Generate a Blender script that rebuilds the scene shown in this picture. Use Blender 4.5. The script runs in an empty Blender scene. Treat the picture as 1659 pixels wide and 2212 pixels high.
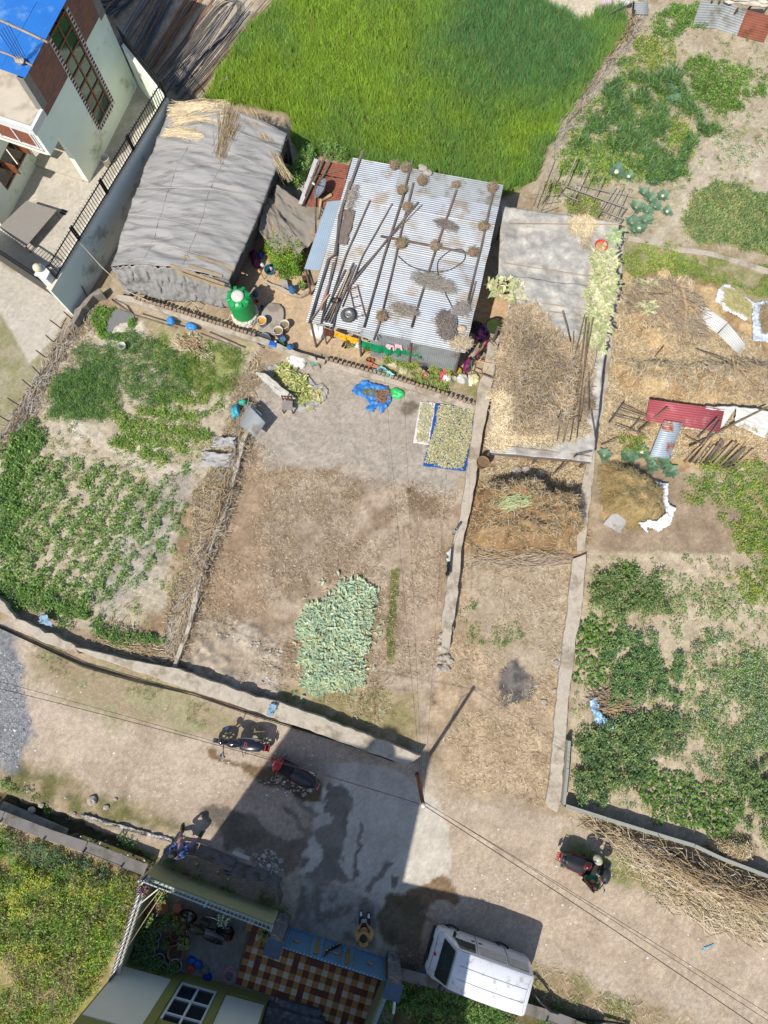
import bpy,math,random
import numpy as np
from mathutils import Vector,Matrix,noise as mnoise
# -- camera, light, world
SC=bpy.context.scene
COL=SC.collection
FPX=1533.0;TILT=math.radians(10.9);CAMH=25.0
cam_d=bpy.data.cameras.new('camera');cam=bpy.data.objects.new('camera',cam_d);COL.objects.link(cam)
cam.location=(0,0,CAMH);cam.rotation_euler=(TILT,0,0)
cam_d.sensor_fit='VERTICAL';cam_d.sensor_height=36.0;cam_d.lens=36.0*FPX/2212.0
cam_d.clip_start=0.1;cam_d.clip_end=2000
SC.camera=cam
SUN_AZ=math.radians(54.6)
SUN_EL=math.radians(54.0)
world=bpy.data.worlds.new('World');SC.world=world;world.use_nodes=True
wn=world.node_tree;bg=wn.nodes['Background']
sky=wn.nodes.new('ShaderNodeTexSky');sky.sky_type='NISHITA';sky.sun_disc=False
sky.sun_elevation=SUN_EL;sky.sun_rotation=math.atan2(-math.cos(SUN_AZ),-math.sin(SUN_AZ))
sky.air_density=1.0;sky.dust_density=2.5;sky.altitude=1300
wn.links.new(sky.outputs[0],bg.inputs[0]);bg.inputs[1].default_value=0.135
sd=bpy.data.lights.new('sun','SUN');sd.energy=4.6;sd.angle=math.radians(0.53);sd.color=(1.0,0.955,0.88)
sun=bpy.data.objects.new('sun',sd);COL.objects.link(sun);sun.location=(-20,-30,40)
sun.rotation_euler=Vector((math.cos(SUN_EL)*math.cos(SUN_AZ),math.cos(SUN_EL)*math.sin(SUN_AZ),-math.sin(SUN_EL))).to_track_quat('-Z','Y').to_euler()
SC.view_settings.view_transform='Standard';SC.view_settings.look='None'
SC.view_settings.exposure=0.13;SC.view_settings.gamma=1.0;SC.view_settings.use_curve_mapping=False
# -- survey: plan coordinates -> metres
ST,CT=math.sin(TILT),math.cos(TILT)
def P(x,y,h=0.0):
 u=(x-829.5)/FPX;v=-(y-1106)/FPX
 dy=v*CT+ST;dz=v*ST-CT;k=(CAMH-h)/-dz
 return Vector((u*k,dy*k,h))
def PN(pts,h=0.0):return[P(a,b,h)for a,b in pts]
def PA(xy,h=0.0):
 xy=np.asarray(xy,float);u=(xy[:,0]-829.5)/FPX;v=-(xy[:,1]-1106)/FPX
 dy=v*CT+ST;dz=v*ST-CT;k=(CAMH-h)/-dz
 return np.stack([u*k,dy*k],1)
def OP(px,py,o,d):
 """measure a point on the vertical plane through o along d: returns (along, height)"""
 u=(px-829.5)/FPX;v=-(py-1106)/FPX;r=(u,v*CT+ST,v*ST-CT)
 det=-r[0]*d[1]+d[0]*r[1]
 k=(-o[0]*d[1]+d[0]*o[1])/det;a=(r[0]*o[1]-r[1]*o[0])/det
 return a,CAMH+k*r[2]
SH=dict(a=(466.3,482.8,.16534),b=(658.3,658.3,.2513),c=(0,109.7,.18518),d=(603.5,318.2,.13227),e=(263.3,1837.8,.20502),f=(899.7,1953,.17857),g=(449.8,1558,.1455),h=(1185,1799.4,.0992),i=(384,1832.3,.2976),j=(0,466.3,.18518),k=(1086.2,427.9,.16534))
for _r in range(4):
 for _c in range(3):SH['%d%d'%(_r,_c)]=(_c*553,_r*553,1/3.0)
def m(s,x,y):o=SH[s];return(o[0]+x*o[2],o[1]+y*o[2])
def mm(s,*pts):return[m(s,a,b)for a,b in pts]
rnd=random.Random(7);RS=np.random.RandomState(11)
def lin(c):
 c=np.asarray(c,float)/255.0
 return np.where(c<=.04045,c/12.92,((c+.055)/1.055)**2.4)
def rgb(r,g,b,k=.8):return tuple(lin((r,g,b))*k)
# -- numpy noise
_TAB=np.random.RandomState(5).rand(256,256)
def vnoise(x,y,s=0):
 x=x+s*17.13;y=y+s*9.77
 xi=np.floor(x).astype(int);yi=np.floor(y).astype(int);fx=x-xi;fy=y-yi
 fx=fx*fx*(3-2*fx);fy=fy*fy*(3-2*fy)
 a=_TAB[xi&255,yi&255];b=_TAB[(xi+1)&255,yi&255];c=_TAB[xi&255,(yi+1)&255];d=_TAB[(xi+1)&255,(yi+1)&255]
 return(a*(1-fx)+b*fx)*(1-fy)+(c*(1-fx)+d*fx)*fy
def fbm(x,y,o=4,s=0):
 t=0;a=.5;n=0
 for i in range(o):t=t+a*vnoise(x*2**i,y*2**i,s+i*3);n+=a;a*=.5
 return t/n
def inpoly(x,y,poly):
 poly=np.asarray([(p[0],p[1])for p in poly],float);r=np.zeros(x.shape,bool);j=len(poly)-1
 for i in range(len(poly)):
  xi,yi=poly[i];xj,yj=poly[j]
  if yi!=yj:
   c=((yi>y)!=(yj>y))&(x<(xj-xi)*(y-yi)/(yj-yi)+xi);r^=c
  j=i
 return r
def pdist(x,y,poly):
 poly=np.asarray([(p[0],p[1])for p in poly],float);best=np.full(x.shape,1e9)
 for i in range(len(poly)):
  a=poly[i-1];b=poly[i];d=b-a;L=max(d@d,1e-9)
  t=np.clip(((x-a[0])*d[0]+(y-a[1])*d[1])/L,0,1)
  best=np.minimum(best,(x-a[0]-t*d[0])**2+(y-a[1]-t*d[1])**2)
 return np.sqrt(best)
def inside(x,y,poly):
 d=pdist(x,y,poly);return np.where(inpoly(x,y,poly),d,-d)
# -- materials
MATS={}
def mat(name,col=(.5,.5,.5),rough=.8,metal=0.,var=.15,scale=6.,col2=None,scale2=1.3,amt2=.5,bump=.15,bscale=30.,attr=False,trans=0.,spec=.3,grain=0.,emit=None,alpha=1.,tgl=0.,stretch=None,coat=0.):
 if name in MATS:return MATS[name]
 M=bpy.data.materials.new(name);M.use_nodes=True;N=M.node_tree.nodes;L=M.node_tree.links
 b=N['Principled BSDF'];b.inputs['Roughness'].default_value=rough;b.inputs['Metallic'].default_value=metal
 b.inputs['Specular IOR Level'].default_value=spec
 if coat:b.inputs['Coat Weight'].default_value=coat;b.inputs['Coat Roughness'].default_value=.08
 tc=N.new('ShaderNodeTexCoord');src=tc.outputs['Object']
 if stretch:
  mp=N.new('ShaderNodeMapping');mp.inputs['Scale'].default_value=stretch;L.new(src,mp.inputs[0]);src=mp.outputs[0]
 nz=N.new('ShaderNodeTexNoise');nz.inputs['Scale'].default_value=scale;nz.inputs['Detail'].default_value=5;L.new(src,nz.inputs['Vector'])
 rm=N.new('ShaderNodeMapRange');rm.inputs['From Min'].default_value=.25;rm.inputs['From Max'].default_value=.75
 rm.inputs['To Min'].default_value=1-var;rm.inputs['To Max'].default_value=1+var;L.new(nz.outputs[0],rm.inputs[0])
 if attr:
  at=N.new('ShaderNodeAttribute');at.attribute_name='Col';base=at.outputs['Color']
 else:
  rg=N.new('ShaderNodeRGB');rg.outputs[0].default_value=(*col,1);base=rg.outputs[0]
 if col2 is not None:
  n2=N.new('ShaderNodeTexNoise');n2.inputs['Scale'].default_value=scale2;n2.inputs['Detail'].default_value=7;n2.inputs['Roughness'].default_value=.65;L.new(src,n2.inputs['Vector'])
  r2=N.new('ShaderNodeMapRange');r2.inputs['From Min'].default_value=.62-.25*amt2;r2.inputs['From Max'].default_value=.75-.25*amt2;L.new(n2.outputs[0],r2.inputs[0])
  mx=N.new('ShaderNodeMixRGB');mx.inputs[2].default_value=(*col2,1);L.new(r2.outputs[0],mx.inputs[0]);L.new(base,mx.inputs[1]);base=mx.outputs[0]
 if grain:
  n3=N.new('ShaderNodeTexNoise');n3.inputs['Scale'].default_value=7;n3.inputs['Detail'].default_value=9;n3.inputs['Roughness'].default_value=.78;L.new(src,n3.inputs['Vector'])
  r3=N.new('ShaderNodeMapRange');r3.inputs['From Min'].default_value=.32;r3.inputs['From Max'].default_value=.68;r3.inputs['To Min'].default_value=1-grain;r3.inputs['To Max'].default_value=1+grain;L.new(n3.outputs[0],r3.inputs[0])
  m3=N.new('ShaderNodeVectorMath');m3.operation='MULTIPLY';L.new(base,m3.inputs[0]);L.new(r3.outputs[0],m3.inputs[1]);base=m3.outputs[0]
 mu=N.new('ShaderNodeVectorMath');mu.operation='MULTIPLY'
 L.new(base,mu.inputs[0]);L.new(rm.outputs[0],mu.inputs[1]);L.new(mu.outputs[0],b.inputs['Base Color'])
 if bump:
  nb=N.new('ShaderNodeTexNoise');nb.inputs['Scale'].default_value=bscale;nb.inputs['Detail'].default_value=4;L.new(src,nb.inputs['Vector'])
  bp=N.new('ShaderNodeBump');bp.inputs['Strength'].default_value=bump;bp.inputs['Distance'].default_value=.02
  L.new(nb.outputs[0],bp.inputs['Height']);L.new(bp.outputs[0],b.inputs['Normal'])
 if trans:
  out=N['Material Output'];tr=N.new('ShaderNodeBsdfTranslucent');L.new(mu.outputs[0],tr.inputs[0])
  ms=N.new('ShaderNodeMixShader');ms.inputs[0].default_value=trans
  L.new(b.outputs[0],ms.inputs[1]);L.new(tr.outputs[0],ms.inputs[2]);L.new(ms.outputs[0],out.inputs[0])
 if tgl:b.inputs['Transmission Weight'].default_value=tgl;b.inputs['IOR'].default_value=1.45
 b.inputs['Alpha'].default_value=alpha
 MATS[name]=M;return M
# -- object helpers
ORG={}
def tag(o,label=None,cat=None,group=None,kind=None):
 if label:o['label']=label
 if cat:o['category']=cat
 if group:o['group']=group
 if kind:o['kind']=kind
 return o
def thing(name,loc,label,cat,group=None,rz=0.):
 o=bpy.data.objects.new(name,None);COL.objects.link(o);o.location=loc;o.rotation_euler=(0,0,rz);o.empty_display_size=.2
 ORG[o.name]=Vector(loc)if rz==0 else Vector((0,0,0))
 return tag(o,label,cat,group)
def link_mesh(name,me,mt,parent=None):
 o=bpy.data.objects.new(name,me);COL.objects.link(o)
 if mt is not None and not me.materials:me.materials.append(mt)
 if parent is not None:o.parent=parent;ORG[o.name]=ORG.get(parent.name,Vector((0,0,0)))
 return o
def npmesh(name,V,F,colors=None,smooth=False):
 """V (n,3); F (k,3) or (k,4) int array, or list of lists; colors per vertex"""
 me=bpy.data.meshes.new(name)
 if isinstance(F,np.ndarray):
  V=np.ascontiguousarray(V,np.float32);nf,w=F.shape
  me.vertices.add(len(V));me.vertices.foreach_set('co',V.ravel())
  me.loops.add(nf*w);me.loops.foreach_set('vertex_index',np.ascontiguousarray(F,np.int32).ravel())
  me.polygons.add(nf);me.polygons.foreach_set('loop_start',np.arange(0,nf*w,w,dtype=np.int32))
  me.update(calc_edges=True)
 else:
  me.from_pydata([tuple(v)for v in V],[],F);me.update()
 if colors is not None:
  ca=me.color_attributes.new('Col','FLOAT_COLOR','POINT')
  c=np.ones((len(V),4),np.float32);c[:,:3]=colors;ca.data.foreach_set('color',c.ravel())
 if smooth:me.polygons.foreach_set('use_smooth',np.ones(len(me.polygons),bool))
 return me
class B:
 def __init__(s):s.v=[];s.f=[];s.c=None
 def add(s,vs,fs):
  o=len(s.v);s.v+=[tuple(v)for v in vs];s.f+=[[i+o for i in f]for f in fs];return s
 def box(s,c,size,rz=0.,M=None):
  x,y,z=size[0]/2,size[1]/2,size[2]/2
  vs=[Vector((a*x,b*y,d*z))for d in(-1,1)for a,b in((-1,-1),(1,-1),(1,1),(-1,1))]
  R=M or Matrix.Rotation(rz,3,'Z')
  return s.add([R@v+Vector(c)for v in vs],[[3,2,1,0],[4,5,6,7],[0,1,5,4],[1,2,6,5],[2,3,7,6],[3,0,4,7]])
 def prism(s,poly,z0,z1,z1s=None):
  n=len(poly);a=0
  for i in range(n):p,q=poly[i-1],poly[i];a+=p[0]*q[1]-q[0]*p[1]
  if a<0:poly=poly[::-1]
  vs=[(p[0],p[1],z0)for p in poly]+[(p[0],p[1],z1)for p in poly]
  return s.add(vs,[list(range(n))[::-1],list(range(n,2*n))]+[[i,(i+1)%n,n+(i+1)%n,n+i]for i in range(n)])
 def beam(s,a,b,w,h=None,up=(0,0,1)):
  """rectangular bar from a to b"""
  a=Vector(a);b=Vector(b);h=h or w;d=(b-a).normalized();u=Vector(up)
  if abs(d.dot(u))>.98:u=Vector((1,0,0))
  sd_=d.cross(u).normalized()*w/2;uu=sd_.cross(d).normalized()*h/2
  vs=[a-sd_-uu,a+sd_-uu,a+sd_+uu,a-sd_+uu,b-sd_-uu,b+sd_-uu,b+sd_+uu,b-sd_+uu]
  return s.add(vs,[[0,1,2,3],[7,6,5,4],[0,4,5,1],[1,5,6,2],[2,6,7,3],[3,7,4,0]])
 def tube(s,pts,r,n=6,cap=True):
  pts=[Vector(p)for p in pts];rr=r if isinstance(r,(list,tuple))else[r]*len(pts);o=len(s.v);vs=[];fs=[]
  for i,p in enumerate(pts):
   d=(pts[min(i+1,len(pts)-1)]-pts[max(i-1,0)])
   d=d.normalized()if d.length>1e-9 else Vector((0,0,1))
   u=Vector((0,0,1))if abs(d.z)<.9 else Vector((1,0,0))
   a=d.cross(u).normalized();b=a.cross(d)
   for k in range(n):t=2*math.pi*k/n;vs.append(p+(a*math.cos(t)+b*math.sin(t))*rr[i])
  for i in range(len(pts)-1):
   for k in range(n):fs.append([i*n+k,i*n+(k+1)%n,(i+1)*n+(k+1)%n,(i+1)*n+k])
  if cap:fs+=[list(range(n)),list(range((len(pts)-1)*n,len(pts)*n))[::-1]]
  return s.add(vs,fs)
 def lathe(s,c,prof,n=20,M=None,cap=True):
  """prof: list of (radius, z)"""
  vs=[];fs=[];R=M or Matrix.Identity(3)
  for r,z in prof:
   for k in range(n):t=2*math.pi*k/n;vs.append(Vector(c)+R@Vector((r*math.cos(t),r*math.sin(t),z)))
  for i in range(len(prof)-1):
   for k in range(n):fs.append([i*n+k,i*n+(k+1)%n,(i+1)*n+(k+1)%n,(i+1)*n+k])
  if cap:fs+=[list(range(n))[::-1],list(range((len(prof)-1)*n,len(prof)*n))]
  return s.add(vs,fs)
 def quad(s,a,b,c,d):return s.add([a,b,c,d],[[0,1,2,3]])
 def sphere(s,c,r,n=12,sz=(1,1,1),M=None):
  prof=[(max(math.sin(math.pi*i/(n//2)),.02)*r,-math.cos(math.pi*i/(n//2))*r)for i in range(n//2+1)]
  o=len(s.v);s.lathe((0,0,0),prof,n);R=M or Matrix.Identity(3)
  for i in range(o,len(s.v)):v=s.v[i];s.v[i]=tuple(R@Vector((v[0]*sz[0],v[1]*sz[1],v[2]*sz[2]))+Vector(c))
  return s
 def grid(s,fn,nu,nv):
  vs=[fn(i/nu,j/nv)for j in range(nv+1)for i in range(nu+1)]
  return s.add(vs,[[j*(nu+1)+i,j*(nu+1)+i+1,(j+1)*(nu+1)+i+1,(j+1)*(nu+1)+i]for j in range(nv)for i in range(nu)])
 def jitter(s,a):
  s.v=[(v[0]+rnd.uniform(-a,a),v[1]+rnd.uniform(-a,a),v[2]+rnd.uniform(-a,a))for v in s.v];return s
 def build(s,name,mt,parent=None,smooth=False,sol=0.,bev=0.,sub=0,kind=None,label=None,cat=None,group=None):
  off=ORG.get(parent.name,Vector((0,0,0)))if parent is not None else Vector((0,0,0))
  loc=Vector((0,0,0))
  if parent is None and s.v:
   xs=[v[0]for v in s.v];ys=[v[1]for v in s.v];zs=[v[2]for v in s.v]
   loc=Vector(((min(xs)+max(xs))/2,(min(ys)+max(ys))/2,min(zs)));off=loc
  me=npmesh(name,[(v[0]-off[0],v[1]-off[1],v[2]-off[2])for v in s.v],s.f)
  o=link_mesh(name,me,mt,parent)
  if parent is None:o.location=loc;ORG[o.name]=loc
  if smooth:me.polygons.foreach_set('use_smooth',np.ones(len(me.polygons),bool))
  if sol:md=o.modifiers.new('s','SOLIDIFY');md.thickness=sol;md.offset=0
  if bev:md=o.modifiers.new('b','BEVEL');md.width=bev;md.segments=2;md.limit_method='ANGLE'
  if sub:md=o.modifiers.new('u','SUBSURF');md.levels=sub;md.render_levels=sub
  return tag(o,label,cat,group,kind)
def copy_tree(o,loc=None,rz=None,label=None,parent=None):
 c=o.copy();COL.objects.link(c)
 if parent is not None:c.parent=parent
 if loc is not None:c.location=loc
 if rz is not None:c.rotation_euler[2]=rz
 if label:c['label']=label
 for ch in list(o.children):copy_tree(ch,parent=c)
 return c
def ordinal(i):return['first','second','third','fourth','fifth','sixth','seventh','eighth','ninth','tenth','eleventh','twelfth','thirteenth','fourteenth','fifteenth','sixteenth','seventeenth','eighteenth','nineteenth','twentieth'][i]
def tint(cols,n,var=.15,rs=RS):
 """n random colours picked from a palette"""
 c=np.asarray(cols,float);k=rs.randint(0,len(c),n);return np.clip(c[k]*(1+rs.uniform(-var,var,(n,1))),0,1)
def leafmesh(name,C,size,cols,pitch=(.1,1.0),wr=.45,yaw=None,rs=RS,parent=None,mt=None,fold=.25):
 """many leaf blades (4 verts, 2 tris folded on the midrib)"""
 n=len(C);size=np.broadcast_to(size,(n,));ya=rs.uniform(0,2*np.pi,n)if yaw is None else yaw;pi_=rs.uniform(pitch[0],pitch[1],n)
 d=np.stack([np.cos(ya)*np.cos(pi_),np.sin(ya)*np.cos(pi_),np.sin(pi_)],1);sd_=np.stack([-np.sin(ya),np.cos(ya),np.zeros(n)],1)
 up=np.cross(d,sd_)*-1;L=size[:,None]
 a=C;t=C+d*L*1.0;mid=C+d*L*.5
 l=mid+sd_*L*wr*.5+np.abs(up)*L*fold*.3;r_=mid-sd_*L*wr*.5+np.abs(up)*L*fold*.3
 V=np.stack([a,r_,t,l],1).reshape(-1,3);i=np.arange(n)[:,None]*4
 F=np.concatenate([i+np.array([[0,1,2]]),i+np.array([[0,2,3]])],0)
 return npmesh(name,V,F,np.repeat(cols,4,0))
def bladesmesh(name,C,h,w,cols,lean=.25,yaw=None,bend=.3,rs=RS,leandir=None):
 """upright grass/cereal blades: 5 verts, 3 tris"""
 n=len(C);ya=rs.uniform(0,2*np.pi,n)if yaw is None else yaw;h=np.broadcast_to(h,(n,)).astype(float);w=np.broadcast_to(w,(n,)).astype(float)
 ld=rs.uniform(0,2*np.pi,n)if leandir is None else leandir;ln=rs.uniform(0,lean,n)
 sd_=np.stack([np.cos(ya),np.sin(ya),np.zeros(n)],1)*w[:,None]/2;dd=np.stack([np.cos(ld),np.sin(ld),np.zeros(n)],1)
 zz=np.array([[0,0,1.]])
 m1=C+zz*h[:,None]*.6+dd*(ln*h*.5)[:,None];t=C+zz*(h*(1-.3*ln))[:,None]+dd*((ln+bend*rs.rand(n))*h)[:,None]
 V=np.stack([C-sd_,C+sd_,m1-sd_*.8,m1+sd_*.8,t],1).reshape(-1,3);i=np.arange(n)[:,None]*5
 F=np.concatenate([i+np.array([[0,1,3]]),i+np.array([[0,3,2]]),i+np.array([[2,3,4]])],0)
 return npmesh(name,V,F,np.repeat(cols,5,0))
def strawmesh(name,C,L,w,cols,yaw=None,pitch=.25,rs=RS):
 """lying stalks: one thin folded strip each (6 verts, 4 tris)"""
 n=len(C);ya=rs.uniform(0,2*np.pi,n)if yaw is None else yaw;pi_=rs.uniform(-pitch,pitch,n);L=np.broadcast_to(L,(n,));cv=rs.uniform(-.22,.22,n)
 d=np.stack([np.cos(ya)*np.cos(pi_),np.sin(ya)*np.cos(pi_),np.sin(pi_)],1)*L[:,None]/2;s_=np.stack([-np.sin(ya),np.cos(ya),np.zeros(n)],1)
 mid=C+s_*(cv*L)[:,None];W=s_*np.broadcast_to(w,(n,))[:,None]/2
 V=np.stack([C-d-W,C-d+W,mid-W,mid+W,C+d-W,C+d+W],1).reshape(-1,3);V[:,2]+=.01;i=np.arange(n)[:,None]*6
 F=np.concatenate([i+np.array([[0,2,3,1]]),i+np.array([[2,4,5,3]])],0)
 return npmesh(name,V,F,np.repeat(cols,6,0))
def scatter(poly,n,warp=.2,mask=None,rs=RS):
 """n points inside a world polygon (list of Vectors) with a ragged edge"""
 xs=[p[0]for p in poly];ys=[p[1]for p in poly];out=[];tot=0
 while tot<n:
  k=max(4*n,2000);x=rs.uniform(min(xs)-warp,max(xs)+warp,k);y=rs.uniform(min(ys)-warp,max(ys)+warp,k)
  wx=x+(fbm(x*1.7,y*1.7,3,4)-.5)*warp*4;wy=y+(fbm(x*1.7,y*1.7,3,9)-.5)*warp*4
  ok=inpoly(wx,wy,poly)
  if mask is not None:ok&=mask(x,y)>rs.rand(k)
  out.append(np.stack([x[ok],y[ok]],1));tot+=ok.sum()
  if len(out)>60:break
 return np.concatenate(out)[:n]
def spaced(poly,dmin,nmax,rs,warp=.1,mask=None):
 pts=[];c=scatter(poly,nmax*14,warp,mask,rs)
 for p in c:
  if all((p[0]-q[0])**2+(p[1]-q[1])**2>dmin*dmin for q in pts):
   pts.append(p)
   if len(pts)>=nmax:break
 return np.array(pts)
M_leaf=mat('leaf',attr=True,rough=.5,var=.15,scale=2,bump=0,trans=.35,spec=.35)
M_straw=mat('straw',attr=True,rough=.8,var=.1,scale=5,bump=0,spec=.2,trans=.1)
# -- ground: one height field, split by region
GX0,GX1,GY0,GY1,GS=-18.0,18.0,-13.5,28.5,.07
gnx=int((GX1-GX0)/GS);gny=int((GY1-GY0)/GS)
gx,gy=np.meshgrid(GX0+GS*np.arange(gnx+1),GY0+GS*np.arange(gny+1))
wx_=gx+(fbm(gx*1.3,gy*1.3,4,1)-.5)*.9+(fbm(gx*7,gy*7,2,2)-.5)*.22
wy_=gy+(fbm(gx*1.3,gy*1.3,4,7)-.5)*.9+(fbm(gx*7,gy*7,2,8)-.5)*.22
wx2=gx+(fbm(gx*3,gy*3,3,1)-.5)*.25;wy2=gy+(fbm(gx*3,gy*3,3,7)-.5)*.25
gc=np.zeros(gx.shape+(3,));gz=np.zeros(gx.shape);gr=np.zeros(gx.shape,int)
f1=fbm(gx*.8,gy*.8,5,3);f2=fbm(gx*4,gy*4,4,5);f3=fbm(gx*14,gy*14,2,6);f4=fbm(gx*2,gy*2,5,12)
def paint(poly,c1,c2=None,thr=.5,soft=.06,fn=None,blend=1.,edge=.25,warp='big',reg=None,bump=0.,bfn=None,lift=0.):
 """lay a soil / surface colour into a region (true surface colours only)"""
 global gz
 X,Y=(wx_,wy_)if warp=='big' else((wx2,wy2)if warp=='small' else(gx,gy))
 s=inside(X,Y,poly);k=np.clip(s/edge+.5,0,1)*blend
 col=np.zeros_like(gc);col[:]=c1
 if c2 is not None:
  t=np.clip(((fn if fn is not None else f4)-thr)/(soft*2.2)+.5,0,1)[...,None];col=col*(1-t)+np.asarray(c2)*t
 gc[:]=gc*(1-k[...,None])+col*k[...,None]
 if bump:gz+=k*bump*((bfn if bfn is not None else f2)-.5)*2
 if lift:gz+=k*lift
 if reg is not None:gr[s>0]=reg
D_ROAD=rgb(196,177,154);D_ROAD2=rgb(172,152,128)
ALL=[(GX0-9,GY0-9),(GX1+9,GY0-9),(GX1+9,GY1+9),(GX0-9,GY1+9)]
paint(ALL,rgb(186,166,138),rgb(160,138,108),.5,.2,warp=None)
road=PN([(-200,1300),(0,1345),(200,1410),(400,1480),(600,1545),(905,1650),(960,1700),(1210,1770),(1400,1850),(1659,1940),(1900,2000),(1900,2500),(1659,2215),(1400,2205),(1160,2150),(860,2110),(600,1990),(400,1850),(200,1790),(0,1730),(-200,1660)])
paint(road,D_ROAD,D_ROAD2,.52,.2,fn=f1,reg=1,edge=.5,bump=.015)
paint(PN([(960,1720),(1250,1840),(1659,2010),(1900,2110),(1900,2330),(1659,2200),(1250,2060),(1000,1900)]),rgb(200,178,150),rgb(182,160,134),.5,.2,blend=.8,edge=.6)
paint(PN([(60,1400),(300,1440),(520,1540),(560,1600),(480,1600),(240,1560),(80,1480)]),rgb(158,140,104),rgb(150,146,100),.55,.1,blend=.75,edge=.5)
paint(PN([(1210,1800),(1659,1950),(1659,1995),(1400,1935),(1230,1880)]),rgb(160,146,96),rgb(118,132,62),.52,.08,blend=.85,edge=.4)
paint(PN([(1150,2080),(1280,2130),(1400,2180),(1500,2212),(1300,2260),(1130,2200)]),rgb(164,142,108),rgb(120,124,64),.55,.1,edge=.4)
paint(PN([(60,1640),(280,1720),(400,1780),(360,1810),(190,1770),(0,1715),(0,1640)]),rgb(164,146,114),rgb(116,112,66),.52,.12,edge=.4,bump=.05)
for(a0,a1,w_)in(((1000,1800),(1800,2150),9),((960,1850),(1700,2200),9),((60,1560),(560,1690),8),((40,1620),(480,1750),8)):
 paint(PN([a0,a1,(a1[0],a1[1]+w_*1.6),(a0[0],a0[1]+w_*1.6)]),rgb(208,184,160),rgb(170,146,120),.5,.2,edge=.25,blend=.45,bump=-.012)
paint(PN([(-200,1330),(20,1370),(50,1450),(68,1560),(56,1660),(20,1668),(-200,1640)]),rgb(152,152,154),rgb(112,114,118),.5,.1,fn=f3,edge=.35,reg=5,bump=.03,bfn=f3)
slab=mm('31',(470,-40),(860,0),(1050,120),(1190,230),(1235,380),(1262,560),(1255,680),(1100,790),(960,800),(860,870),(815,915),(700,850),(560,760),(300,700),(290,560),(370,420),(355,300),(400,200),(470,60))
paint(PN(slab),rgb(204,194,176),rgb(190,180,162),.5,.2,edge=.06,warp='small',reg=2)
brk=mm('31',(300,690),(560,770),(810,900),(830,960),(770,1170),(640,1140),(250,1030),(262,860))
paint(PN(brk),rgb(168,162,150),rgb(122,116,102),.5,.1,edge=.1,warp='small',fn=f2,reg=2)
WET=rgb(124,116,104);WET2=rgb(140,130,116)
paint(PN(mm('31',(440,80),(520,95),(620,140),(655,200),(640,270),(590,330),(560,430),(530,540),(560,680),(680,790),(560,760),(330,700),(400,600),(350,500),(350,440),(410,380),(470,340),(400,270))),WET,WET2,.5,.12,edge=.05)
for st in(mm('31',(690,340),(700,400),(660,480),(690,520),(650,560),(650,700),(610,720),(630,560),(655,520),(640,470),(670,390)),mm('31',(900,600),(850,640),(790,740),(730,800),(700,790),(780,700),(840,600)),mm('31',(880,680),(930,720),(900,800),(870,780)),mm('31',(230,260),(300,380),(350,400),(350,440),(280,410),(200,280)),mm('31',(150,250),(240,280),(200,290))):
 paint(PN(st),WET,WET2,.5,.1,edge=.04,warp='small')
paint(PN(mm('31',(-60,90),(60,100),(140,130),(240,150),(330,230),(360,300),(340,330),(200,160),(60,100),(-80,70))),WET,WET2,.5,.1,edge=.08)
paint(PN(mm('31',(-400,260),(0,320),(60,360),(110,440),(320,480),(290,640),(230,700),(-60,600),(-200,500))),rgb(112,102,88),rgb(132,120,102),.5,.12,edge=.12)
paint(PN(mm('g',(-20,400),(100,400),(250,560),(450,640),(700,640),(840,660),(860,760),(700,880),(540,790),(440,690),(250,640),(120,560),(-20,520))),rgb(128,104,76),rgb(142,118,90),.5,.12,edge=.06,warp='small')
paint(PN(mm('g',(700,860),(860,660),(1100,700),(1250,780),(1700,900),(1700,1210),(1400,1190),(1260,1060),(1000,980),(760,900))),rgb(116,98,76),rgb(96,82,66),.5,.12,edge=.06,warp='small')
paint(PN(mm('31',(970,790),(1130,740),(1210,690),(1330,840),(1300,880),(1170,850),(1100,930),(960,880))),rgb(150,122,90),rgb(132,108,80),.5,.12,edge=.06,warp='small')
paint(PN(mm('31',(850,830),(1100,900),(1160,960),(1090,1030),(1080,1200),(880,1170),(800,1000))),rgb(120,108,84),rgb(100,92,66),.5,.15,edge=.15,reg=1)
paint(PN([(560,790),(690,770),(860,800),(1040,850),(1030,1010),(990,1120),(960,1400),(925,1660),(700,1590),(380,1450),(470,1180),(545,850)]),rgb(184,163,138),rgb(148,126,101),.5,.12,reg=3,edge=.3,bump=.04)
paint(PN([(480,1000),(640,1020),(620,1130),(560,1250),(600,1330),(480,1330),(400,1400),(380,1440),(470,1180)]),rgb(150,124,94),rgb(178,152,122),.5,.1,edge=.4,blend=.8)
paint(PN([(570,800),(700,765),(1040,860),(1030,1010),(985,1060),(860,1050),(700,1010),(560,1000),(530,920)]),rgb(180,168,152),rgb(170,158,142),.5,.2,edge=.5)
paint(PN([(840,1150),(960,1130),(945,1420),(880,1430),(860,1200)]),rgb(182,160,134),rgb(172,150,126),.5,.2,edge=.4)
paint(PN([(600,1040),(740,1060),(760,1220),(640,1240),(570,1150)]),rgb(166,148,126),rgb(156,136,112),.5,.2,edge=.5,blend=.7)
paint(PN([(420,1340),(500,1320),(590,1370),(610,1440),(590,1510),(520,1500),(390,1440)]),rgb(190,174,152),rgb(168,152,130),.5,.15,edge=.2,bump=.12,lift=.06)
paint(PN([(596,1490),(660,1470),(900,1500),(920,1620),(760,1580),(610,1530)]),rgb(176,156,114),rgb(146,138,84),.52,.12,blend=.8,edge=.4)
paint(PN([(842,1235),(862,1230),(852,1360),(858,1420),(836,1440),(838,1330)]),rgb(134,128,70),rgb(150,132,84),.5,.12,edge=.15,warp='small')
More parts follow.
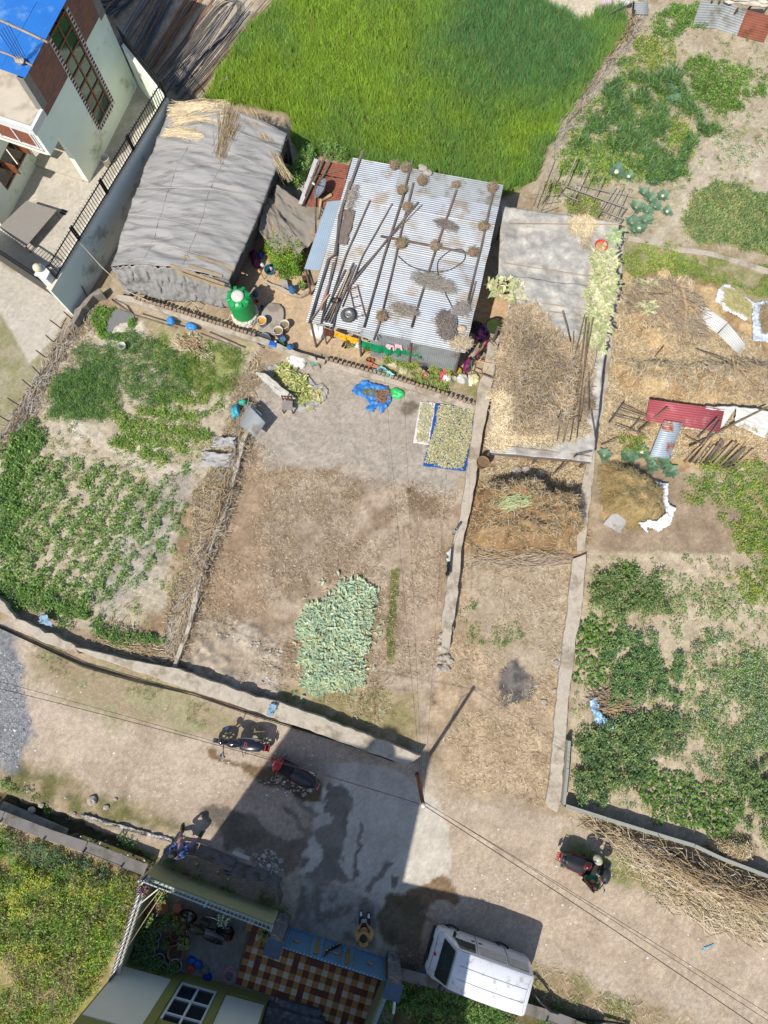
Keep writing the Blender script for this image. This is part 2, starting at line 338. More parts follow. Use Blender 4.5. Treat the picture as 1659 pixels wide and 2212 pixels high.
paint(PN([(878,1070),(920,1060),(950,1080),(930,1110),(885,1116)]),rgb(112,92,74),rgb(134,112,88),.5,.1,edge=.12)
paint(PN(mm('11',(925,1000),(960,950),(1010,935),(1050,970),(1020,1030),(960,1035))),rgb(104,92,76),rgb(124,112,94),.5,.15,edge=.14,warp='small')
paint(PN([(520,560),(600,540),(680,640),(700,700),(1000,780),(1040,800),(1040,860),(860,800),(690,760),(560,740),(500,700)]),rgb(206,176,136),rgb(192,166,132),.5,.2,reg=3,edge=.15,warp='small')
paint(PN([(980,780),(1045,830),(1035,865),(900,830),(800,800),(790,770),(860,780)]),rgb(140,136,84),rgb(172,156,120),.5,.12,edge=.15)
paint(PN([(1000,600),(1130,600),(1140,680),(1060,730),(1010,700)]),rgb(216,176,130),rgb(204,168,126),.5,.2,edge=.2,reg=3)
paint(PN([(560,400),(700,380),(700,560),(600,560)]),rgb(196,188,172),rgb(150,140,120),.5,.2,edge=.2)
gl=PN([(185,655),(240,690),(400,730),(560,745),(545,870),(495,960),(480,1160),(365,1405),(200,1370),(0,1290),(-200,1230),(-200,1150),(0,970)])
paint(gl,rgb(196,182,156),rgb(182,165,138),.5,.2,reg=4,edge=.12,bump=.07,warp='small')
paint(PN([(310,700),(540,745),(500,850),(430,870),(360,800)]),rgb(146,150,84),rgb(176,166,120),.5,.12,edge=.4)
paint(PN([(150,900),(230,960),(400,1000),(410,1030),(300,1010),(200,970),(140,950)]),rgb(214,202,180),rgb(200,186,160),.5,.2,edge=.15)
paint(PN([(255,700),(310,690),(320,730),(250,745),(215,750)]),rgb(220,210,190),rgb(206,194,172),.5,.2,edge=.12,warp='small',lift=.06)
paint(PN([(300,1050),(400,1010),(420,1080),(330,1250),(240,1330),(180,1300)]),rgb(180,172,158),rgb(160,150,138),.5,.15,edge=.5,blend=.8)
paint(PN([(395,1080),(480,990),(500,1090),(440,1260),(360,1390),(300,1400),(360,1290)]),rgb(168,144,110),rgb(140,116,86),.5,.15,edge=.3,lift=.05)
paint(PN([(-200,520),(0,575),(150,665),(70,830),(-20,950),(-200,1000)]),rgb(168,158,126),rgb(146,142,96),.5,.15,edge=.4,reg=0)
apr=PN([(-260,500),(0,568),(153,660),(110,740),(60,788),(40,740),(0,680),(-260,600)])
paint(apr,rgb(194,184,168),rgb(184,174,156),.5,.3,edge=.1,warp='small',reg=2)
paint(PN([(-300,-60),(300,170),(370,240),(150,650),(0,560),(-300,420)]),rgb(198,188,172),rgb(186,176,158),.5,.3,edge=.05,warp=None,reg=2)
paint(PN([(215,-60),(620,-60),(520,60),(440,180),(420,215),(300,160)]),rgb(200,184,156),rgb(180,162,134),.5,.2,edge=.1,reg=0)
field=PN([(640,-120),(1120,-120),(1180,20),(1240,50),(1345,25),(1340,90),(1250,210),(1180,320),(1155,390),(1085,430),(1000,395),(760,350),(640,330),(625,250),(440,215),(520,90),(620,-20)])
paint(field,rgb(120,136,50),rgb(100,112,44),.5,.15,reg=6,edge=.2,warp='small')
paint(PN([(1160,-150),(1400,-150),(1390,10),(1240,45),(1185,12)]),rgb(216,200,172),rgb(206,190,160),.5,.2,edge=.1,reg=0)
gr_=PN([(1345,20),(1460,0),(1700,60),(1700,560),(1345,515),(1320,480),(1160,440),(1150,400),(1260,210),(1350,90)])
paint(gr_,rgb(190,176,148),rgb(174,158,128),.5,.2,reg=4,edge=.15,bump=.04)
paint(PN([(1500,340),(1560,290),(1700,320),(1700,430),(1560,400),(1470,480),(1400,560),(1440,480)]),rgb(200,186,162),rgb(188,172,146),.5,.2,edge=.4)
paint(PN([(1345,520),(1700,570),(1700,680),(1580,660),(1470,620),(1345,600)]),rgb(172,158,120),rgb(140,140,86),.5,.15,edge=.2,reg=4)
stg=PN([(1340,590),(1480,590),(1700,680),(1700,1000),(1450,1010),(1300,1000),(1285,960),(1300,820),(1330,640)])
paint(stg,rgb(206,176,126),rgb(160,128,88),.5,.14,fn=f4,edge=.3,bump=.12,reg=0,lift=.05)
paint(PN([(1060,985),(1265,1000),(1260,1190),(1100,1240),(990,1200),(1030,1010)]),rgb(186,152,106),rgb(158,124,84),.5,.15,edge=.2,bump=.12,reg=0)
paint(PN([(1290,1010),(1450,1020),(1700,1180),(1700,1300),(1450,1240),(1270,1160),(1290,1060)]),rgb(172,150,122),rgb(152,130,104),.5,.2,edge=.3,bump=.04,reg=0)
paint(PN([(990,1210),(1255,1200),(1195,1740),(960,1700),(940,1500)]),rgb(198,172,138),rgb(172,148,116),.5,.15,edge=.25,reg=0,bump=.03)
paint(PN([(990,1230),(1230,1225),(1210,1460),(1060,1430),(1000,1330)]),rgb(186,168,142),rgb(172,152,124),.5,.2,edge=.4,blend=.85)
paint(PN([(1080,1450),(1120,1435),(1145,1470),(1140,1510),(1100,1525),(1070,1490)]),rgb(92,88,86),rgb(140,130,118),.55,.2,edge=.15,fn=f2)
gp=PN([(1268,1190),(1700,1200),(1700,1960),(1560,1860),(1225,1740),(1235,1480)])
paint(gp,rgb(200,182,152),rgb(178,160,130),.5,.2,reg=4,edge=.12,bump=.05,warp='small')
wp=PN([(-300,1700),(0,1790),(300,1890),(240,2110),(100,2300),(-400,2400)])
paint(wp,rgb(134,136,66),rgb(168,150,96),.5,.15,reg=0,edge=.15,bump=.05)
dit=PN([(-300,1640),(0,1735),(130,1800),(300,1890),(345,1860),(180,1780),(0,1715),(-300,1600)])
paint(dit,rgb(110,98,72),rgb(84,86,50),.5,.15,edge=.15,lift=-.25,warp='small')
paint(PN([(850,2120),(1130,2160),(1300,2230),(1300,2500),(830,2500)]),rgb(92,92,50),rgb(126,110,76),.5,.15,edge=.1,warp='small')
comp=PN([(320,1880),(600,1990),(845,2085),(815,2260),(700,2500),(200,2500),(250,2080)])
paint(comp,rgb(140,140,134),rgb(124,124,116),.5,.3,edge=.05,warp=None,reg=2)
cflat=np.clip(inside(gx,gy,comp)/.3+.5,0,1)
def mound(poly,h,e=.9,rough=.25,c1=None,c2=None):
 global gz
 s=inside(wx2,wy2,poly);k=np.clip(s/e,0,1);k=k*k*(3-2*k)
 gz+=k*h*(1-rough+rough*2*f2)
 if c1:paint(poly,c1,c2,.5,.15,edge=.2,warp='small')
mound(PN([(1030,1050),(1130,1030),(1250,1080),(1262,1150),(1230,1190),(1090,1200),(1010,1170)]),1.25,.55,.3,rgb(172,138,94),rgb(146,112,74))
mound(PN([(1295,1000),(1360,1000),(1430,1060),(1440,1120),(1370,1150),(1300,1120)]),.85,.6,.3,rgb(184,154,100),rgb(150,128,78))
mound(PN([(1345,620),(1470,600),(1530,700),(1460,770),(1350,760)]),.5,.8,.5)
mound(PN([(1320,780),(1659,790),(1659,850),(1500,880),(1330,850)]),.6,.6,.4)
mound(PN([(1265,1770),(1420,1818),(1659,1905),(1720,1930),(1720,1980),(1600,1960),(1430,1890),(1290,1800)]),.35,.4,.5,rgb(120,98,74),rgb(92,74,56))
mound(PN([(1515,1835),(1560,1800),(1620,1810),(1630,1850),(1580,1880)]),.35,.35,.2,rgb(196,166,112),rgb(140,112,66))
mound(PN([(1380,880),(1659,900),(1659,960),(1480,975),(1380,950)]),.25,.5,.4)
gz+=(f3-.5)*.012
gz*=(1-cflat);yardflat=np.clip(inside(gx,gy,PN([(-300,-60),(300,170),(370,240),(150,650),(0,560),(-300,420)]))/.3+.5,0,1);gz*=1-yardflat
gm=gc.mean(-1,keepdims=True);gc=(gm+(gc-gm)*.88)*1.1
gc*=(.8+.4*f3)[...,None]*(.95+.1*np.random.RandomState(8).rand(*f3.shape))[...,None]*(.93+.14*f2)[...,None]
V=np.stack([gx,gy,gz],-1).reshape(-1,3)
idx=np.arange((gnx+1)*(gny+1)).reshape(gny+1,gnx+1)
F=np.stack([idx[:-1,:-1],idx[:-1,1:],idx[1:,1:],idx[1:,:-1]],-1).reshape(-1,4)
fr=gr[:-1,:-1].ravel()
M_gr=mat('packed_earth',attr=True,rough=.95,var=.2,scale=26,bump=1.,bscale=60,spec=.15,grain=.24)
M_gn=mat('grey_concrete_ground',attr=True,rough=.85,var=.07,scale=18,bump=.2,bscale=60,spec=.25,grain=.1)
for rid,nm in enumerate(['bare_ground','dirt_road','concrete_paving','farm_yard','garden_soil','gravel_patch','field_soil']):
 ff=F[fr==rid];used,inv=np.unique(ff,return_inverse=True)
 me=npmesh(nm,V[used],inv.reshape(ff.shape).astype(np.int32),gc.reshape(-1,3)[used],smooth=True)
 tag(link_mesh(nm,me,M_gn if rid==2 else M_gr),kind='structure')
def GZ(x,y):
 ix=np.clip(((np.asarray(x)-GX0)/GS),0,gnx-1).astype(int);iy=np.clip(((np.asarray(y)-GY0)/GS),0,gny-1).astype(int);return gz[iy,ix]
def G3(xy,dz=0.):return np.stack([xy[:,0],xy[:,1],GZ(xy[:,0],xy[:,1])+dz],1)
def g(x,y,dz=0.):p=P(x,y);return Vector((p.x,p.y,float(GZ(p.x,p.y))+dz))
ob=B();R_=600
ob.add([(GX0,GY0,-.02),(GX1,GY0,-.02),(GX1,GY1,-.02),(GX0,GY1,-.02),(-R_,-R_,-.3),(R_,-R_,-.3),(R_,R_,-.3),(-R_,R_,-.3)],[[4,5,1,0],[5,6,2,1],[6,7,3,2],[7,4,0,3]])
ob.build('surrounding_land',mat('outer_land',rgb(176,156,122),.95,col2=rgb(118,128,70),scale2=.12,amt2=.5,bump=.3),kind='structure')
# -- wheat
n=150000
xy=scatter(field,n,.12)
keep=(fbm(xy[:,0]*1.2,xy[:,1]*1.2,3,21)>.27)|(RS.rand(len(xy))>.6)
keep&=(np.abs(((xy[:,0]+.35*fbm(xy[:,0]*.5,xy[:,1]*.3,2,3))%.22)-.11)<.09)|(RS.rand(len(xy))>.5)
xy=xy[keep];t=fbm(xy[:,0]*.45,xy[:,1]*.45,4,31)
mp_=np.asarray([P(1150,60)[:2]])[0];far=np.clip(1-np.hypot((xy[:,0]-mp_[0])/8.,(xy[:,1]-mp_[1])/5.),0,1)
dark=np.clip((far*1.35+(t-.5)*2.),0,1)
dark=np.maximum(dark,np.clip(.8-np.abs(inside(xy[:,0],xy[:,1],field))*.8,0,.6)*(xy[:,1]<20))
lightc=np.array([.33,.5,.055]);darkc=np.array([.14,.31,.1])
cols=lightc*(1-dark[:,None])+darkc*dark[:,None]
cols=cols*(1+RS.uniform(-.3,.3,(len(xy),1)));yel=RS.rand(len(xy))<.09;cols[yel]=[.36,.36,.1]
hh=(.36+.22*far+.12*(t-.5))*RS.uniform(.75,1.15,len(xy))
me=bladesmesh('wheat',G3(xy),hh,RS.uniform(.016,.03,len(xy)),cols,lean=.4,bend=.45,leandir=RS.normal(1.9,1.1,len(xy)))
tag(link_mesh('wheat',me,M_leaf),'dense bright green young wheat filling the field at the top','wheat',kind='stuff')
# -- vegetation and straw
G_MID=[(.18,.32,.06),(.13,.25,.05),(.22,.37,.07),(.28,.42,.1)]
G_DARK=[(.09,.19,.05),(.12,.23,.07),(.15,.27,.09)]
G_BLUE=[(.16,.29,.14),(.2,.34,.18),(.12,.24,.11)]
G_YEL=[(.34,.44,.07),(.42,.48,.1),(.25,.38,.07),(.5,.5,.16)]
G_DRY=[(.40,.31,.16),(.30,.24,.10),(.20,.22,.07),(.46,.38,.22)]
STRAW=[(.58,.47,.29),(.48,.38,.23),(.68,.57,.38),(.38,.29,.18),(.74,.64,.45)]
STRAW_D=[(.30,.22,.12),(.38,.28,.15),(.22,.16,.09)]
FLOW=[(.75,.60,.04),(.85,.72,.10)]
WHITE=[(.75,.75,.72)]
def clumps(ctr,R,h,nl,size,pal,rs,flowers=None,nf=0):
 """leaf centres and colours for plants at ctr (n,2)"""
 n=len(ctr);R=np.broadcast_to(R,(n,));k=np.repeat(np.arange(n),nl);q=len(k)
 rr=np.sqrt(rs.rand(q));a=rs.uniform(0,2*np.pi,q);Rk=R[k]*rs.uniform(.8,1.15,q)
 xy=ctr[k]+np.stack([np.cos(a)*rr*Rk,np.sin(a)*rr*Rk],1)
 z=(1-rr**2)*h*(R[k]/R.mean())*rs.uniform(.45,1.05,q)
 per=np.asarray(pal)[rs.randint(0,len(pal),n)]
 c=per[k]*rs.uniform(.65,1.35,(q,1))
 C=G3(xy,.01);C[:,2]+=z
 s=rs.uniform(size[0],size[1],q)
 if nf:
  k2=np.repeat(np.arange(n),nf);a=rs.uniform(0,2*np.pi,len(k2));r2=np.sqrt(rs.rand(len(k2)))
  xy2=ctr[k2]+np.stack([np.cos(a)*r2*R[k2],np.sin(a)*r2*R[k2]],1);C2=G3(xy2,.03);C2[:,2]+=(1-r2**2*.7)*h*1.1
  C=np.concatenate([C,C2]);c=np.concatenate([c,tint(flowers,len(k2),.1,rs)]);s=np.concatenate([s,rs.uniform(.03,.05,len(k2))])
 return C,s,c
def mass(name,label,cat,polys,dens,R,h,nl,size,pal,seed,warp=.2,mask=None,flowers=None,nf=0,pitch=(.1,1.),wr=.45):
 rs=np.random.RandomState(seed);ctr=np.concatenate([scatter(PN(p),int(dens*area(PN(p))),warp,mask,rs)for p in polys])
 C,s,c=clumps(ctr,R,h,nl,size,pal,rs,flowers,nf)
 return tag(link_mesh(name,leafmesh(name,C,s,c,pitch,wr,rs=rs),M_leaf),label,cat,kind='stuff')
def area(p):
 return abs(sum(p[i-1][0]*p[i][1]-p[i][0]*p[i-1][1]for i in range(len(p))))/2
def patchmask(sc,thr,s=3):return lambda x,y:np.clip((fbm(x*sc,y*sc,3,s)-thr)/.1+.5,0,1)
def plantset(name,label,cat,group,ctrs,R,h,nl,size,pal,seed,nvar=5,stems=True,**kw):
 """countable plants: a few master plants (foliage + stems), copied object by object"""
 rs=np.random.RandomState(seed);masters=[]
 for v in range(min(nvar,len(ctrs))):
  nl_=nl;q=nl_;rr=np.sqrt(rs.rand(q));a=rs.uniform(0,2*np.pi,q);lob=1+.3*np.sin(a*rs.randint(2,5)+rs.rand()*6)
  C=np.stack([np.cos(a)*rr*R*lob,np.sin(a)*rr*R*lob,.03+(1-rr**1.6)*h*rs.uniform(.35,1.05,q)],1)
  ya=a+rs.normal(0,.7,q);c=tint(pal,q,.3,rs);s=rs.uniform(size[0],size[1],q)
  fl=kw.get('nf',0)
  if fl:
   a=rs.uniform(0,2*np.pi,fl);rr=np.sqrt(rs.rand(fl));C=np.concatenate([C,np.stack([np.cos(a)*rr*R,np.sin(a)*rr*R,h*(1.1-.6*rr**2)],1)])
   c=np.concatenate([c,tint(kw['flowers'],fl,.1,rs)]);s=np.concatenate([s,rs.uniform(.035,.055,fl)]);ya=np.concatenate([ya,a])
  me=leafmesh('foliage',C,s,c,kw.get('pitch',(.0,.8)),kw.get('wr',.55),yaw=ya,rs=rs)
  sb=B()
  for k in range(5):t=rs.uniform(0,6.28);sb.tube([(0,0,-.02),(math.cos(t)*R*.4,math.sin(t)*R*.4,h*.45),(math.cos(t)*R*.75,math.sin(t)*R*.75,h*.6)],[.008,.006,.003],3,cap=False)
  sm=npmesh('stem',sb.v,sb.f);sm.materials.append(mat('green_stem',(.13,.2,.07),.7));me.materials.append(M_leaf);masters.append((me,sm))
 for i,p in enumerate(ctrs):
  z=float(GZ(p[0],p[1]));e=thing(name,(p[0],p[1],z),label(p,i)if callable(label)else label,cat,group);e.rotation_euler=(0,0,rs.uniform(0,6.28));s=rs.uniform(.75,1.25)*(kw['sc'](p)if 'sc' in kw else 1);e.scale=(s,s,s)
  me,sm=masters[i%len(masters)]
  for nm,dat in(('foliage',me),('stem',sm)):o=bpy.data.objects.new(nm,dat);COL.objects.link(o);o.parent=e
def straws(name,label,cat,polys,dens,L,w,pal,seed,warp=.15,dz=.015,mask=None,parent=None,yaw=None,pitch=.25,zfn=None,kind='stuff'):
 rs=np.random.RandomState(seed);xy=np.concatenate([scatter(PN(p),int(dens*area(PN(p))),warp,mask,rs)for p in polys])
 C=G3(xy,dz)if zfn is None else np.stack([xy[:,0],xy[:,1],zfn(xy[:,0],xy[:,1])],1);C[:,2]+=rs.rand(len(C))*.05
 ya=None if yaw is None else rs.normal(yaw[0],yaw[1],len(C))
 return tag(link_mesh(name,strawmesh(name,C,rs.uniform(L[0],L[1],len(C)),w,tint(pal,len(C),.25,rs),ya,pitch,rs),M_straw,parent),label,cat,kind=kind)
# --- left garden
potato=PN([(40,960),(150,990),(220,1010),(330,1040),(400,1060),(400,1140),(370,1200),(330,1240),(240,1290),(150,1330),(20,1260),(10,1000)])
rs_=np.random.RandomState(3)
pc=spaced(potato,.23,270,rs_,.1,lambda x,y:np.clip(.25+(.8-(x+16)/9.0)+(fbm(x*1.5,y*1.5,2,5)-.5)*2.6,0.05,1)*(np.abs((((x*.87-y*.5)/.6)%1)-.5)<.22))
plantset('vegetable_plant',lambda p,i:'leafy green plant in the loose rows, '+('upper' if p[1]>4.2 else('middle' if p[1]>1.8 else 'lower'))+' '+('left edge' if p[0]<-13 else('left part' if p[0]<-10.5 else 'right part'))+' of the lower left plot','plant','leafy plants in the lower left plot',pc,.165,.2,60,(.045,.1),G_MID+[(.15,.28,.07)],4,nvar=7,sc=lambda p:1.5-(p[0]+16)/13)
mass('garden_weeds','dark low weeds along the shaded lower edge of the left plot','weeds',[[(0,1180),(30,1240),(150,1320),(350,1380),(370,1400),(240,1390),(90,1340),(0,1290)],[(0,960),(60,960),(40,1180),(0,1200)],[(20,940),(90,900),(110,960),(50,1010)]],95,.14,.24,18,(.05,.1),G_DARK+G_MID,12,mask=patchmask(1.,.36))
mass('coriander_bed','fine dark green herb bed filling the upper left garden','herbs',[[(100,850),(180,790),(250,780),(260,880),(230,915),(110,910)],[(240,730),(290,720),(340,740),(400,790),(410,870),(330,880),(270,850),(240,800)],[(110,820),(150,800),(230,790),(240,860),(225,905),(120,905)],[(150,760),(240,740),(250,780),(170,810)]],120,.12,.22,26,(.03,.06),G_DARK+G_DARK+G_MID,13,warp=.12)
mass('garden_grass','short bright grass beside the stick pile in the left garden','grass',[[(320,700),(420,735),(530,760),(510,840),(440,870),(380,800)]],90,.12,.08,24,(.05,.09),G_YEL[:1]+G_YEL[2:3]+G_MID,14,mask=patchmask(1.2,.42),pitch=(.4,1.4),wr=.2)
for i,(a,b)in enumerate([((240,880),(300,960)),((340,860),(480,875)),((300,890),(470,905)),((290,915),(450,945)),((270,940),(420,975)),((240,950),(400,1010))]):
 A,Bb=P(*a),P(*b);L=(Bb-A).length;rs=np.random.RandomState(40+i)
 k=int(L*85);t=rs.rand(k);ctr=np.stack([A.x+(Bb.x-A.x)*t+rs.normal(0,.13,k),A.y+(Bb.y-A.y)*t+rs.normal(0,.13,k)],1)
 ctr=ctr[fbm(ctr[:,0]*1.4,ctr[:,1]*1.4,2,i)>.36]
 C,s,c=clumps(ctr,.11,.16,12,(.04,.09),G_YEL+G_MID+G_MID,rs)
 tag(link_mesh('vegetable_row',leafmesh('vegetable_row',C,s,c,rs=rs),M_leaf),['green row at the left end of the striped bed','topmost thin yellowing row of the striped left bed','second row from the top of the striped left bed','middle yellow green row of the striped left bed','thin row above the lowest in the striped left bed','lowest darkest row of the striped left bed'][i],'vegetable row','rows of the striped left bed')
mass('pond_weed','bright green weeds round the small grey pond','weeds',[[(205,670),(225,665),(250,668),(233,690),(230,722),(275,728),(262,738),(222,730),(204,700)],[(276,705),(292,690),(296,700),(284,718)]],200,.09,.14,24,(.04,.09),[(.13,.30,.03),(.17,.34,.04)]+G_MID,15,warp=.04)
# --- right gardens, upper
mass('bean_row','green leafy bean plants in a band across the upper right garden','vegetables',[[(1480,130),(1530,120),(1570,170),(1600,230),(1610,260),(1540,260),(1460,250),(1440,190),(1500,180)]],55,.16,.22,26,(.05,.1),G_MID+[(.14,.22,.05)],21,warp=.2,mask=patchmask(.9,.36))
mass('bean_row','green leafy plants below the tin fence at the top right','vegetables',[[(1370,60),(1420,30),(1510,20),(1530,60),(1480,70),(1450,90),(1400,75)],[(1560,130),(1659,170),(1659,215),(1580,200)],[(1450,15),(1500,10),(1520,60),(1470,60)]],45,.15,.2,24,(.05,.1),G_MID,22,warp=.2,mask=patchmask(.9,.4))
for(pl,lb,sd_)in(([(1375,100),(1400,85),(1460,100),(1460,145),(1400,150),(1370,130)],'yellow flowering mustard clump in the upper right garden',23),([(1430,265),(1480,260),(1485,300),(1445,315)],'small yellow flowering clump among the dark leeks',24),([(1590,1240),(1659,1230),(1659,1300),(1600,1300)],'yellow flowering clump at the right edge of the lower plot',25),([(1340,560),(1400,520),(1460,540),(1430,590),(1360,610)],'yellow flowering weeds beside the path at the roof corner',26),([(1340,940),(1385,945),(1390,985),(1345,990)],'yellow flowering plants left of the rusty tin sheet',27)):
 mass('mustard',lb,'flowers',[pl],70,.13,.3,22,(.04,.08),G_MID+G_YEL[:2],sd_,flowers=FLOW,nf=3,warp=.15)
leek=[(1400,160),(1470,150),(1510,260),(1560,290),(1500,300),(1480,380),(1420,400),(1330,340),(1230,330),(1290,220),(1340,160)]
rs=np.random.RandomState(50);xy=scatter(PN(leek),7000,.2,patchmask(1.6,.45),rs)
me=bladesmesh('leek_bed',G3(xy),rs.uniform(.22,.42,len(xy)),.03,tint(G_BLUE+G_DARK+G_MID,len(xy),.35,rs),lean=.9,bend=.8,rs=rs)
tag(link_mesh('leek_bed',me,M_leaf),'dark blue green leek and garlic blades in the upper right garden','leeks',kind='stuff')
mass('garden_greens','pale green mixed greens between the leeks and the wheat','vegetables',[[(1215,230),(1260,190),(1280,240),(1230,330)],[(1190,340),(1300,330),(1330,370),(1300,400),(1200,385)],[(1250,330),(1440,340),(1400,395),(1300,395)]],48,.14,.16,20,(.05,.1),G_MID+G_YEL+G_DARK,28,warp=.2,mask=patchmask(1.3,.43))
mass('garden_greens','mixed low greens scattered among the leeks','vegetables',[[(1290,200),(1340,110),(1400,150),(1480,150),(1520,270),(1500,330),(1420,400),(1300,390),(1200,380),(1215,300)]],40,.12,.12,18,(.04,.09),G_MID+G_YEL[:2]+G_DARK,128,warp=.2,mask=patchmask(1.5,.48))
mass('onion_bed','dense grey green onion bed at the right edge','vegetables',[[(1470,480),(1500,410),(1560,390),(1659,430),(1720,440),(1720,560),(1659,560),(1480,520)]],170,.1,.22,14,(.08,.17),[(.24,.36,.12),(.18,.3,.12),(.34,.44,.15),(.48,.46,.2)],29,warp=.15,pitch=(.3,1.3),wr=.16)
mass('grass_verge','green grass strip below the narrow concrete path at right','grass',[[(1440,545),(1659,585),(1700,600),(1700,650),(1560,620),(1440,590)],[(1440,560),(1500,570),(1500,600),(1440,600)]],90,.1,.08,18,(.05,.09),G_MID+G_YEL,30,mask=patchmask(1.4,.42),pitch=(.3,1.3),wr=.2)
mass('white_flower_weeds','weeds with tiny white blooms at the right edge','weeds',[[(1530,290),(1659,280),(1659,340),(1600,350),(1540,320)],[(1370,10),(1420,0),(1410,30),(1370,40)]],35,.12,.15,16,(.03,.06),G_MID+G_YEL,31,flowers=WHITE,nf=7,mask=patchmask(1.2,.42))
mass('creeper','yellowing creeper growing through the stick trellis','creeper',[[(1165,410),(1200,395),(1300,440),(1310,475),(1240,470),(1170,450)]],55,.13,.25,22,(.04,.09),G_YEL+G_DRY+G_MID,32,mask=patchmask(1.3,.38))
def cauli_mesh(rs,head):
 V=B();C=[];n=13
 a=np.arange(n)*2.4;s=rs.uniform(.2,.34,n);z=np.full(n,.06)
 C=np.stack([np.cos(a)*.04,np.sin(a)*.04,z],1)
 return leafmesh('leaves',C,s,tint([(.17,.30,.19),(.22,.36,.22),(.14,.26,.15)],n,.12,rs),(.15,.6),.62,yaw=a,rs=rs,fold=.5)
cps=mm('02',(670,1130),(750,1155),(905,1185),(970,1280),(850,1255),(895,1300),(925,1345),(870,1375),(800,1350),(1000,1380),(775,1450),(860,1435),(820,1490),(790,1500),(815,900),(1030,500),(1030,600),(1040,660))+mm('12',(830,1275),(760,1300),(730,1310),(890,1330),(970,1330),(1020,1400),(985,1370),(590,1300),(900,1370))
lead=['with a cream head left of the row','with a small cream head','with a pale head in the middle of the garden','with a white head right of the group']
rs=np.random.RandomState(60);cm=[cauli_mesh(rs,True)for _ in range(4)]
for c_ in cm:c_.materials.append(M_leaf)
hb=B().sphere((0,0,.13),.075,12,(1,1,.7)).jitter(.008);hm_=npmesh('head',hb.v,hb.f,smooth=True);hm_.materials.append(mat('cauliflower_head',(.72,.68,.48),.8,bump=.8,bscale=60))
for i,p in enumerate(cps):
 w=g(*p);s=1.35 if i==0 else rs.uniform(.85,1.1)
 lb=('big-leaved cauliflower '+lead[i])if i<4 else('blue green cauliflower plant in the bare patch of the upper right garden' if i<18 else 'blue green cabbage plant beside the rusty tin sheet')
 e=thing('cauliflower_plant',w,lb,'cauliflower','cauliflowers of the upper garden' if i<18 else 'cabbages by the tin sheet',0);e.rotation_euler=(0,0,rs.uniform(0,6));e.scale=(s,)*3
 o=bpy.data.objects.new('leaves',cm[i%4]);COL.objects.link(o);o.parent=e
 if i in(0,1,2,3,9,12,18):o=bpy.data.objects.new('head',hm_);COL.objects.link(o);o.parent=e
# --- right lower plot
mass('bush_bed','dense pale green broad bean block beside the long low wall','vegetables',[[(1265,1240),(1300,1230),(1430,1240),(1440,1310),(1340,1330),(1262,1310)]],46,.17,.5,34,(.05,.11),[(0.156,0.25,0.07),(0.211,0.312,0.109),(0.265,0.359,0.133),(0.125,0.203,0.055),(0.343,0.406,0.156)],33,warp=.22,mask=patchmask(1.3,.36))
mass('bush_bed','rounded dark green bush block in the middle of the right plot','vegetables',[[(1330,1350),(1400,1345),(1450,1380),(1475,1440),(1450,1500),(1380,1520),(1310,1500),(1310,1420)]],50,.15,.4,36,(.05,.1),[(0.101,0.203,0.07),(0.156,0.281,0.109),(0.211,0.343,0.117),(0.281,0.39,0.14)],34,warp=.22,mask=patchmask(1.4,.34))
pr=[(1255,1335),(1320,1345),(1320,1420),(1300,1480),(1245,1470)]
mass('bush_bed','dense bush at the corner of the right plot above the road','vegetables',[[(1235,1560),(1290,1530),(1350,1560),(1400,1600),(1400,1650),(1340,1700),(1300,1760),(1240,1730)],[(1560,1660),(1600,1640),(1700,1660),(1700,1830),(1650,1830),(1590,1760)],[(1340,1560),(1430,1540),(1500,1560),(1440,1640),(1380,1620)]],46,.16,.5,34,(.06,.11),[(0.125,0.218,0.078),(0.179,0.281,0.117),(0.125,0.218,0.078),(0.265,0.359,0.125),(0.328,0.39,0.14)],35,warp=.25,mask=patchmask(1.3,.38))
plantset('bean_plant',lambda p,i:'bright broad-leaved bean plant beside the long low wall, '+('upper end' if p[1]>-.3 else('middle' if p[1]>-1. else 'lower end'))+' of the strip','plant','young bean plants beside the long low wall',spaced(PN(pr),.3,40,np.random.RandomState(61),.05),.17,.18,40,(.08,.13),[(.13,.25,.05),(.17,.3,.06)],62,nvar=4,wr=.75)
pr=[(1370,1700),(1400,1660),(1560,1700),(1600,1740),(1560,1800),(1420,1770)]
plantset('bean_plant',lambda p,i:'bright broad-leaved bean plant above the grey slab fence, '+('left' if p[0]<9.5 else('middle' if p[0]<10.8 else 'right'))+' part of the patch','plant','young bean plants above the grey slab fence',spaced(PN(pr),.3,60,np.random.RandomState(63),.05),.18,.18,42,(.08,.13),[(.13,.24,.05),(.16,.28,.06)],64,nvar=4,wr=.75)
rp=[(1440,1240),(1500,1250),(1659,1320),(1659,1640),(1560,1640),(1500,1600),(1400,1560),(1480,1480)]
plantset('bush_plant',lambda p,i:'small ragged green plant in the sandy '+('upper' if p[1]>-.8 else('middle' if p[1]>-2.6 else 'lower'))+' '+('left' if p[0]<11 else 'right')+' part of the right plot','plant','scattered plants of the right plot',spaced(PN(rp),.33,210,np.random.RandomState(65),.2,patchmask(1.2,.47)),.2,.18,60,(.035,.08),[(.2,.34,.09),(.28,.42,.13),(.38,.48,.18)],66,nvar=6,sc=lambda p:1.)
mass('flowering_weeds','weeds dotted with white blooms along the right edge','weeds',[[(1480,1380),(1560,1360),(1640,1400),(1659,1600),(1600,1700),(1520,1560)],[(1600,1390),(1690,1380),(1690,1640),(1610,1640)],[(1500,1640),(1560,1630),(1600,1700),(1530,1700)]],34,.14,.2,22,(.04,.08),G_MID+G_DARK,36,flowers=WHITE,nf=4,mask=patchmask(1.,.42))
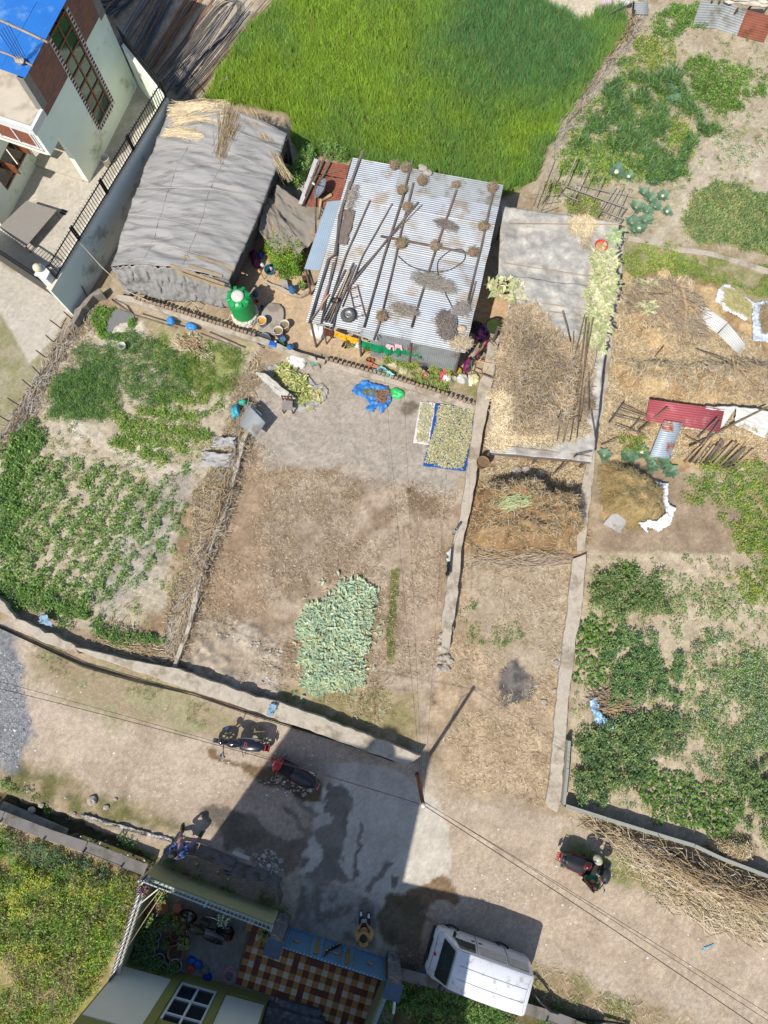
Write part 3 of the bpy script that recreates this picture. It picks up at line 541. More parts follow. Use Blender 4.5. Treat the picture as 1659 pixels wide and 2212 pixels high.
mass('garden_weeds','yellow green weedy growth right of the straw heaps','weeds',[[(1500,1010),(1560,980),(1700,1030),(1700,1180),(1620,1200),(1520,1110)],[(1600,1140),(1700,1160),(1700,1260),(1620,1220)],[(1470,1030),(1500,1040),(1520,1090),(1470,1080)]],45,.15,.22,22,(.04,.09),G_MID+G_YEL[:3],37,flowers=FLOW,nf=1,mask=patchmask(1.,.42))
mass('bush_bed','small green tufts at the top of the right plot','weeds',[[(1275,1195),(1330,1190),(1380,1230),(1360,1245),(1300,1240)]],40,.14,.22,20,(.05,.09),G_MID+G_YEL[:1],38,mask=patchmask(1.2,.4))
for nm_,pls,d_,sd_ in(('low weeds scattered over the soil of the upper right gardens',[[(1350,60),(1500,20),(1700,60),(1700,470),(1470,480),(1400,440),(1250,400),(1210,300)]],9,151),('low weeds scattered over the sandy soil of the right plot',[[(1270,1200),(1700,1200),(1700,1880),(1500,1800),(1235,1720),(1240,1480)]],11,152),('thin weeds over the bare soil of the left garden',[[(230,700),(540,760),(500,960),(480,1060),(380,1300),(300,1370),(60,1280),(20,1000),(110,850)]],13,153)):
 mass('low_weeds',nm_,'weeds',pls,d_,.1,.08,16,(.03,.07),G_MID+G_YEL[:2]+G_DRY+G_DARK,sd_,mask=patchmask(1.6,.46))
mass('weeds','small green weeds between the two low walls','weeds',[[(1065,1345),(1110,1335),(1125,1370),(1090,1395),(1060,1380)],[(995,1305),(1030,1300),(1030,1325),(1000,1325)],[(1005,1350),(1040,1345),(1040,1385),(1010,1385)]],55,.09,.12,14,(.03,.07),G_MID,39,mask=patchmask(1.5,.4))
mass('yard_grass','thin strip of short grass in the brown yard','grass',[[(845,1232),(865,1228),(856,1300),(850,1420),(836,1435),(838,1330)]],260,.05,.04,14,(.03,.06),G_MID+G_DRY[2:3],41,warp=.05,pitch=(.4,1.4),wr=.2)
mass('yard_grass','thin dry grass at the lower end of the brown yard','grass',[[(600,1490),(650,1470),(700,1500),(900,1480),(920,1440),(930,1530),(800,1570),(700,1560)]],50,.06,.03,10,(.03,.06),G_MID+G_DRY+G_DRY,42,mask=patchmask(1.2,.47),pitch=(.3,1.3),wr=.2)
mass('verge_grass','sparse grass verge below the low wall on the road','grass',[[(60,1385),(200,1430),(420,1510),(600,1560),(600,1580),(450,1570),(200,1500),(60,1420)]],45,.07,.03,12,(.03,.06),G_MID+G_DRY,43,mask=patchmask(1.,.46),pitch=(.3,1.3),wr=.2)
mass('verge_grass','thin grass verge below the stalk heap at the right','grass',[[(1240,1860),(1400,1940),(1659,2010),(1700,2040),(1700,1990),(1400,1900),(1260,1830)],[(1140,2090),(1280,2130),(1500,2200),(1400,2230),(1150,2190)]],50,.07,.04,12,(.03,.07),G_MID+G_DRY,44,mask=patchmask(1.,.42),pitch=(.3,1.3),wr=.2)
mass('flower_bush','round green bush with yellow blooms between shed and tin house','bush',[mm('a',(690,420),(800,300),(950,250),(1090,360),(1150,560),(1080,680),(900,740),(760,600))],100,.14,1.15,46,(.05,.1),[(.2,.4,.05),(.26,.46,.06),(.15,.3,.04)],45,warp=.03,flowers=FLOW,nf=5)
mass('bush_bed','green bushes behind the rusty lean-to at the wheat edge','bush',[mm('d',(420,40),(640,120),(560,260),(470,520),(330,720),(160,640),(150,560),(330,240)),mm('d',(700,60),(900,60),(1150,160),(1130,290),(900,260),(780,200))],90,.13,.6,40,(.05,.1),[(.18,.33,.08),(.24,.4,.11)],46,warp=.08,flowers=FLOW,nf=1)
mass('wild_growth','tangled yellow flowering growth of the lower left plot','weeds',[[(-60,1785),(0,1795),(180,1870),(300,1905),(250,2050),(225,2100),(120,2230),(-60,2260)]],44,.24,.5,46,(.05,.15),[(.28,.46,.08),(.2,.36,.07),(.36,.54,.1),(.36,.36,.16),(.15,.27,.07),(.46,.5,.08),(.32,.29,.16)],47,warp=.1,flowers=FLOW,nf=2,mask=patchmask(.9,.36,8),pitch=(.2,1.3),wr=.25)
mass('wild_growth','bright yellow mustard patches in the wild lower left plot','flowers',[mm('30',(0,600),(180,650),(420,760),(400,960),(260,980),(100,900),(0,850)),mm('30',(120,1050),(300,1020),(330,1200),(180,1270),(60,1200)),mm('30',(470,740),(640,720),(680,820),(560,860),(480,830))],26,.2,.6,20,(.05,.1),G_YEL[:2]+[(.4,.44,.08)],147,warp=.2,flowers=FLOW,nf=9,mask=patchmask(1.,.5))
straws('dry_stalks','dead brown stalks between the wild growth of the lower left plot','stalks',[mm('30',(80,900),(400,950),(560,1200),(500,1500),(330,1659),(100,1500),(60,1300))],140,(.2,.7),.012,STRAW_D+STRAW[:2],148,dz=.25,mask=patchmask(.9,.48),pitch=.7)
mass('wild_growth','blue green weeds along the ditch at the lower left','weeds',[[(0,1795),(100,1830),(230,1870),(230,1900),(120,1880),(0,1840)]],55,.15,.3,24,(.05,.09),[(.15,.26,.14),(.12,.2,.1)],48,warp=.1)
mass('ditch_weeds','mixed weeds in the shaded ditch below the road','weeds',[[(0,1690),(60,1720),(130,1770),(240,1820),(320,1850),(330,1830),(200,1780),(100,1740),(0,1680)],[(310,1850),(360,1840),(400,1880),(590,1940),(620,1960),(605,1975),(400,1900)]],50,.12,.2,20,(.04,.08),G_DARK+G_MID+G_DRY[2:3],49,mask=patchmask(1.,.42))
mass('ditch_weeds','green undergrowth behind the slab fence by the van','weeds',[[(840,2110),(920,2130),(1120,2170),(1300,2212),(1300,2300),(840,2300)]],45,.18,.4,32,(.05,.1),G_DARK+G_MID,51,mask=patchmask(.8,.4))
mass('flower_bed','green plants with yellow blooms in front of the clothes line','flowers',[mm('b',(830,430),(960,420),(990,480),(930,600),(860,600),(820,520)),mm('b',(640,440),(830,430),(840,560),(700,510)),mm('b',(1090,560),(1200,540),(1290,560),(1240,640),(1110,640))],80,.1,.45,30,(.04,.08),G_YEL[:2]+G_MID,52,flowers=FLOW,nf=4,warp=.04)
mass('pale_greens','pale yellow green vegetable leaves wilting by the brick edging','vegetables',[mm('b',(900,600),(1000,590),(1080,640),(1200,640),(1230,700),(1210,780),(1130,760),(1060,720),(940,690))],80,.12,.2,18,(.07,.15),[(.3,.36,.1),(.22,.3,.08),(.4,.42,.16)],53,warp=.06)
rs=np.random.RandomState(70)
for i,(p,r_)in enumerate([(m('b',555,385),.22),(m('b',735,425),.24),(m('b',1210,500),.36),(m('b',388,340),.2)]):
 w=g(*p);nn=260 if i!=2 else 420;q=np.sqrt(rs.rand(nn))*r_;a=rs.uniform(0,6.28,nn)
 C=np.stack([np.cos(a)*q,np.sin(a)*q,.1+.5*rs.rand(nn)*(1-(q/r_)**2)],1);c=tint(G_DARK+G_MID,nn,.3,rs);c[rs.rand(nn)<.12]=(.45,.02,.02)
 e=thing('rose_bush',w,['small red flowering bush under the green shirts','red flowering bush behind the blue bag','largest red flowering bush at the right end of the clothes line','small red flowering bush by the black slippers'][i],'bush','red flowering bushes')
 o=link_mesh('foliage',leafmesh('foliage',C,rs.uniform(.05,.09,nn),c,rs=rs),M_leaf,e)
 B().tube([w,w+Vector((0,0,.3))],.012,5).build('stem',mat('green_stem'),e)
# --- straw and litter
straws('straw_litter','golden dry straw spread over the ground right of the plastic roof','straw',[[(1335,600),(1480,600),(1560,690),(1659,780),(1659,1000),(1470,990),(1300,990),(1290,940),(1300,800)],[(1060,990),(1262,1005),(1262,1060),(1040,1060)]],420,(.12,.4),.012,STRAW+STRAW_D[:1],80)
straws('straw_litter','dark matted straw on the mound below the plastic roof','straw',[[(1020,1040),(1130,1035),(1262,1080),(1262,1190),(1080,1210),(1000,1180)]],420,(.1,.35),.012,STRAW_D+STRAW[:2],81)
straws('straw_litter','hay spread over the small mound with the white sheet','straw',[[(1295,1000),(1360,1000),(1430,1060),(1450,1130),(1370,1150),(1300,1120)]],420,(.1,.3),.01,[(.42,.36,.17),(.34,.3,.13)]+STRAW_D,82)
straws('straw_litter','straw lining the round hollow heap behind the grey slab fence','straw',[[(1518,1838),(1560,1802),(1618,1812),(1628,1850),(1580,1878)]],500,(.1,.3),.012,STRAW+STRAW_D,188)
straws('straw_litter','thin dry straw between the two low walls','straw',[[(985,1215),(1250,1210),(1190,1740),(950,1700),(940,1480)]],130,(.05,.18),.009,STRAW+STRAW_D,83,mask=patchmask(.8,.4))
straws('straw_litter','scattered maize bits over the brown yard','straw',[[(540,950),(640,1010),(980,1060),(950,1400),(900,1600),(600,1500),(400,1400),(480,1180)]],170,(.03,.13),.01,STRAW+STRAW_D+STRAW_D+[(.2,.16,.12)],84,mask=patchmask(.9,.42))
straws('straw_litter','dead stalks and straw along the wall of the left plot','straw',[[(500,830),(560,760),(575,800),(540,870),(480,960)],[(420,1060),(480,990),(500,1000),(470,1180),(400,1330),(350,1400),(370,1280),(410,1180)],[(230,1330),(300,1360),(370,1400),(360,1430),(290,1410),(200,1385)]],330,(.15,.5),.014,STRAW[:2]+STRAW_D+[(.4,.36,.3),(.28,.24,.2)],85,warp=.1,pitch=.5)
straws('straw_litter','straw scraps on the road verge by the stalk heap','straw',[[(1200,1750),(1260,1790),(1300,1880),(1400,1930),(1659,1990),(1659,1960),(1400,1880),(1330,1800)],[(1150,2080),(1300,2130),(1500,2212),(1300,2240),(1140,2180)]],60,(.05,.2),.01,STRAW,86)
straws('straw_litter','dry weeds and stalks lying round the garden fence at left','straw',[[(180,650),(240,690),(150,800),(60,930),(0,1010),(0,950),(90,830)]],160,(.1,.35),.014,STRAW_D+[(.3,.28,.25)],87,pitch=.5)
def bits(name,label,cat,polys,n,size,pal,seed):
 rs=np.random.RandomState(seed);V=[];F=[];Cc=[]
 for p in polys:
  xy=scatter(PN(p),n,.1,None,rs);C=G3(xy,0)
  for q in C:
   s=rs.uniform(*size)*(1 if rs.rand()<.9 else 1.8);o=len(V);a=rs.uniform(0,6.28)
   col=np.asarray(pal[rs.randint(len(pal))])*rs.uniform(.8,1.15)
   for k in range(6):t=a+k*math.pi/3;rr=s*rs.uniform(.6,1);V.append((q[0]+math.cos(t)*rr,q[1]+math.sin(t)*rr*.8,q[2]-.005))
   V.append((q[0],q[1],q[2]+s*.7));F+=[[o+k,o+(k+1)%6,o+6]for k in range(6)];Cc+=[col]*7
 me=npmesh(name,np.array(V),np.array(F),np.array(Cc));return tag(link_mesh(name,me,mat('stone_bits',attr=True,rough=.9,bump=.3)),label,cat,kind='stuff')
bits('pebbles','small pale pebbles strewn over the dirt road','pebbles',[[(20,1420),(560,1590),(480,1780),(300,1800),(0,1700)],[(960,1720),(1659,1990),(1659,2200),(1180,2090),(960,1900)],[(1010,1850),(1130,1900),(1110,1960),(1010,1930)]],420,(.008,.028),[(.5,.45,.38),(.38,.34,.28),(.6,.57,.52)],90)
bits('gravel','loose grey gravel in the left corner of the road','gravel',[[(-20,1370),(40,1440),(62,1560),(40,1660),(-20,1640)]],2600,(.015,.035),[(.28,.29,.31),(.2,.21,.23),(.4,.4,.41)],91)
bits('rubble','broken stones and clods in the shaded lane','rubble',[mm('g',(700,870),(1200,700),(1600,900),(1500,1150),(1000,960)),[(395,1350),(430,1360),(610,1390),(600,1520),(560,1500),(560,1400)],mm('31',(0,520),(140,560),(160,700),(40,740))],130,(.02,.07),[(.42,.38,.32),(.5,.46,.4),(.3,.27,.22)],92)
bits('pebbles','loose stones and specks in the walled strip and yard','pebbles',[[(960,1220),(1240,1220),(1190,1740),(950,1690)],[(520,960),(980,1060),(900,1620),(400,1430)]],220,(.007,.02),[(.5,.45,.38),(.3,.25,.2)],93)
bits('litter','tiny white paper and plastic scraps on the road','litter',[[(20,1420),(560,1590),(480,1780),(300,1800),(0,1700)],[(1000,1760),(1659,2000),(1659,2200),(1180,2090)],[(70,1780),(330,1850),(300,1880),(100,1800)],[(590,1600),(680,1600),(680,1700),(580,1720)]],28,(.02,.05),[(.8,.8,.8),(.7,.72,.75)],94)
straws('root_litter','tangle of twigs in the shade left of the van','twigs',[mm('31',(920,1130),(1060,1150),(1080,1330),(1010,1390),(910,1360))],300,(.15,.5),.012,[(.16,.11,.08),(.24,.18,.13)],95,pitch=.6)
# -- low walls, paths, edging
M_conc=mat('weathered_concrete',rgb(196,184,166),.9,grain=.16,var=.1,scale=3,col2=rgb(158,146,126),scale2=1.6,amt2=.5,bump=.6,bscale=25)
M_brick=mat('clay_brick',rgb(176,112,84),.9,var=.25,scale=9,col2=rgb(150,130,110),scale2=4,bump=.5)
M_wood=mat('grey_wood',rgb(128,112,96),.85,var=.2,scale=4,col2=rgb(90,80,70),scale2=5,bump=.5,stretch=(1,1,1))
M_wood_d=mat('dark_wood',rgb(116,104,98),.85,var=.25,scale=5,bump=.4)
M_wood_l=mat('pale_wood',rgb(182,158,124),.8,var=.2,scale=5,bump=.3)
M_white=mat('white_plaster',rgb(236,236,232),.8,var=.05,scale=2,col2=rgb(200,198,188),scale2=2,amt2=.2,bump=.15)
M_mint=mat('mint_plaster',rgb(232,240,222,1.),.85,var=.05,scale=1.5,col2=rgb(178,186,150),scale2=.8,amt2=.15,bump=.15)
M_stone=mat('field_stone',rgb(184,174,160),.9,var=.2,scale=6,bump=.6)
M_black=mat('black_paint',(.015,.015,.017),.4,var=.1,bump=0)
def densify(poly,step=.25,j=.02):
 out=[]
 for i in range(len(poly)):
  a=Vector(poly[i]);b=Vector(poly[(i+1)%len(poly)]);n=max(1,int((b-a).length/step))
  for k in range(n):
   p=a+(b-a)*(k/n);out.append((p.x+rnd.uniform(-j,j),p.y+rnd.uniform(-j,j)))
 return out
def lowwall(name,label,poly_px,h,z0=-.1,mt=None,j=.025,cat='wall'):
 poly=densify([(p.x,p.y)for p in PN(poly_px,h)],.22,j)
 return B().prism(poly,z0,h).build(name,mt or M_conc,bev=.015,label=label,cat=cat)
lowwall('low_wall','long low concrete wall between the brown yard and the dirt road',[(160,1396),(283,1426),(387,1446),(470,1475),(553,1506),(600,1514),(700,1552),(800,1590),(910,1634),(880,1652),(790,1622),(700,1590),(620,1562),(553,1538),(400,1486),(287,1448),(170,1408)],.5)
lowwall('low_wall','rough stretch of road wall half buried in straw at the left',[(20,1322),(70,1352),(165,1392),(168,1410),(110,1394),(30,1348)],.4,j=.06)
lowwall('low_wall','short piece of low wall at the left edge above the gravel',[(-60,1265),(0,1293),(37,1338),(0,1320),(-60,1290)],.45)
lowwall('low_wall','low wall between the brown yard and the walled strip',[(1060,716),(1033,840),(1028,876),(1012,990),(996,1106),(983,1156),(966,1260),(953,1353),(975,1369),(986,1306),(1000,1169),(1016,1106),(1026,1046),(1043,936),(1065,823),(1080,720)],.42)
lowwall('low_wall','low pale wall beside the right vegetable plot',[(1237,1206),(1236,1219),(1223,1339),(1206,1466),(1190,1653),(1179,1732),(1186,1745),(1204,1756),(1213,1726),(1221,1606),(1226,1539),(1236,1449),(1246,1372),(1258,1306),(1266,1216),(1268,1195)],.2)
lowwall('low_wall','low wall running down the right side of the plastic roof',[(1338,492),(1325,620),(1312,720),(1298,830),(1280,960),(1262,1020),(1253,1080),(1246,1190),(1262,1190),(1279,1053),(1288,973),(1312,830),(1326,720),(1342,620),(1352,500)],.15)
lowwall('concrete_path','narrow concrete path crossing the right edge below the onion bed',mm('02',(760,1530),(900,1545),(1100,1600),(1300,1630),(1700,1750),(1700,1790),(1300,1660),(1050,1625),(880,1580),(750,1560)),.1,cat='path')
lowwall('low_wall','thin wall end block above the gravel path by the left plot',[(372,1440),(378,1444),(414,1352),(440,1225),(488,1108),(530,950),(540,930),(532,925),(520,946),(478,1106),(430,1222),(404,1350)],.3)
lowwall('low_wall','narrow wall between the shed and the left garden',[(245,645),(290,654),(400,690),(553,738),(640,768),(700,784),(702,776),(640,758),(553,724),(400,676),(290,642),(250,634)],.35)
lowwall('low_wall','low plastered kerb under the brick edging of the forecourt',[(700,790),(760,806),(860,832),(960,866),(1028,886),(1032,876),(960,850),(860,818),(760,790),(704,772)],.16)
lowwall('ruined_wall','crumbling dark wall stub beside the white gate post',mm('j',(1170,850),(1060,900),(960,990),(880,1100),(820,1240),(860,1260),(930,1150),(1000,1020),(1100,930),(1185,890)),.5,mt=mat('dark_rubble',rgb(150,140,128),.95,var=.3,scale=6,bump=1.),j=.05)
brick_me=B().box((0,0,0),(.115,.09,.13)).build('brick',mat('weathered_brick',rgb(166,148,128),.9,var=.2,scale=9,col2=rgb(150,112,90),scale2=5,bump=.5),None);_bm=brick_me.data;bpy.data.objects.remove(brick_me)
for(pts,hz,par,lab)in(([(702,776),(760,792),(860,820),(960,852),(1026,875)],.24,0,'row of bricks on edge between the forecourt and the grey yard'),([(290,644),(400,678),(553,727)],.42,1,'row of bricks on edge along the wall below the tarpaulin shed')):
 e=thing('brick_edging',P(*pts[0]),lab,'edging');W=[P(a,b,hz)for a,b in pts];off=ORG[e.name]
 acc=.0
 for a,b in zip(W[:-1],W[1:]):
  d=(b-a);L=d.length;k=int(L/.15)
  for i in range(k):
   p=a+d*(i+.5)/k;o=bpy.data.objects.new('brick',_bm);COL.objects.link(o);o.parent=e;o.location=p-off+Vector((0,0,rnd.uniform(-.02,.02)));o.rotation_euler=(rnd.uniform(-.08,.08),rnd.uniform(-.1,.1),math.atan2(d.y,d.x)+rnd.uniform(-.12,.12))
def stone(p,r,hz=.6,label=None,group=None,z=0.,name='stone',mt=None):
 b=B();q=P(*p,z)if len(p)==2 else Vector(p);q.z=max(q.z,float(GZ(q.x,q.y))if z==0 else z)
 b.sphere((q.x,q.y,q.z+r*hz*.6),r,10,(1,rnd.uniform(.7,1),hz)).jitter(r*.12)
 return b.build(name,mt or M_stone,smooth=False,bev=r*.1,label=label,cat='stone',group=group)
for p,r in zip(mm('21',(1205,720),(1240,755),(1210,800),(1195,830),(1215,880),(1235,940),(1200,945),(1255,965),(1190,970),(1230,985),(1195,1015),(1225,1010),(1245,1020)),(.1,.2,.16,.12,.22,.14,.12,.13,.1,.1,.17,.15,.1)):
 stone(p,r,.6,'pale stone in the loose heap ending the middle low wall','stones ending the middle low wall')
for p,r in zip(mm('a',(380,1390),(440,1400),(490,1440),(560,1460),(400,1440),(540,1490),(480,1480),(350,1360)),(.1,.09,.16,.13,.08,.09,.1,.07)):
 stone(p,r,.5,'rounded stone beside the slab of grey rock by the green tank','stones beside the rock slab')
for p,r in zip(mm('12',(30,1395),(90,1385),(180,1410)),(.18,.15,.17)):stone(p,r,.5,'pale block below the front edge of the plastic roof','blocks below the plastic roof')
for p,r in zip(mm('30',(185,145),(600,210),(690,255),(270,240),(210,270),(750,200),(480,300)),(.08,.17,.1,.1,.14,.07,.08)):stone(p,r,.6,'rubble stone on the bank above the ditch','stones on the ditch bank')
for p,r in zip(mm('22',(160,1125),(205,1230),(210,1255),(275,1160),(290,985),(330,940),(310,1050)),(.09,.12,.09,.1,.14,.2,.1)):stone(p,r,.4,'loose stone along the pale wall of the right plot','stones along the pale right wall')
for q,sx,sy,lb in((m('21',1243,757),.34,.2,'grey loose block closing the end of the middle low wall'),(m('21',1229,822),.3,.55,'long pale slab at the broken end of the middle low wall')):w=P(*q);B().box((w.x,w.y,.15),(sx,sy,.3),-.12).jitter(.015).build('loose_slab',M_conc,bev=.02,label=lb,cat='slab')
rk=mm('a',(640,1050),(720,1035),(830,1045),(880,1110),(895,1180),(890,1260),(850,1330),(860,1400),(800,1450),(720,1460),(620,1440),(560,1400),(540,1330),(580,1260),(600,1180),(610,1110))
B().prism(densify([(p.x,p.y)for p in PN(rk,.14)],.15,.02),-.05,.14).build('rock_slab',mat('grey_rock',rgb(176,168,156),.9,var=.12,scale=4,col2=rgb(140,130,118),scale2=2,bump=.7),bev=.04,label='large flat grey rock slab carrying the three white buckets',cat='rock')
# -- corrugated sheet
M_tin=mat('galvanised_tin',rgb(186,190,192),.5,grain=.1,metal=.2,var=.1,scale=1.5,col2=rgb(168,156,140),scale2=1.1,amt2=.42,bump=.1,spec=.5)
M_tin2=mat('galvanised_tin_cool',rgb(178,184,190),.5,metal=.25,var=.14,scale=1.5,col2=rgb(156,146,134),scale2=1.3,amt2=.5,bump=.1,spec=.5)
M_tin_d=mat('dull_tin',rgb(166,170,170),.6,metal=.2,var=.15,scale=2,col2=rgb(132,124,112),scale2=1.5,amt2=.4,bump=.1)
M_tin_b=mat('blue_grey_tin',rgb(178,196,210),.45,metal=.2,var=.06,scale=2,bump=.05)
M_tin_r=mat('rusty_tin',rgb(150,92,72),.8,var=.2,scale=3,col2=rgb(112,66,50),scale2=2,bump=.2)
def corr(corners,run,pitch=.076,amp=.011,nl=2,sag=.0,b=None,curl=0.,skin=.003):
 """corners a,b,c,d (a->b along the ridges if run==0 else across); thin folded sheet with two faces"""
 a,b_,c,d=[Vector(p)for p in corners]
 if run==0:A,Bq,C,D=a,b_,c,d
 else:A,Bq,C,D=a,d,c,b_
 W=(D-A).length;n=max(4,int(W/pitch)*4);nrm=(Bq-A).cross(D-A).normalized();bb=b or B()
 if nrm.z<0:nrm=-nrm
 def fn(u,v):
  p=A.lerp(Bq,u).lerp(D.lerp(C,u),v);return p+nrm*(amp*math.sin(v*W/pitch*2*math.pi)-sag*math.sin(u*math.pi)+curl*(u*u))
 o=len(bb.v);bb.grid(fn,nl,n);return bb
# -- tin house
R_TL,R_TR,R_BR,R_BL=(762,341),(1088,400),(1005,758),(662,690)
def roofz(v):return 2.35+.35*v
def RP(u,v,dz=0.):
 z=roofz(v)+dz
 tl,tr,br,bl=P(*R_TL,roofz(1)+dz),P(*R_TR,roofz(1)+dz),P(*R_BR,roofz(0)+dz),P(*R_BL,roofz(0)+dz)
 p=bl.lerp(br,u).lerp(tl.lerp(tr,u),v);return p
th=thing('tin_house',P(830,600),'low house under a corrugated silver tin roof held down with poles','house')
cols_u=[0,.34,.68,1.0];rows=8
for ci in range(3):
 for ri in range(rows):
  u0,u1=cols_u[ci]-(.02 if ci else 0),cols_u[ci+1];v0,v1=ri/rows-.012,(ri+1)/rows
  vo=(0,.012,0)[ci]if ri==0 else 0;dz=.012*ci+.016*(ri%2)+rnd.uniform(0,.006)
  q=[RP(u0,v0+vo,dz),RP(u1+rnd.uniform(-.004,.008),v0+vo,dz),RP(u1+rnd.uniform(-.004,.008),v1,dz+.004),RP(u0,v1,dz+.004)]
  s=corr(q,0).build('roof_sheet',[M_tin,M_tin,M_tin2,M_tin][rnd.randint(0,3)]if(ci,ri)not in((2,7),(1,7))else M_tin_d,th,smooth=True)
M_wallin=mat('mud_wall',rgb(150,132,108),.95,var=.2,bump=.6)
hb_=B();eav=[RP(.03,.22),RP(.4,.22),RP(.4,.05),RP(.97,.045),RP(.97,.97),RP(.03,.97)]
for i in range(6):
 a,b=eav[i],eav[(i+1)%6]
 hb_.add([(a.x,a.y,0),(b.x,b.y,0),(b.x,b.y,b.z-.04),(a.x,a.y,a.z-.04)],[[0,1,2,3]])
hb_.build('wall',M_wallin,th,sol=.12)
f0,f1=RP(.40,.035),RP(.97,.035)
for i in range(6):
 a=f0.lerp(f1,i/6);b=f0.lerp(f1,(i+1)/6);n_=Vector((-.05,-.12,0))
 corr([Vector((a.x,a.y,.1))+n_,Vector((a.x,a.y,2.25))+n_,Vector((b.x,b.y,2.25))+n_,Vector((b.x,b.y,.1))+n_],0).build('wall_sheet',M_tin_d,th,smooth=True)
a,b=RP(.25,.02),RP(.44,.015)
corr([a+Vector((0,-.12,-.4)),b+Vector((0,-.18,-.5)),b+Vector((0,.1,-.12)),a+Vector((0,.1,-.12))],0).build('awning_sheet',M_tin_d,th,smooth=True)
for u in(.02,.33,.66,.97):p=RP(u,.01);B().tube([(p.x,p.y,0),(p.x,p.y,p.z-.03)],.045,7).build('post',M_wood_d,th)
q=[P(657,581,1.95),P(690,584,2.0),P(738,434,2.1),P(706,437,2.05)]
ls=thing('lean_to_roof',P(700,510),'narrow pale blue tin lean-to roof along the left side of the tin house','roof')
for i in range(2):corr([q[0].lerp(q[3],i/2),q[1].lerp(q[2],i/2),q[1].lerp(q[2],(i+1)/2+.01),q[0].lerp(q[3],(i+1)/2+.01)],1).build('roof_sheet',M_tin_b,ls,smooth=True)
for p in(q[0],q[3]):B().tube([(p.x+.05,p.y+.05,0),(p.x+.05,p.y+.05,p.z-.03)],.04,6).build('post',M_wood_d,ls)
rl=thing('rusty_shed',P(690,420),'small shed under rusty brown tin sheets at the wheat edge','shed')
def D(x,y,h):return P(*m('d',x,y),h)
for q in(((650,210),(1145,295),(1085,520),(590,420)),((600,440),(1080,530),(1050,700),(540,600)),((540,600),(1050,700),(1000,880),(480,800)),((480,790),(1000,870),(960,1000),(430,960))):
 corr([D(*q[0],1.85),D(*q[1],1.95),D(*q[2],1.95),D(*q[3],1.85)],0).build('roof_sheet',M_tin_r,rl,smooth=True)
corr([D(570,180,1.88),D(665,210,1.9),D(400,935,1.9),D(310,920,1.88)],1,amp=.012).build('edge_sheet',mat('white_grey_tin',rgb(206,202,198),.7,bump=.3),rl,smooth=True)
rb=B();pl=[D(640,240,1.8),D(1120,330,1.8),D(960,980,1.8),D(380,930,1.8)]
for i in range(4):a,b=pl[i],pl[(i+1)%4];rb.add([(a.x,a.y,0),(b.x,b.y,0),(b.x,b.y,1.78),(a.x,a.y,1.78)],[[0,1,2,3]])
rb.build('wall',mat('cracked_mud',rgb(170,160,142),.95,var=.2,bump=.8),rl,sol=.1)
def pole(pts,r=.035,mt=None,label=None,group=None,name='wooden_pole',n=6,cat='pole'):
 return B().tube(pts,r,n).build(name,mt or M_wood_d,smooth=True,label=label,cat=cat,group=group)
for i,(a,b,r)in enumerate([((780,80),(380,960),.05),((850,190),(630,640),.05),((620,290),(430,800),.045),((585,640),(595,1400),.03),((700,60),(600,300),.015),((930,0),(860,190),.015),((500,500),(1000,380),.012),((640,350),(1095,395),.012),((680,850),(640,1180),.05),((850,770),(700,870),.06)]):
 pole([D(*a,2.0),D(*b,1.95)],r,M_wood if i<8 else M_wood_l,['long grey pole along the left edge of the rusty shed','second grey pole across the rusty shed','shorter grey pole lying beside the white edge sheet','thin upright pole leaning at the corner of the rusty shed','thin twig sticking out into the bush by the rusty shed','thin twig sticking out over the bush flowers','thin cane lying across the rusty shed','upper thin cane lying across the rusty shed','pale log leaning against the rusty shed front','bent log below the dish on the rusty shed'][i])
ds=thing('satellite_dish',D(720,700,1.95),'old grey satellite dish lying on the rusty shed','dish');tl_=Matrix.Rotation(-.9,3,'Y')@Matrix.Rotation(.3,3,'X');tl_=Matrix.Rotation(math.radians(-35),3,'Z')@tl_
c_=D(720,700,2.25)
B().lathe(c_,[(.02,0),(.15,.02),(.27,.07),(.36,.14),(.37,.14)],28,tl_,cap=False).build('reflector',mat('dish_grey',rgb(150,158,166),.45,metal=.3),ds,smooth=True,sol=.008)
for k in range(3):t=k*2.1;B().tube([c_+tl_@Vector((.3*math.cos(t),.3*math.sin(t),.12)),c_+tl_@Vector((0,0,.42))],.01,5).build('arm',M_black,ds)
B().tube([c_+tl_@Vector((0,0,.38)),c_+tl_@Vector((0,0,.48))],.035,10).build('receiver',M_white,ds)
# -- soft sheets
def cloth(name,corners,nu,nv,mt,z=None,amp=.03,fold=(3,14),seed=1,parent=None,ridge=0.,label=None,cat=None,group=None,sol=.006,edge=.03,zf=None,pile=None,kind=None):
 """wrinkled sheet; corners a,b,c,d are world vectors"""
 a,b,c,d=[Vector(p)for p in corners];bb=B()
 def fn(u,v):
  p=a.lerp(b,u).lerp(d.lerp(c,u),v)
  n1=mnoise.fractal(Vector((u*fold[0]+seed,v*fold[1],seed*1.7)),1.,2.,4);n2=abs(mnoise.noise(Vector((u*fold[0]*.7+v*2+seed,v*fold[1]*.8+u*3,seed))))
  ex=mnoise.noise(Vector((u*5,v*5,seed+9)))*edge;ey=mnoise.noise(Vector((u*5,v*5,seed+19)))*edge
  q=Vector((p.x+ex,p.y+ey,p.z+amp*(n1*.7+(.5-n2)*.9)+ridge*math.sin(math.pi*u)))
  if zf:q.z+=zf(u,v)
  return q
 bb.grid(fn,nu,nv);return bb.build(name,mt,parent,smooth=True,sol=sol,label=label,cat=cat,group=group,kind=kind)
M_tarp=mat('grey_tarpaulin',rgb(168,165,160),.75,var=.07,scale=2,col2=rgb(132,129,125),scale2=1.4,amt2=.4,bump=.8,bscale=5,stretch=(.5,3.2,1),spec=.35,grain=.1)
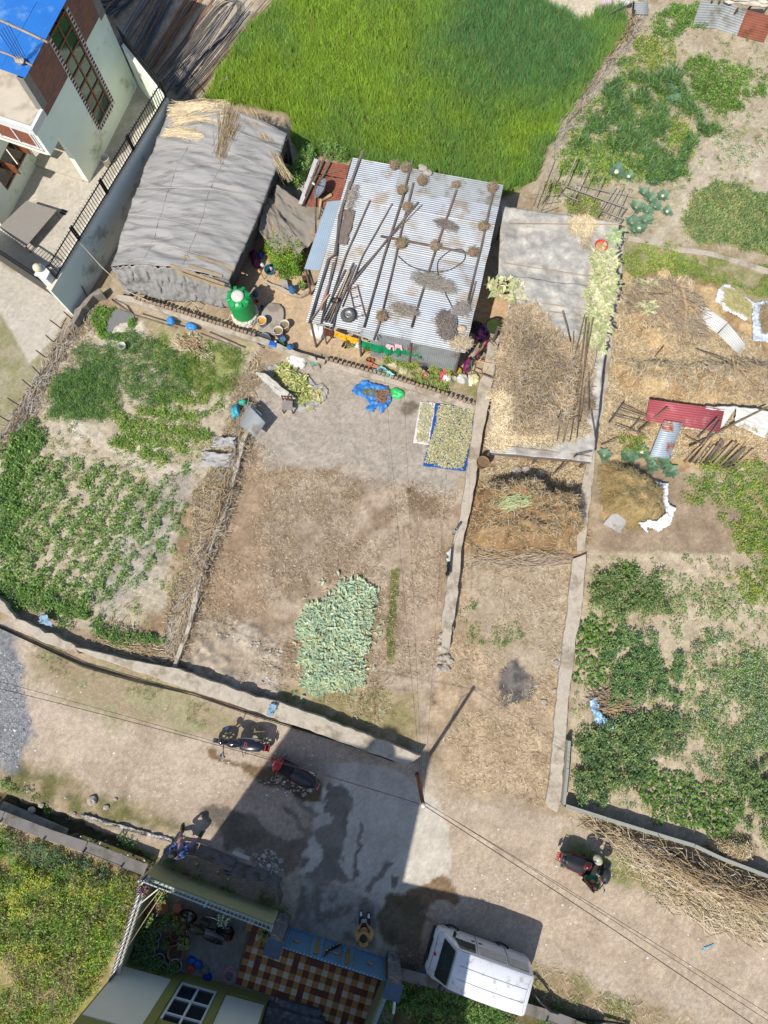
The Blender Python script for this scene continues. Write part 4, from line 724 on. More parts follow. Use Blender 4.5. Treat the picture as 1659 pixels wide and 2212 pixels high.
M_tarp2=mat('pale_tarpaulin',rgb(176,172,168),.6,var=.08,scale=3,col2=rgb(150,146,142),scale2=2,amt2=.5,bump=.4,bscale=14,spec=.4)
M_plas=mat('grey_plastic_sheet',rgb(174,169,160),.5,var=.12,scale=2.5,col2=rgb(200,194,182),scale2=2.2,amt2=.7,bump=.9,bscale=7,grain=.12,spec=.4)
shed=thing('tarpaulin_shed',P(420,500),'long arched shed covered with a wrinkled grey tarpaulin','shed')
S_TL,S_TR,S_BR,S_BL=P(372,235,1.7),P(622,292,1.7),P(497,610,1.55),P(243,580,1.55)
def shed_pt(u,v):
 bow=.25*math.sin(math.pi*v)
 p=S_BL.lerp(S_BR,u).lerp(S_TL.lerp(S_TR,u),v)
 d=(S_TR-S_TL).normalized()*(.12*math.sin(math.pi*v)*(2*u-1));arch=.6*(math.sin(math.pi*min(max(u*.94+.03,0),1))**.75)
 w=mnoise.fractal(Vector((u*1.2+v*.3,v*26+math.sin(u*3)*1.2,3)),1.,2.,3)*.045+(.5-abs(mnoise.noise(Vector((u*3,v*15+u*2.5,7)))))*.11*(1-v*.3)+mnoise.noise(Vector((u*6,v*6,2)))*.05
 return Vector((p.x+d.x+mnoise.noise(Vector((u*9,v*9,1)))*.04,p.y+d.y,p.z+arch+w-.28*abs(math.sin(v*math.pi*5))*.12))
B().grid(shed_pt,70,150).build('roof_cover',M_tarp,shed,smooth=True,sol=.01)
def skirt(u,v):
 top=shed_pt(u,0);out=Vector((.05,-.28,0))*(1-v)
 wv=mnoise.fractal(Vector((u*16,v*2.5,5)),1.,2.,4)*.16
 hem=.12+.8*max(0,mnoise.noise(Vector((u*4+3,0,2))))
 return Vector((top.x+out.x+wv*.5,top.y+out.y-abs(wv)*.8,(hem+(top.z-hem)*v)))
B().grid(skirt,120,22).build('front_drape',M_tarp,shed,smooth=True,sol=.01)
def skirt2(u,v):
 top=shed_pt(1,u);wv=mnoise.fractal(Vector((u*22,v*2.5,8)),1.,2.,3)*.1
 return Vector((top.x-.25*(1-v)+wv,top.y-wv*.4,.5+(top.z-.5)*v))
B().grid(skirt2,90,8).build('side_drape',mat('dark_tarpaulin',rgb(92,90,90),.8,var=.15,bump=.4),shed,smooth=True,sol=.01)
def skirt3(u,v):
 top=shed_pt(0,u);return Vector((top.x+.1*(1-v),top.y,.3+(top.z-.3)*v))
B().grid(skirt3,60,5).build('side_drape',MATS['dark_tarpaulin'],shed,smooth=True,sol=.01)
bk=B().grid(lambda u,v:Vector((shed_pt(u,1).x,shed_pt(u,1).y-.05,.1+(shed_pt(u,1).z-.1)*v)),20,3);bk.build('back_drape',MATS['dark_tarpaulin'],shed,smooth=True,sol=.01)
for u in(0,.33,.66,1):
 for v in(0.01,.5,.99):p=shed_pt(u*.94+.03,v);B().tube([(p.x,p.y,0),(p.x,p.y,p.z-.12)],.05,6).build('post',M_wood_d,shed)
for v0 in(.1,.3,.5,.72,.9):B().tube([shed_pt(u,v0+.03*math.sin(u*3+v0*9))+Vector((0,0,.02))for u in np.linspace(0,1,18)],.011,4).build('tie_rope',mat('rope_pale',rgb(190,184,174),.8),shed)
for u0 in(.3,.62):B().tube([shed_pt(u0+.01*math.sin(v*9),v)+Vector((0,0,.012))for v in np.linspace(0.02,.98,40)],.012,4).build('seam',M_tarp2,shed)
def on_shed(x,y,dz=.05):
 h=2.2
 for _ in range(8):
  w=P(x,y,h);A_=(S_BR-S_BL);Bv=(S_TL-S_BL);r=w-S_BL;det=A_.x*Bv.y-A_.y*Bv.x
  u=(r.x*Bv.y-r.y*Bv.x)/det;v=(A_.x*r.y-A_.y*r.x)/det;h=shed_pt(min(max(u,0),1),min(max(v,0),1)).z+dz
 return P(x,y,h)
for i,(a,b)in enumerate([((1270,0),(1520,80)),((1190,0),(1500,110)),((1220,60),(1440,130)),((1100,60),(1455,185)),((1150,105),(1470,215))]):
 A_,B_=on_shed(*m('10',*a)),on_shed(*m('10',*b));mid=(A_+B_)/2;
 B().beam(A_,B_,.1,.025).build('plank',M_wood_l,label=['topmost pale plank on the front of the tarpaulin shed','second pale plank from the top on the tarpaulin shed','middle weathered plank on the tarpaulin shed','fourth plank, brownish, on the tarpaulin shed','lowest plank on the front of the tarpaulin shed'][i],cat='plank',group='planks on the tarpaulin shed')
def bundle(name,label,p0,p1,n,spread0,spread1,pal,seed,zf,cat='straw bundle',r=.004,group=None):
 rs=np.random.RandomState(seed);V=[];F=[];C=[]
 d=(p1-p0);s=Vector((-d.y,d.x,0)).normalized()
 for k in range(n):
  t0=rs.uniform(-.1,.15);a=p0+d*t0+s*rs.normal(0,spread0*1.5);b=p0+d*rs.uniform(.5,1.15)+s*rs.normal(0,spread1*2.2)
  mid=(a+b)/2+s*rs.normal(0,.04);sw=s*r;o=len(V);c=np.asarray(pal[rs.randint(len(pal))])*rs.uniform(.8,1.2)
  for q in(a,mid,b):
   z=zf(q)+rs.uniform(.01,.06)
   V+=[(q.x-sw.x,q.y-sw.y,z),(q.x+sw.x,q.y+sw.y,z+.006)]
  F+=[[o,o+1,o+3,o+2],[o+2,o+3,o+5,o+4]];C+=[c]*6
 e=thing(name,(p0.x,p0.y,zf(p0)),label,cat,group);V=np.array(V)-np.array(ORG[e.name])
 tag(link_mesh('stalks',npmesh('stalks',V,np.array(F),np.array(C)),M_straw,e),kind='stuff');return e
def shz(q):
 A_=(S_BR-S_BL);Bv=(S_TL-S_BL);r=q-S_BL;det=A_.x*Bv.y-A_.y*Bv.x;u=(r.x*Bv.y-r.y*Bv.x)/det;v=(A_.x*r.y-A_.y*r.x)/det
 return shed_pt(min(max(u,0),1),min(max(v,0),1)).z
SP=lambda x,y:on_shed(*m('00',x,y))
bundle('reed_bundle','upper flat bundle of golden reeds at the back of the tarpaulin shed',SP(1110,730),SP(1440,690),260,.12,.06,STRAW,1,shz)
bundle('reed_bundle','short bundle of reeds below the upper one on the tarpaulin shed',SP(1070,860),SP(1290,880),180,.08,.05,STRAW,2,shz)
bundle('reed_bundle','tall fan of reeds hanging down the middle of the tarpaulin shed',SP(1510,690),SP(1430,1010),240,.18,.06,STRAW+STRAW_D,3,shz)
bundle('reed_bundle','long reeds running over the right edge of the tarpaulin shed',SP(1630,740),SP(1850,1130),120,.1,.05,STRAW+STRAW_D,4,shz)
bundle('reed_bundle','reed layer across the top left corner of the tarpaulin shed',SP(1140,790),SP(1440,770),160,.08,.04,STRAW,5,shz)
# -- sagging tarp between the buildings
tent=thing('small_tarp_shelter',P(620,520),'small sagging grey tarpaulin shelter between the shed and the rusty shed','shelter')
M_tbr=mat('brown_grey_tarp',rgb(140,134,124),.75,var=.15,scale=2,col2=rgb(164,142,120),scale2=1.6,amt2=.5,bump=.5)
cloth('cover',[P(566,440,1.3),P(600,402,1.35),P(712,480,1.3),P(640,555,.9)],30,30,M_tbr,amp=.16,fold=(6,5),seed=4,parent=tent,ridge=-.15)
cloth('cover',[P(560,500,1.2),P(570,432,1.3),P(650,520,.95),P(600,556,.7)],24,24,M_tbr,amp=.14,fold=(5,6),seed=5,parent=tent)
for p in((566,440),(712,480),(640,555)):q=P(*p,1.2);B().tube([(q.x,q.y,0),q],.03,6).build('post',M_wood_d,tent)
# -- plastic roof on the right
pr=thing('plastic_roof_shelter',P(1180,700),'flat shelter roofed with grey plastic sheet right of the tin house','shelter')
def pz(v):return 1.45+.35*v
K=[P(1058,978,1.45),P(1280,998,1.45),P(1338,482,1.8),P(1086,446,1.8)]
def plas(u,v):
 p=K[0].lerp(K[1],u).lerp(K[3].lerp(K[2],u),v)
 sag=-.09*abs(math.sin(u*math.pi*3))*abs(math.sin(v*math.pi*6));w=mnoise.fractal(Vector((u*6,v*20,4)),1.,2.,4)*.06+(.4-abs(mnoise.noise(Vector((u*8+v*4,v*12-u*3,7)))))*.09
 return Vector((p.x+.03*mnoise.noise(Vector((v*12,u*3,1))),p.y,p.z+sag+w))
def psheet(u0,u1,v0,v1,nu,nv,mt):
 return B().grid(lambda u,v:plas(u0+(u1-u0)*u,v0+(v1-v0)*v)+Vector((0,0,rndoff)),nu,nv).build('roof_sheet',mt,pr,smooth=True,sol=.006)
rndoff=0.
for(u0,u1,v0,v1,z_)in((-.01,1.0,.70,1.0,0),(.10,1.0,.45,.715,.012),(.04,1.0,.2,.46,0.0),(.0,1.0,0,.21,.01)):rndoff=z_;psheet(u0,u1,v0,v1,56,48,M_plas)
for v in(0,.17,.34,.5,.66,.83,.97):B().beam(plas(.02 if v<.3 or v>.7 else .12,v)+Vector((0,0,-.12)),plas(.98,v)+Vector((0,0,-.12)),.06).build('rafter',M_wood_d,pr)
for u in(.02,.5,.98):
 for v in(.02,.5,.98):p=plas(u,v);B().tube([(p.x,p.y,0),(p.x,p.y,p.z-.1)],.05,6).build('post',M_wood_d,pr)
for v in(.93,.76,.62,.59,.03):B().beam(plas(.12 if .45<v<.7 else .02,v)+Vector((0,0,.04)),plas(.97,v-.01)+Vector((0,0,.05)),.03,.012).build('batten',M_wood_l if v<.9 else M_plas,pr)
def plz(x,y):
 A_=(K[1]-K[0]);Bv=(K[3]-K[0]);rx=x-K[0].x;ry=y-K[0].y;det=A_.x*Bv.y-A_.y*Bv.x
 u=(rx*Bv.y-ry*Bv.x)/det;v=(A_.x*ry-A_.y*rx)/det;return(1.45+.35*v)
plzv=np.vectorize(plz)
def PP(x,y,dz=.05):
 h=1.6
 for _ in range(4):w=P(x,y,h);h=plz(w.x,w.y)+dz
 return P(x,y,h)
_oPN=PN
def roofstraw(name,label,poly,dens,L,w,pal,seed,mask=None,hump=.25,yaw=None):
 rs=np.random.RandomState(seed);PW=[PP(*q)for q in poly];xy=scatter(PW,int(dens*area(PW)),.18,mask,rs)
 dd=np.clip(inside(xy[:,0],xy[:,1],PW),0,.8)/.8;z=plzv(xy[:,0],xy[:,1])+.03+dd*hump*rs.rand(len(xy))*(.5+fbm(xy[:,0]*1.5,xy[:,1]*1.5,3,5))
 C=np.stack([xy[:,0],xy[:,1],z],1);c=tint(pal,len(C),.25,rs);t=fbm(xy[:,0]*.9,xy[:,1]*.9,3,11)[:,None];c=c*(.35+1.2*t)
 e=thing(name,PW[0],label,'straw heap');C-=np.array(ORG[e.name])
 ya=None if yaw is None else rs.normal(yaw[0],yaw[1],len(C))
 tag(link_mesh('straw',strawmesh('straw',C,rs.uniform(L[0],L[1],len(C)),w,c,ya,.4,rs),M_straw,e),kind='stuff')
roofstraw('straw_heap','thick brown straw spread over the lower half of the plastic roof',[(1080,720),(1100,670),(1150,660),(1190,700),(1230,730),(1285,740),(1280,830),(1270,930),(1200,940),(1140,950),(1065,960),(1070,850)],1200,(.1,.4),.012,[(.5,.38,.24),(.4,.3,.19),(.6,.48,.32)]+STRAW_D+[(.42,.38,.34)],5,mask=patchmask(1.1,.3),hump=.35)
roofstraw('straw_heap','paler golden straw ridge at the left front of the plastic roof',[(1070,840),(1130,830),(1130,900),(1120,955),(1062,960)],1300,(.15,.45),.012,STRAW[:3]+STRAW[4:],6,hump=.45)
roofstraw('straw_heap','fan of dry grass at the top right of the plastic roof',mm('k',(860,380),(960,310),(1200,300),(1260,400),(1200,470),(1130,640),(1060,640),(1000,520),(900,460)),1900,(.15,.4),.01,STRAW,7,hump=.15,yaw=(1.9,.5))
roofstraw('straw_heap','thin dry straw along the front edge of the plastic roof',[(1120,925),(1260,900),(1275,940),(1200,955),(1110,955)],1000,(.15,.4),.012,STRAW,8,hump=.1)
def leafpile(name,label,polys,dens,size,pal,seed,zfn,hump=.1,wr=.4,parent=None,pitch=(-.1,.45),cat='leaves',warp=.08):
 rs=np.random.RandomState(seed);xy=np.concatenate([scatter(p,int(dens*area(p)),warp,None,rs)for p in polys])
 dd=np.clip(inside(xy[:,0],xy[:,1],polys[0]),0,.5)/.5 if len(polys)==1 else .5
 z=zfn(xy[:,0],xy[:,1])+.02+rs.rand(len(xy))*hump*(.3+dd);C=np.stack([xy[:,0],xy[:,1],z],1);e=thing(name,(float(polys[0][0][0]),float(polys[0][0][1]),float(z.min())),label,cat);C-=np.array(ORG[e.name])
 tag(link_mesh('leaf',leafmesh('leaf',C,rs.uniform(size[0],size[1],len(C)),tint(pal,len(C),.22,rs),pitch,wr,rs=rs,fold=.6),M_leaf,e),kind='stuff');return e
PALE=[(.62,.62,.34),(.55,.6,.3),(.68,.62,.42),(.46,.52,.24),(.7,.7,.5)]
leafpile('drying_leaves','long strip of pale yellow green leaves drying along the right edge of the plastic roof',[[PP(*q)for q in[(1282,545),(1310,540),(1330,552),(1326,640),(1310,700),(1302,762),(1274,758),(1268,700),(1262,650),(1274,600)]]],420,(.14,.34),PALE,11,plzv,.12,.35)
leafpile('drying_leaves','greenish leaf clump at the top right corner of the plastic roof',[[PP(*m('k',*q))for q in[(1370,480),(1440,430),(1520,440),(1500,540),(1460,640),(1400,580)]]],420,(.14,.3),[(.4,.5,.24),(.5,.6,.34),(.62,.7,.45)],12,plzv,.12)
leafpile('drying_leaves','few pale leaves hanging at the left edge of the plastic roof',[[PP(*q)for q in[(1050,605),(1085,610),(1118,600),(1124,650),(1100,660),(1056,632)]]],160,(.16,.34),PALE,13,plzv,.06)
bq=PP(*m('k',1278,635));rb_=thing('red_basket',bq,'round red plastic tray of drying grain on the plastic roof','basket')
B().lathe(bq,[(.17,0),(.22,.09),(.235,.09),(.18,-.0)],26,cap=False).build('rim',mat('red_plastic',rgb(214,60,60),.5,bump=0),rb_,smooth=True,sol=.006)
B().lathe(bq,[(.19,.03),(.12,.05),(.02,.055)],20,cap=True).jitter(.006).build('grain',mat('dry_grain',rgb(206,160,110),.9,var=.4,scale=40,bump=1.,bscale=60),rb_)
for i,(a,b)in enumerate([((325,355),(380,560)),((395,490),(350,960)),((470,380),(350,850)),((480,400),(395,1050)),((490,405),(430,1070)),((525,400),(450,860)),((500,430),(420,1180)),((545,620),(510,780)),((470,850),(440,1075)),((430,650),(300,1050)),((380,560),(290,1200)),((495,760),(500,1000)),((455,700),(375,1200)),((410,870),(330,1210)),((510,1000),(540,1180)),((425,1040),(365,1060))]):
 pa,pb=PP(*m('12',*a),.3),PP(*m('12',*b),.22)
 pole([pa,(pa+pb)/2+Vector((rnd.uniform(-.03,.03),0,.02)),pb],.018+.006*(i%2),M_wood_l if i%3==1 else M_wood,'long thin grey pole in the sheaf lying on the straw of the plastic roof','poles lying on the plastic roof straw',n=5)
pa,pb=PP(1097,527,.05),PP(1365,532,.06);pole([PP(*m('k',90,330),.06),PP(*m('k',1560,345),.08)],.02,M_wood_l,'straight pale cane along the back of the plastic roof')
pole([P(*m('12',415,1290),1.6),g(*m('12',250,1430))],.03,M_wood,'pole leaning from the ground to the front of the plastic roof')
pole([P(*m('12',415,1290),1.62),P(*m('12',520,1265),1.62)],.02,M_wood_d,'short dark stick at the front corner of the plastic roof')
# -- house with blue roof, upper left
HO=P(193,395);HA=math.radians(69.77);HE=Vector((math.cos(HA),math.sin(HA),0));HW=Vector((-math.sin(HA),math.cos(HA),0))
def A(a,b,h):return HO+HE*a+HW*b+Vector((0,0,h))
def hbox(bb,a0,a1,b0,b1,h0,h1):return bb.add([A(a,b,h)for h in(h0,h1)for a,b in((a0,b0),(a1,b0),(a1,b1),(a0,b1))],[[0,1,2,3],[7,6,5,4],[4,5,1,0],[5,6,2,1],[6,7,3,2],[7,4,0,3]])
def fixn(o):
 import bmesh
 bm=bmesh.new();bm.from_mesh(o.data);bmesh.ops.recalc_face_normals(bm,faces=bm.faces);bm.to_mesh(o.data);bm.free();return o
bm_=bpy.data.materials.new('brick_courses');bm_.use_nodes=True;_n=bm_.node_tree.nodes;_l=bm_.node_tree.links
_b=_n['Principled BSDF'];_b.inputs['Roughness'].default_value=.9
_tc=_n.new('ShaderNodeTexCoord');_mp=_n.new('ShaderNodeMapping');_mp.inputs['Rotation'].default_value=(0,0,-HA)
_sep=_n.new('ShaderNodeSeparateXYZ');_cmb=_n.new('ShaderNodeCombineXYZ');_br=_n.new('ShaderNodeTexBrick')
_l.new(_tc.outputs['Object'],_mp.inputs[0]);_l.new(_mp.outputs[0],_sep.inputs[0]);_l.new(_sep.outputs[0],_cmb.inputs[0]);_l.new(_sep.outputs[2],_cmb.inputs[1]);_l.new(_cmb.outputs[0],_br.inputs[0])
_br.inputs['Scale'].default_value=1;_br.inputs['Brick Width'].default_value=.22;_br.inputs['Row Height'].default_value=.075;_br.inputs['Mortar Size'].default_value=.012
_br.inputs['Color1'].default_value=(*rgb(176,104,84),1);_br.inputs['Color2'].default_value=(*rgb(132,84,74),1);_br.inputs['Mortar'].default_value=(*rgb(128,116,104),1)
_bp=_n.new('ShaderNodeBump');_bp.inputs['Strength'].default_value=.8;_l.new(_br.outputs['Fac'],_bp.inputs['Height']);_bp.invert=True;_l.new(_bp.outputs[0],_b.inputs['Normal']);_l.new(_br.outputs[0],_b.inputs['Base Color'])
house=thing('white_house',HO,'pale mint two-storey house with brick upper wall and blue tin roof','house')
W0,W1,WH=1.85,3.0,(.92,5.0)
def hb(name,mt,*bx,parent=None,label=None,bev=0.):
 bb=B()
 for q in bx:hbox(bb,*q)
 o=bb.build(name,mt,parent or house,label=label,bev=bev);return fixn(o)
hb('lower_wall',M_mint,(0,W0,0,.22,0,3.55),(W1,4.65,0,.22,0,3.55),(W0,W1,0,.22,0,WH[0]),(4.43,4.65,.222,7,0,3.55))
hb('brick_wall',bm_,(.002,W0,.002,.22,3.552,5.2),(W1,4.648,.002,.22,3.552,5.2),(4.43,4.648,.222,7,3.552,5.2))
hb('corner_column',mat('grey_render',rgb(150,146,138),.9,var=.15,bump=.5),(-.02,.3,-.01,.26,3.83,5.2))
hb('brick_band',mat('grey_render'),(4.3,4.67,-.012,.24,3.4,5.2))
hb('porch_back_wall',M_mint,(2.4,2.6,.22,2.3,0,2.6))
hb('terrace_slab',mat('terrace_concrete',rgb(216,204,184),.9,var=.08,scale=3,col2=rgb(190,176,154),bump=.3),(-.8,4.4,.224,7,3.6,3.8),(-.8,-.002,.02,.222,3.6,3.8))
hb('terrace_rim',M_white,(-.86,-.74,-.02,7,3.62,3.9),(-.74,.0,-.02,.08,3.62,3.9))
hb('bay_side_wall',M_mint,(-.8,-.003,.0,.15,2.55,3.61))
hb('bay_floor',M_mint,(-.8,2.4,.15,7,2.5,2.62))
hb('bay_sill',M_brick,(-.79,-.68,.15,7,2.62,2.75))
bw=B()
for b in(.16,.28,1.0,1.75,2.6):hbox(bw,-.83,-.77,b,b+.06,2.76,3.6)
hbox(bw,-.832,-.768,.16,4.2,2.74,2.8);hbox(bw,-.832,-.768,.16,4.2,3.54,3.6)
wfr=fixn(bw.build('bay_window',M_white,house));ORG[wfr.name]=ORG[house.name]
for b0,b1 in((.34,1.0),(1.06,1.75),(1.81,2.6),(2.66,3.6)):hb('curtain',mat('brown_curtain',rgb(150,92,70),.8,bump=.2),(-.79,-.775,b0,b1,2.8,3.54),parent=wfr)
M_fr=mat('brown_frame',rgb(148,92,60),.5,var=.1,bump=.1);M_gls=mat('green_glass',rgb(26,74,62,.9),.12,var=.25,scale=1.5,bump=0,spec=.8)
wf=B();cw=(W0+W1)/2
for a in(W0,cw-.03,W1-.06):hbox(wf,a,a+.06,.04,.12,*WH)
for k in range(8):z=WH[0]+(WH[1]-WH[0]-.06)*k/7;hbox(wf,W0+.001,W1-.001,.035,.115,z,z+.06)
fr=fixn(wf.build('stair_window',M_fr,house));ORG[fr.name]=ORG[house.name]
for k in range(7):
 for c in range(2):
  z=WH[0]+(WH[1]-WH[0]-.06)*k/7+.06;a0=W0+.06 if c==0 else cw+.03;a1=cw-.03 if c==0 else W1-.06
  fixn(hbox(B(),a0,a1,.07,.09,z,z+.55).build('pane',M_gls,fr))
for side,a0 in((0,W0-.13),(1,W1+.01)):
 for k in range(27):z=.95+k*.15;hb('quoin_brick',mat('dark_brick',rgb(108,62,48),.85,var=.2),(a0,a0+.12,-.02,.02,z,z+.075))
for k in range(8):a0=W0-.02+k*.15;hb('quoin_brick',MATS['dark_brick'],(a0,a0+.075,-.02,.02,.78,.9))
hb('window_surround',M_white,(W0-.15,W0,-.008,.03,.77,5.),(W1,W1+.15,-.008,.03,.77,5.),(W0-.148,W1+.148,-.006,.028,.76,.9))
M_blue=mat('blue_tin',rgb(52,128,214),.5,var=.08,scale=1,col2=rgb(110,160,214),scale2=1.5,amt2=.3,bump=.05)
for i in range(5):
 for j in range(2):
  a0,a1=-.02+j*2.7,-.02+(j+1)*2.75;b0,b1=-.12+i*.86,-.12+(i+1)*.88;z=5.3+.012*((i+j)%2)+.03*i
  corr([A(a0,b0,z),A(a1,b0,z+.01),A(a1,b1,z+.03),A(a0,b1,z+.03)],0).build('roof_sheet',M_blue,house,smooth=True)
hb('wing_wall',M_mint,(-2.9,.2,2.3,2.5,0,.7),(-2.9,.2,2.3,2.5,1.75,2.5),(-2.9,-1.75,2.301,2.5,.7,1.75),(-.02,.2,2.301,2.5,.7,1.75),(-2.9,-2.7,2.5,7,0,2.5))
hb('room_floor',M_mint,(-2.7,.2,2.5,7,0,.1))
ww=B()
for a in(-1.75,-1.2,-.6,-.08):hbox(ww,a,a+.06,2.33,2.4,.7,1.75)
hbox(ww,-1.75,-.02,2.325,2.405,.7,.76);hbox(ww,-1.75,-.02,2.325,2.405,1.69,1.75)
wf2=fixn(ww.build('wing_window',M_fr,house));ORG[wf2.name]=ORG[house.name]
for a in(-1.69,-1.14,-.54):hb('pane',mat('dark_glass',(.012,.016,.018),.15,bump=0,spec=.7),(a,a+.48,2.36,2.37,.76,1.69),parent=wf2)
for a in(-1.2,-.3):hb('shutter',M_fr,(a,a+.04,1.75,2.3,1.2,1.65))
hb('porch_step',mat('porch_concrete',rgb(206,196,178),.9,bump=.3),(-.05,2.4,.22,2.3,.0,.12),(-.02,.0,.0,2.3,.0,.1))
def OPT(x,y,h):return P(*m('00',x,y),h)
pole([OPT(-60,105,5.42),OPT(130,190,5.42),OPT(310,275,5.44)],.04,M_wood_l,'pale wooden pole lying on the blue roof')
pole([OPT(-40,320,5.42),OPT(60,355,5.42),OPT(210,425,5.4)],.03,M_wood_l,'second pale pole lying near the corner of the blue roof')
rbn=thing('rebar_column',OPT(125,390,5.4),'concrete stub with upright rusty rods on the corner of the blue roof','rebar')
B().sphere(OPT(125,395,5.46),.17,10,(1,.8,.6)).jitter(.03).build('concrete_lump',M_stone,rbn)
for k in range(5):q=OPT(115+k*12,390-k*6,5.5);B().tube([q,q+Vector((.02*k-.04,.02*k,1.1))],.01,5).build('rod',mat('rebar',(.06,.04,.035),.7),rbn)
bd=thing('grey_board',P(60,490),'large flat grey board propped above the concrete house yard','board')
bp=PN([m('c',310,1750),m('c',665,1860),m('j',290,372),m('j',-10,130)],.45)
B().prism([(p.x,p.y)for p in bp],.43,.46).build('sheet',mat('board_grey',rgb(150,144,136),.8,var=.05,bump=.1),bd)
for p in bp[:3]:q=p.lerp(sum(bp,Vector())/4,.08);B().tube([(q.x,q.y,0),(q.x,q.y,.43)],.03,6).build('leg',M_wood_d,bd)
def slipper(p,rz,col,label,group='pairs of slippers'):
 w=P(*p);w.z=float(GZ(w.x,w.y));e=thing('slippers',w,label,'slippers',group)
 for s in(-1,1):
  b=B();c=w+Vector((math.cos(rz+math.pi/2),math.sin(rz+math.pi/2),0))*.06*s;R=Matrix.Rotation(rz,3,'Z')
  out=[R@Vector((x,y,0))+c for x,y in((-.13,-.025),(-.1,-.04),(.0,-.035),(.09,-.048),(.13,-.02),(.13,.02),(.09,.045),(0,.033),(-.1,.04),(-.13,.025))]
  b.prism([(q.x,q.y)for q in out],w.z,w.z+.03).build('sole',col,e)
  B().tube([c+R@Vector((.02,-.04,.02)),c+R@Vector((.05,0,.07)),c+R@Vector((.02,.04,.02))],.012,5).build('strap',M_black,e)
slipper(m('c',745,1885),-.4,mat('navy_rubber',(.02,.03,.06),.6),'dark blue slippers on the concrete of the house yard')
slipper(m('b',347,347),1.1,M_black,'black slippers on the sand below the yellow cloths')
def bucket(p,r,h,mt,label,z=0.,fill=None,tilt=(0,0),name='bucket',handle=True,group=None,cat='bucket',taper=.82):
 w=P(*p,z);
 if z==0:w.z=float(GZ(w.x,w.y))
 e=thing(name,w,label,cat,group);R=Matrix.Rotation(tilt[0],3,'X')@Matrix.Rotation(tilt[1],3,'Y')
 B().lathe(w,[(.01,.004),(r*taper,0),(r*.94,h*.9),(r*1.05,h*.91),(r*1.06,h),(r*.97,h),(r*.93,h*.88),(r*taper*.93,.02),(.01,.02)],24,R,cap=False).build('shell',mt,e,smooth=True)
 if fill:B().lathe(w,[(r*.9,h*.72),(.01,h*.73)],24,R,cap=False).build('contents',fill,e,smooth=True)
 if handle:B().tube([w+R@Vector((r*1.04*math.cos(t),r*1.04*math.sin(t)*.25-r*.9*math.sin(t),h*.96+.01))for t in np.linspace(0,math.pi,9)],.005,4).build('handle',M_tin_d,e)
 return e
M_pw=mat('white_plastic',rgb(228,222,208),.45,var=.05,bump=.05)
M_pb=mat('blue_plastic',rgb(40,104,190),.4,var=.05,bump=0);M_pbd=mat('deep_blue_plastic',rgb(46,84,130),.35,bump=0);M_pg=mat('green_plastic',rgb(40,150,76),.45,bump=0)
w_murky=mat('murky_water',rgb(150,128,92),.15,bump=0,spec=.6)
bucket(m('c',1262,1330),.16,.42,M_pw,'pale bucket standing between the mint house and its boundary wall')
bucket(m('a',618,1318),.17,.36,M_pw,'white bucket of orange liquid on the rock slab',.14,mat('orange_liquid',rgb(222,160,70),.25,bump=0,spec=.6),group='white buckets on the rock slab')
bucket(m('a',912,1368),.17,.36,M_pw,'white bucket of brown water, right of the three on the rock',0.01,w_murky,group='white buckets on the rock slab')
bucket(m('a',830,1450),.17,.36,M_pw,'white bucket of brown water, lowest of the three on the rock',0.1,w_murky,group='white buckets on the rock slab')
bucket(m('10',805,600),.14,.28,M_pw,'small empty white bucket below the grey pond',.05)
bucket(m('a',640,1560),.26,.3,mat('steel_tub',rgb(130,136,136),.4,metal=.5,bump=.1),'wide metal tub of dark water at the corner of the brick edging',0,mat('dark_water',rgb(86,92,92),.08,bump=0,spec=.8),name='tub',handle=False,cat='tub')
bucket(m('a',877,1545),.14,.26,M_pbd,'blue bucket at the back of the containers by the low wall',0,mat('bluish_water',rgb(96,124,150),.08,bump=0))
bucket(m('a',856,1610),.13,.24,M_pg,'green bucket between the blue containers',0,mat('green_water',rgb(60,140,90),.1,bump=0))
bucket(m('a',610,1110),.07,.12,M_pbd,'small blue mug lying near the green tank')
bucket(m('11',1538,462),.3,.16,M_black,'wide black basin of green water on the right wall',.42,mat('algae_water',rgb(60,74,40),.06,bump=0),name='basin',handle=False,cat='basin',taper=.88)
bucket(m('11',1463,1350),.22,.3,mat('wicker',rgb(150,122,90),.9,var=.3,scale=30,bump=.8),'round wicker basket at the wall corner below the plastic roof',.42,mat('wicker_in',rgb(130,106,80),.9),name='wicker_basket',handle=False,cat='basket')
bucket(m('a',712,620),.21,.12,mat('teal_plastic',rgb(24,92,110),.45,bump=0),'teal basin with washing beside the flowering bush',0.02,mat('teal_plastic'),name='basin',handle=False,cat='basin')
def jar(p,r,h,mt,label,z=0.,cap=None,group=None):
 w=P(*p,z);e=thing('water_jar',w,label,'jar',group)
 prof=[(r*.9,0),(r,.03),(r,h*.2),(r*.96,h*.22),(r,h*.25),(r,h*.42),(r*.96,h*.44),(r,h*.47),(r,h*.68),(r*.8,h*.8),(r*.35,h*.88),(r*.3,h*.96),(.01,h*.97)]
 B().lathe(w,prof,22,cap=False).build('body',mt,e,smooth=True);B().lathe(w,[(r*.34,h*.9),(r*.36,h),(.01,h*1.01)],14,cap=False).build('cap',cap or M_pb,e,smooth=True);return e
M_jar=mat('jar_blue',rgb(50,110,160),.25,var=.05,bump=0,spec=.6)
jar(m('a',1010,905),.14,.5,M_jar,'blue water jar beside the flowering bush');jar(m('a',985,1660),.14,.48,M_jar,'blue water jar at the right end of the container row')
jc=P(*m('a',765,1625));je=thing('jerry_can',jc,'bright blue jerry can in the container row by the low wall','jerry can')
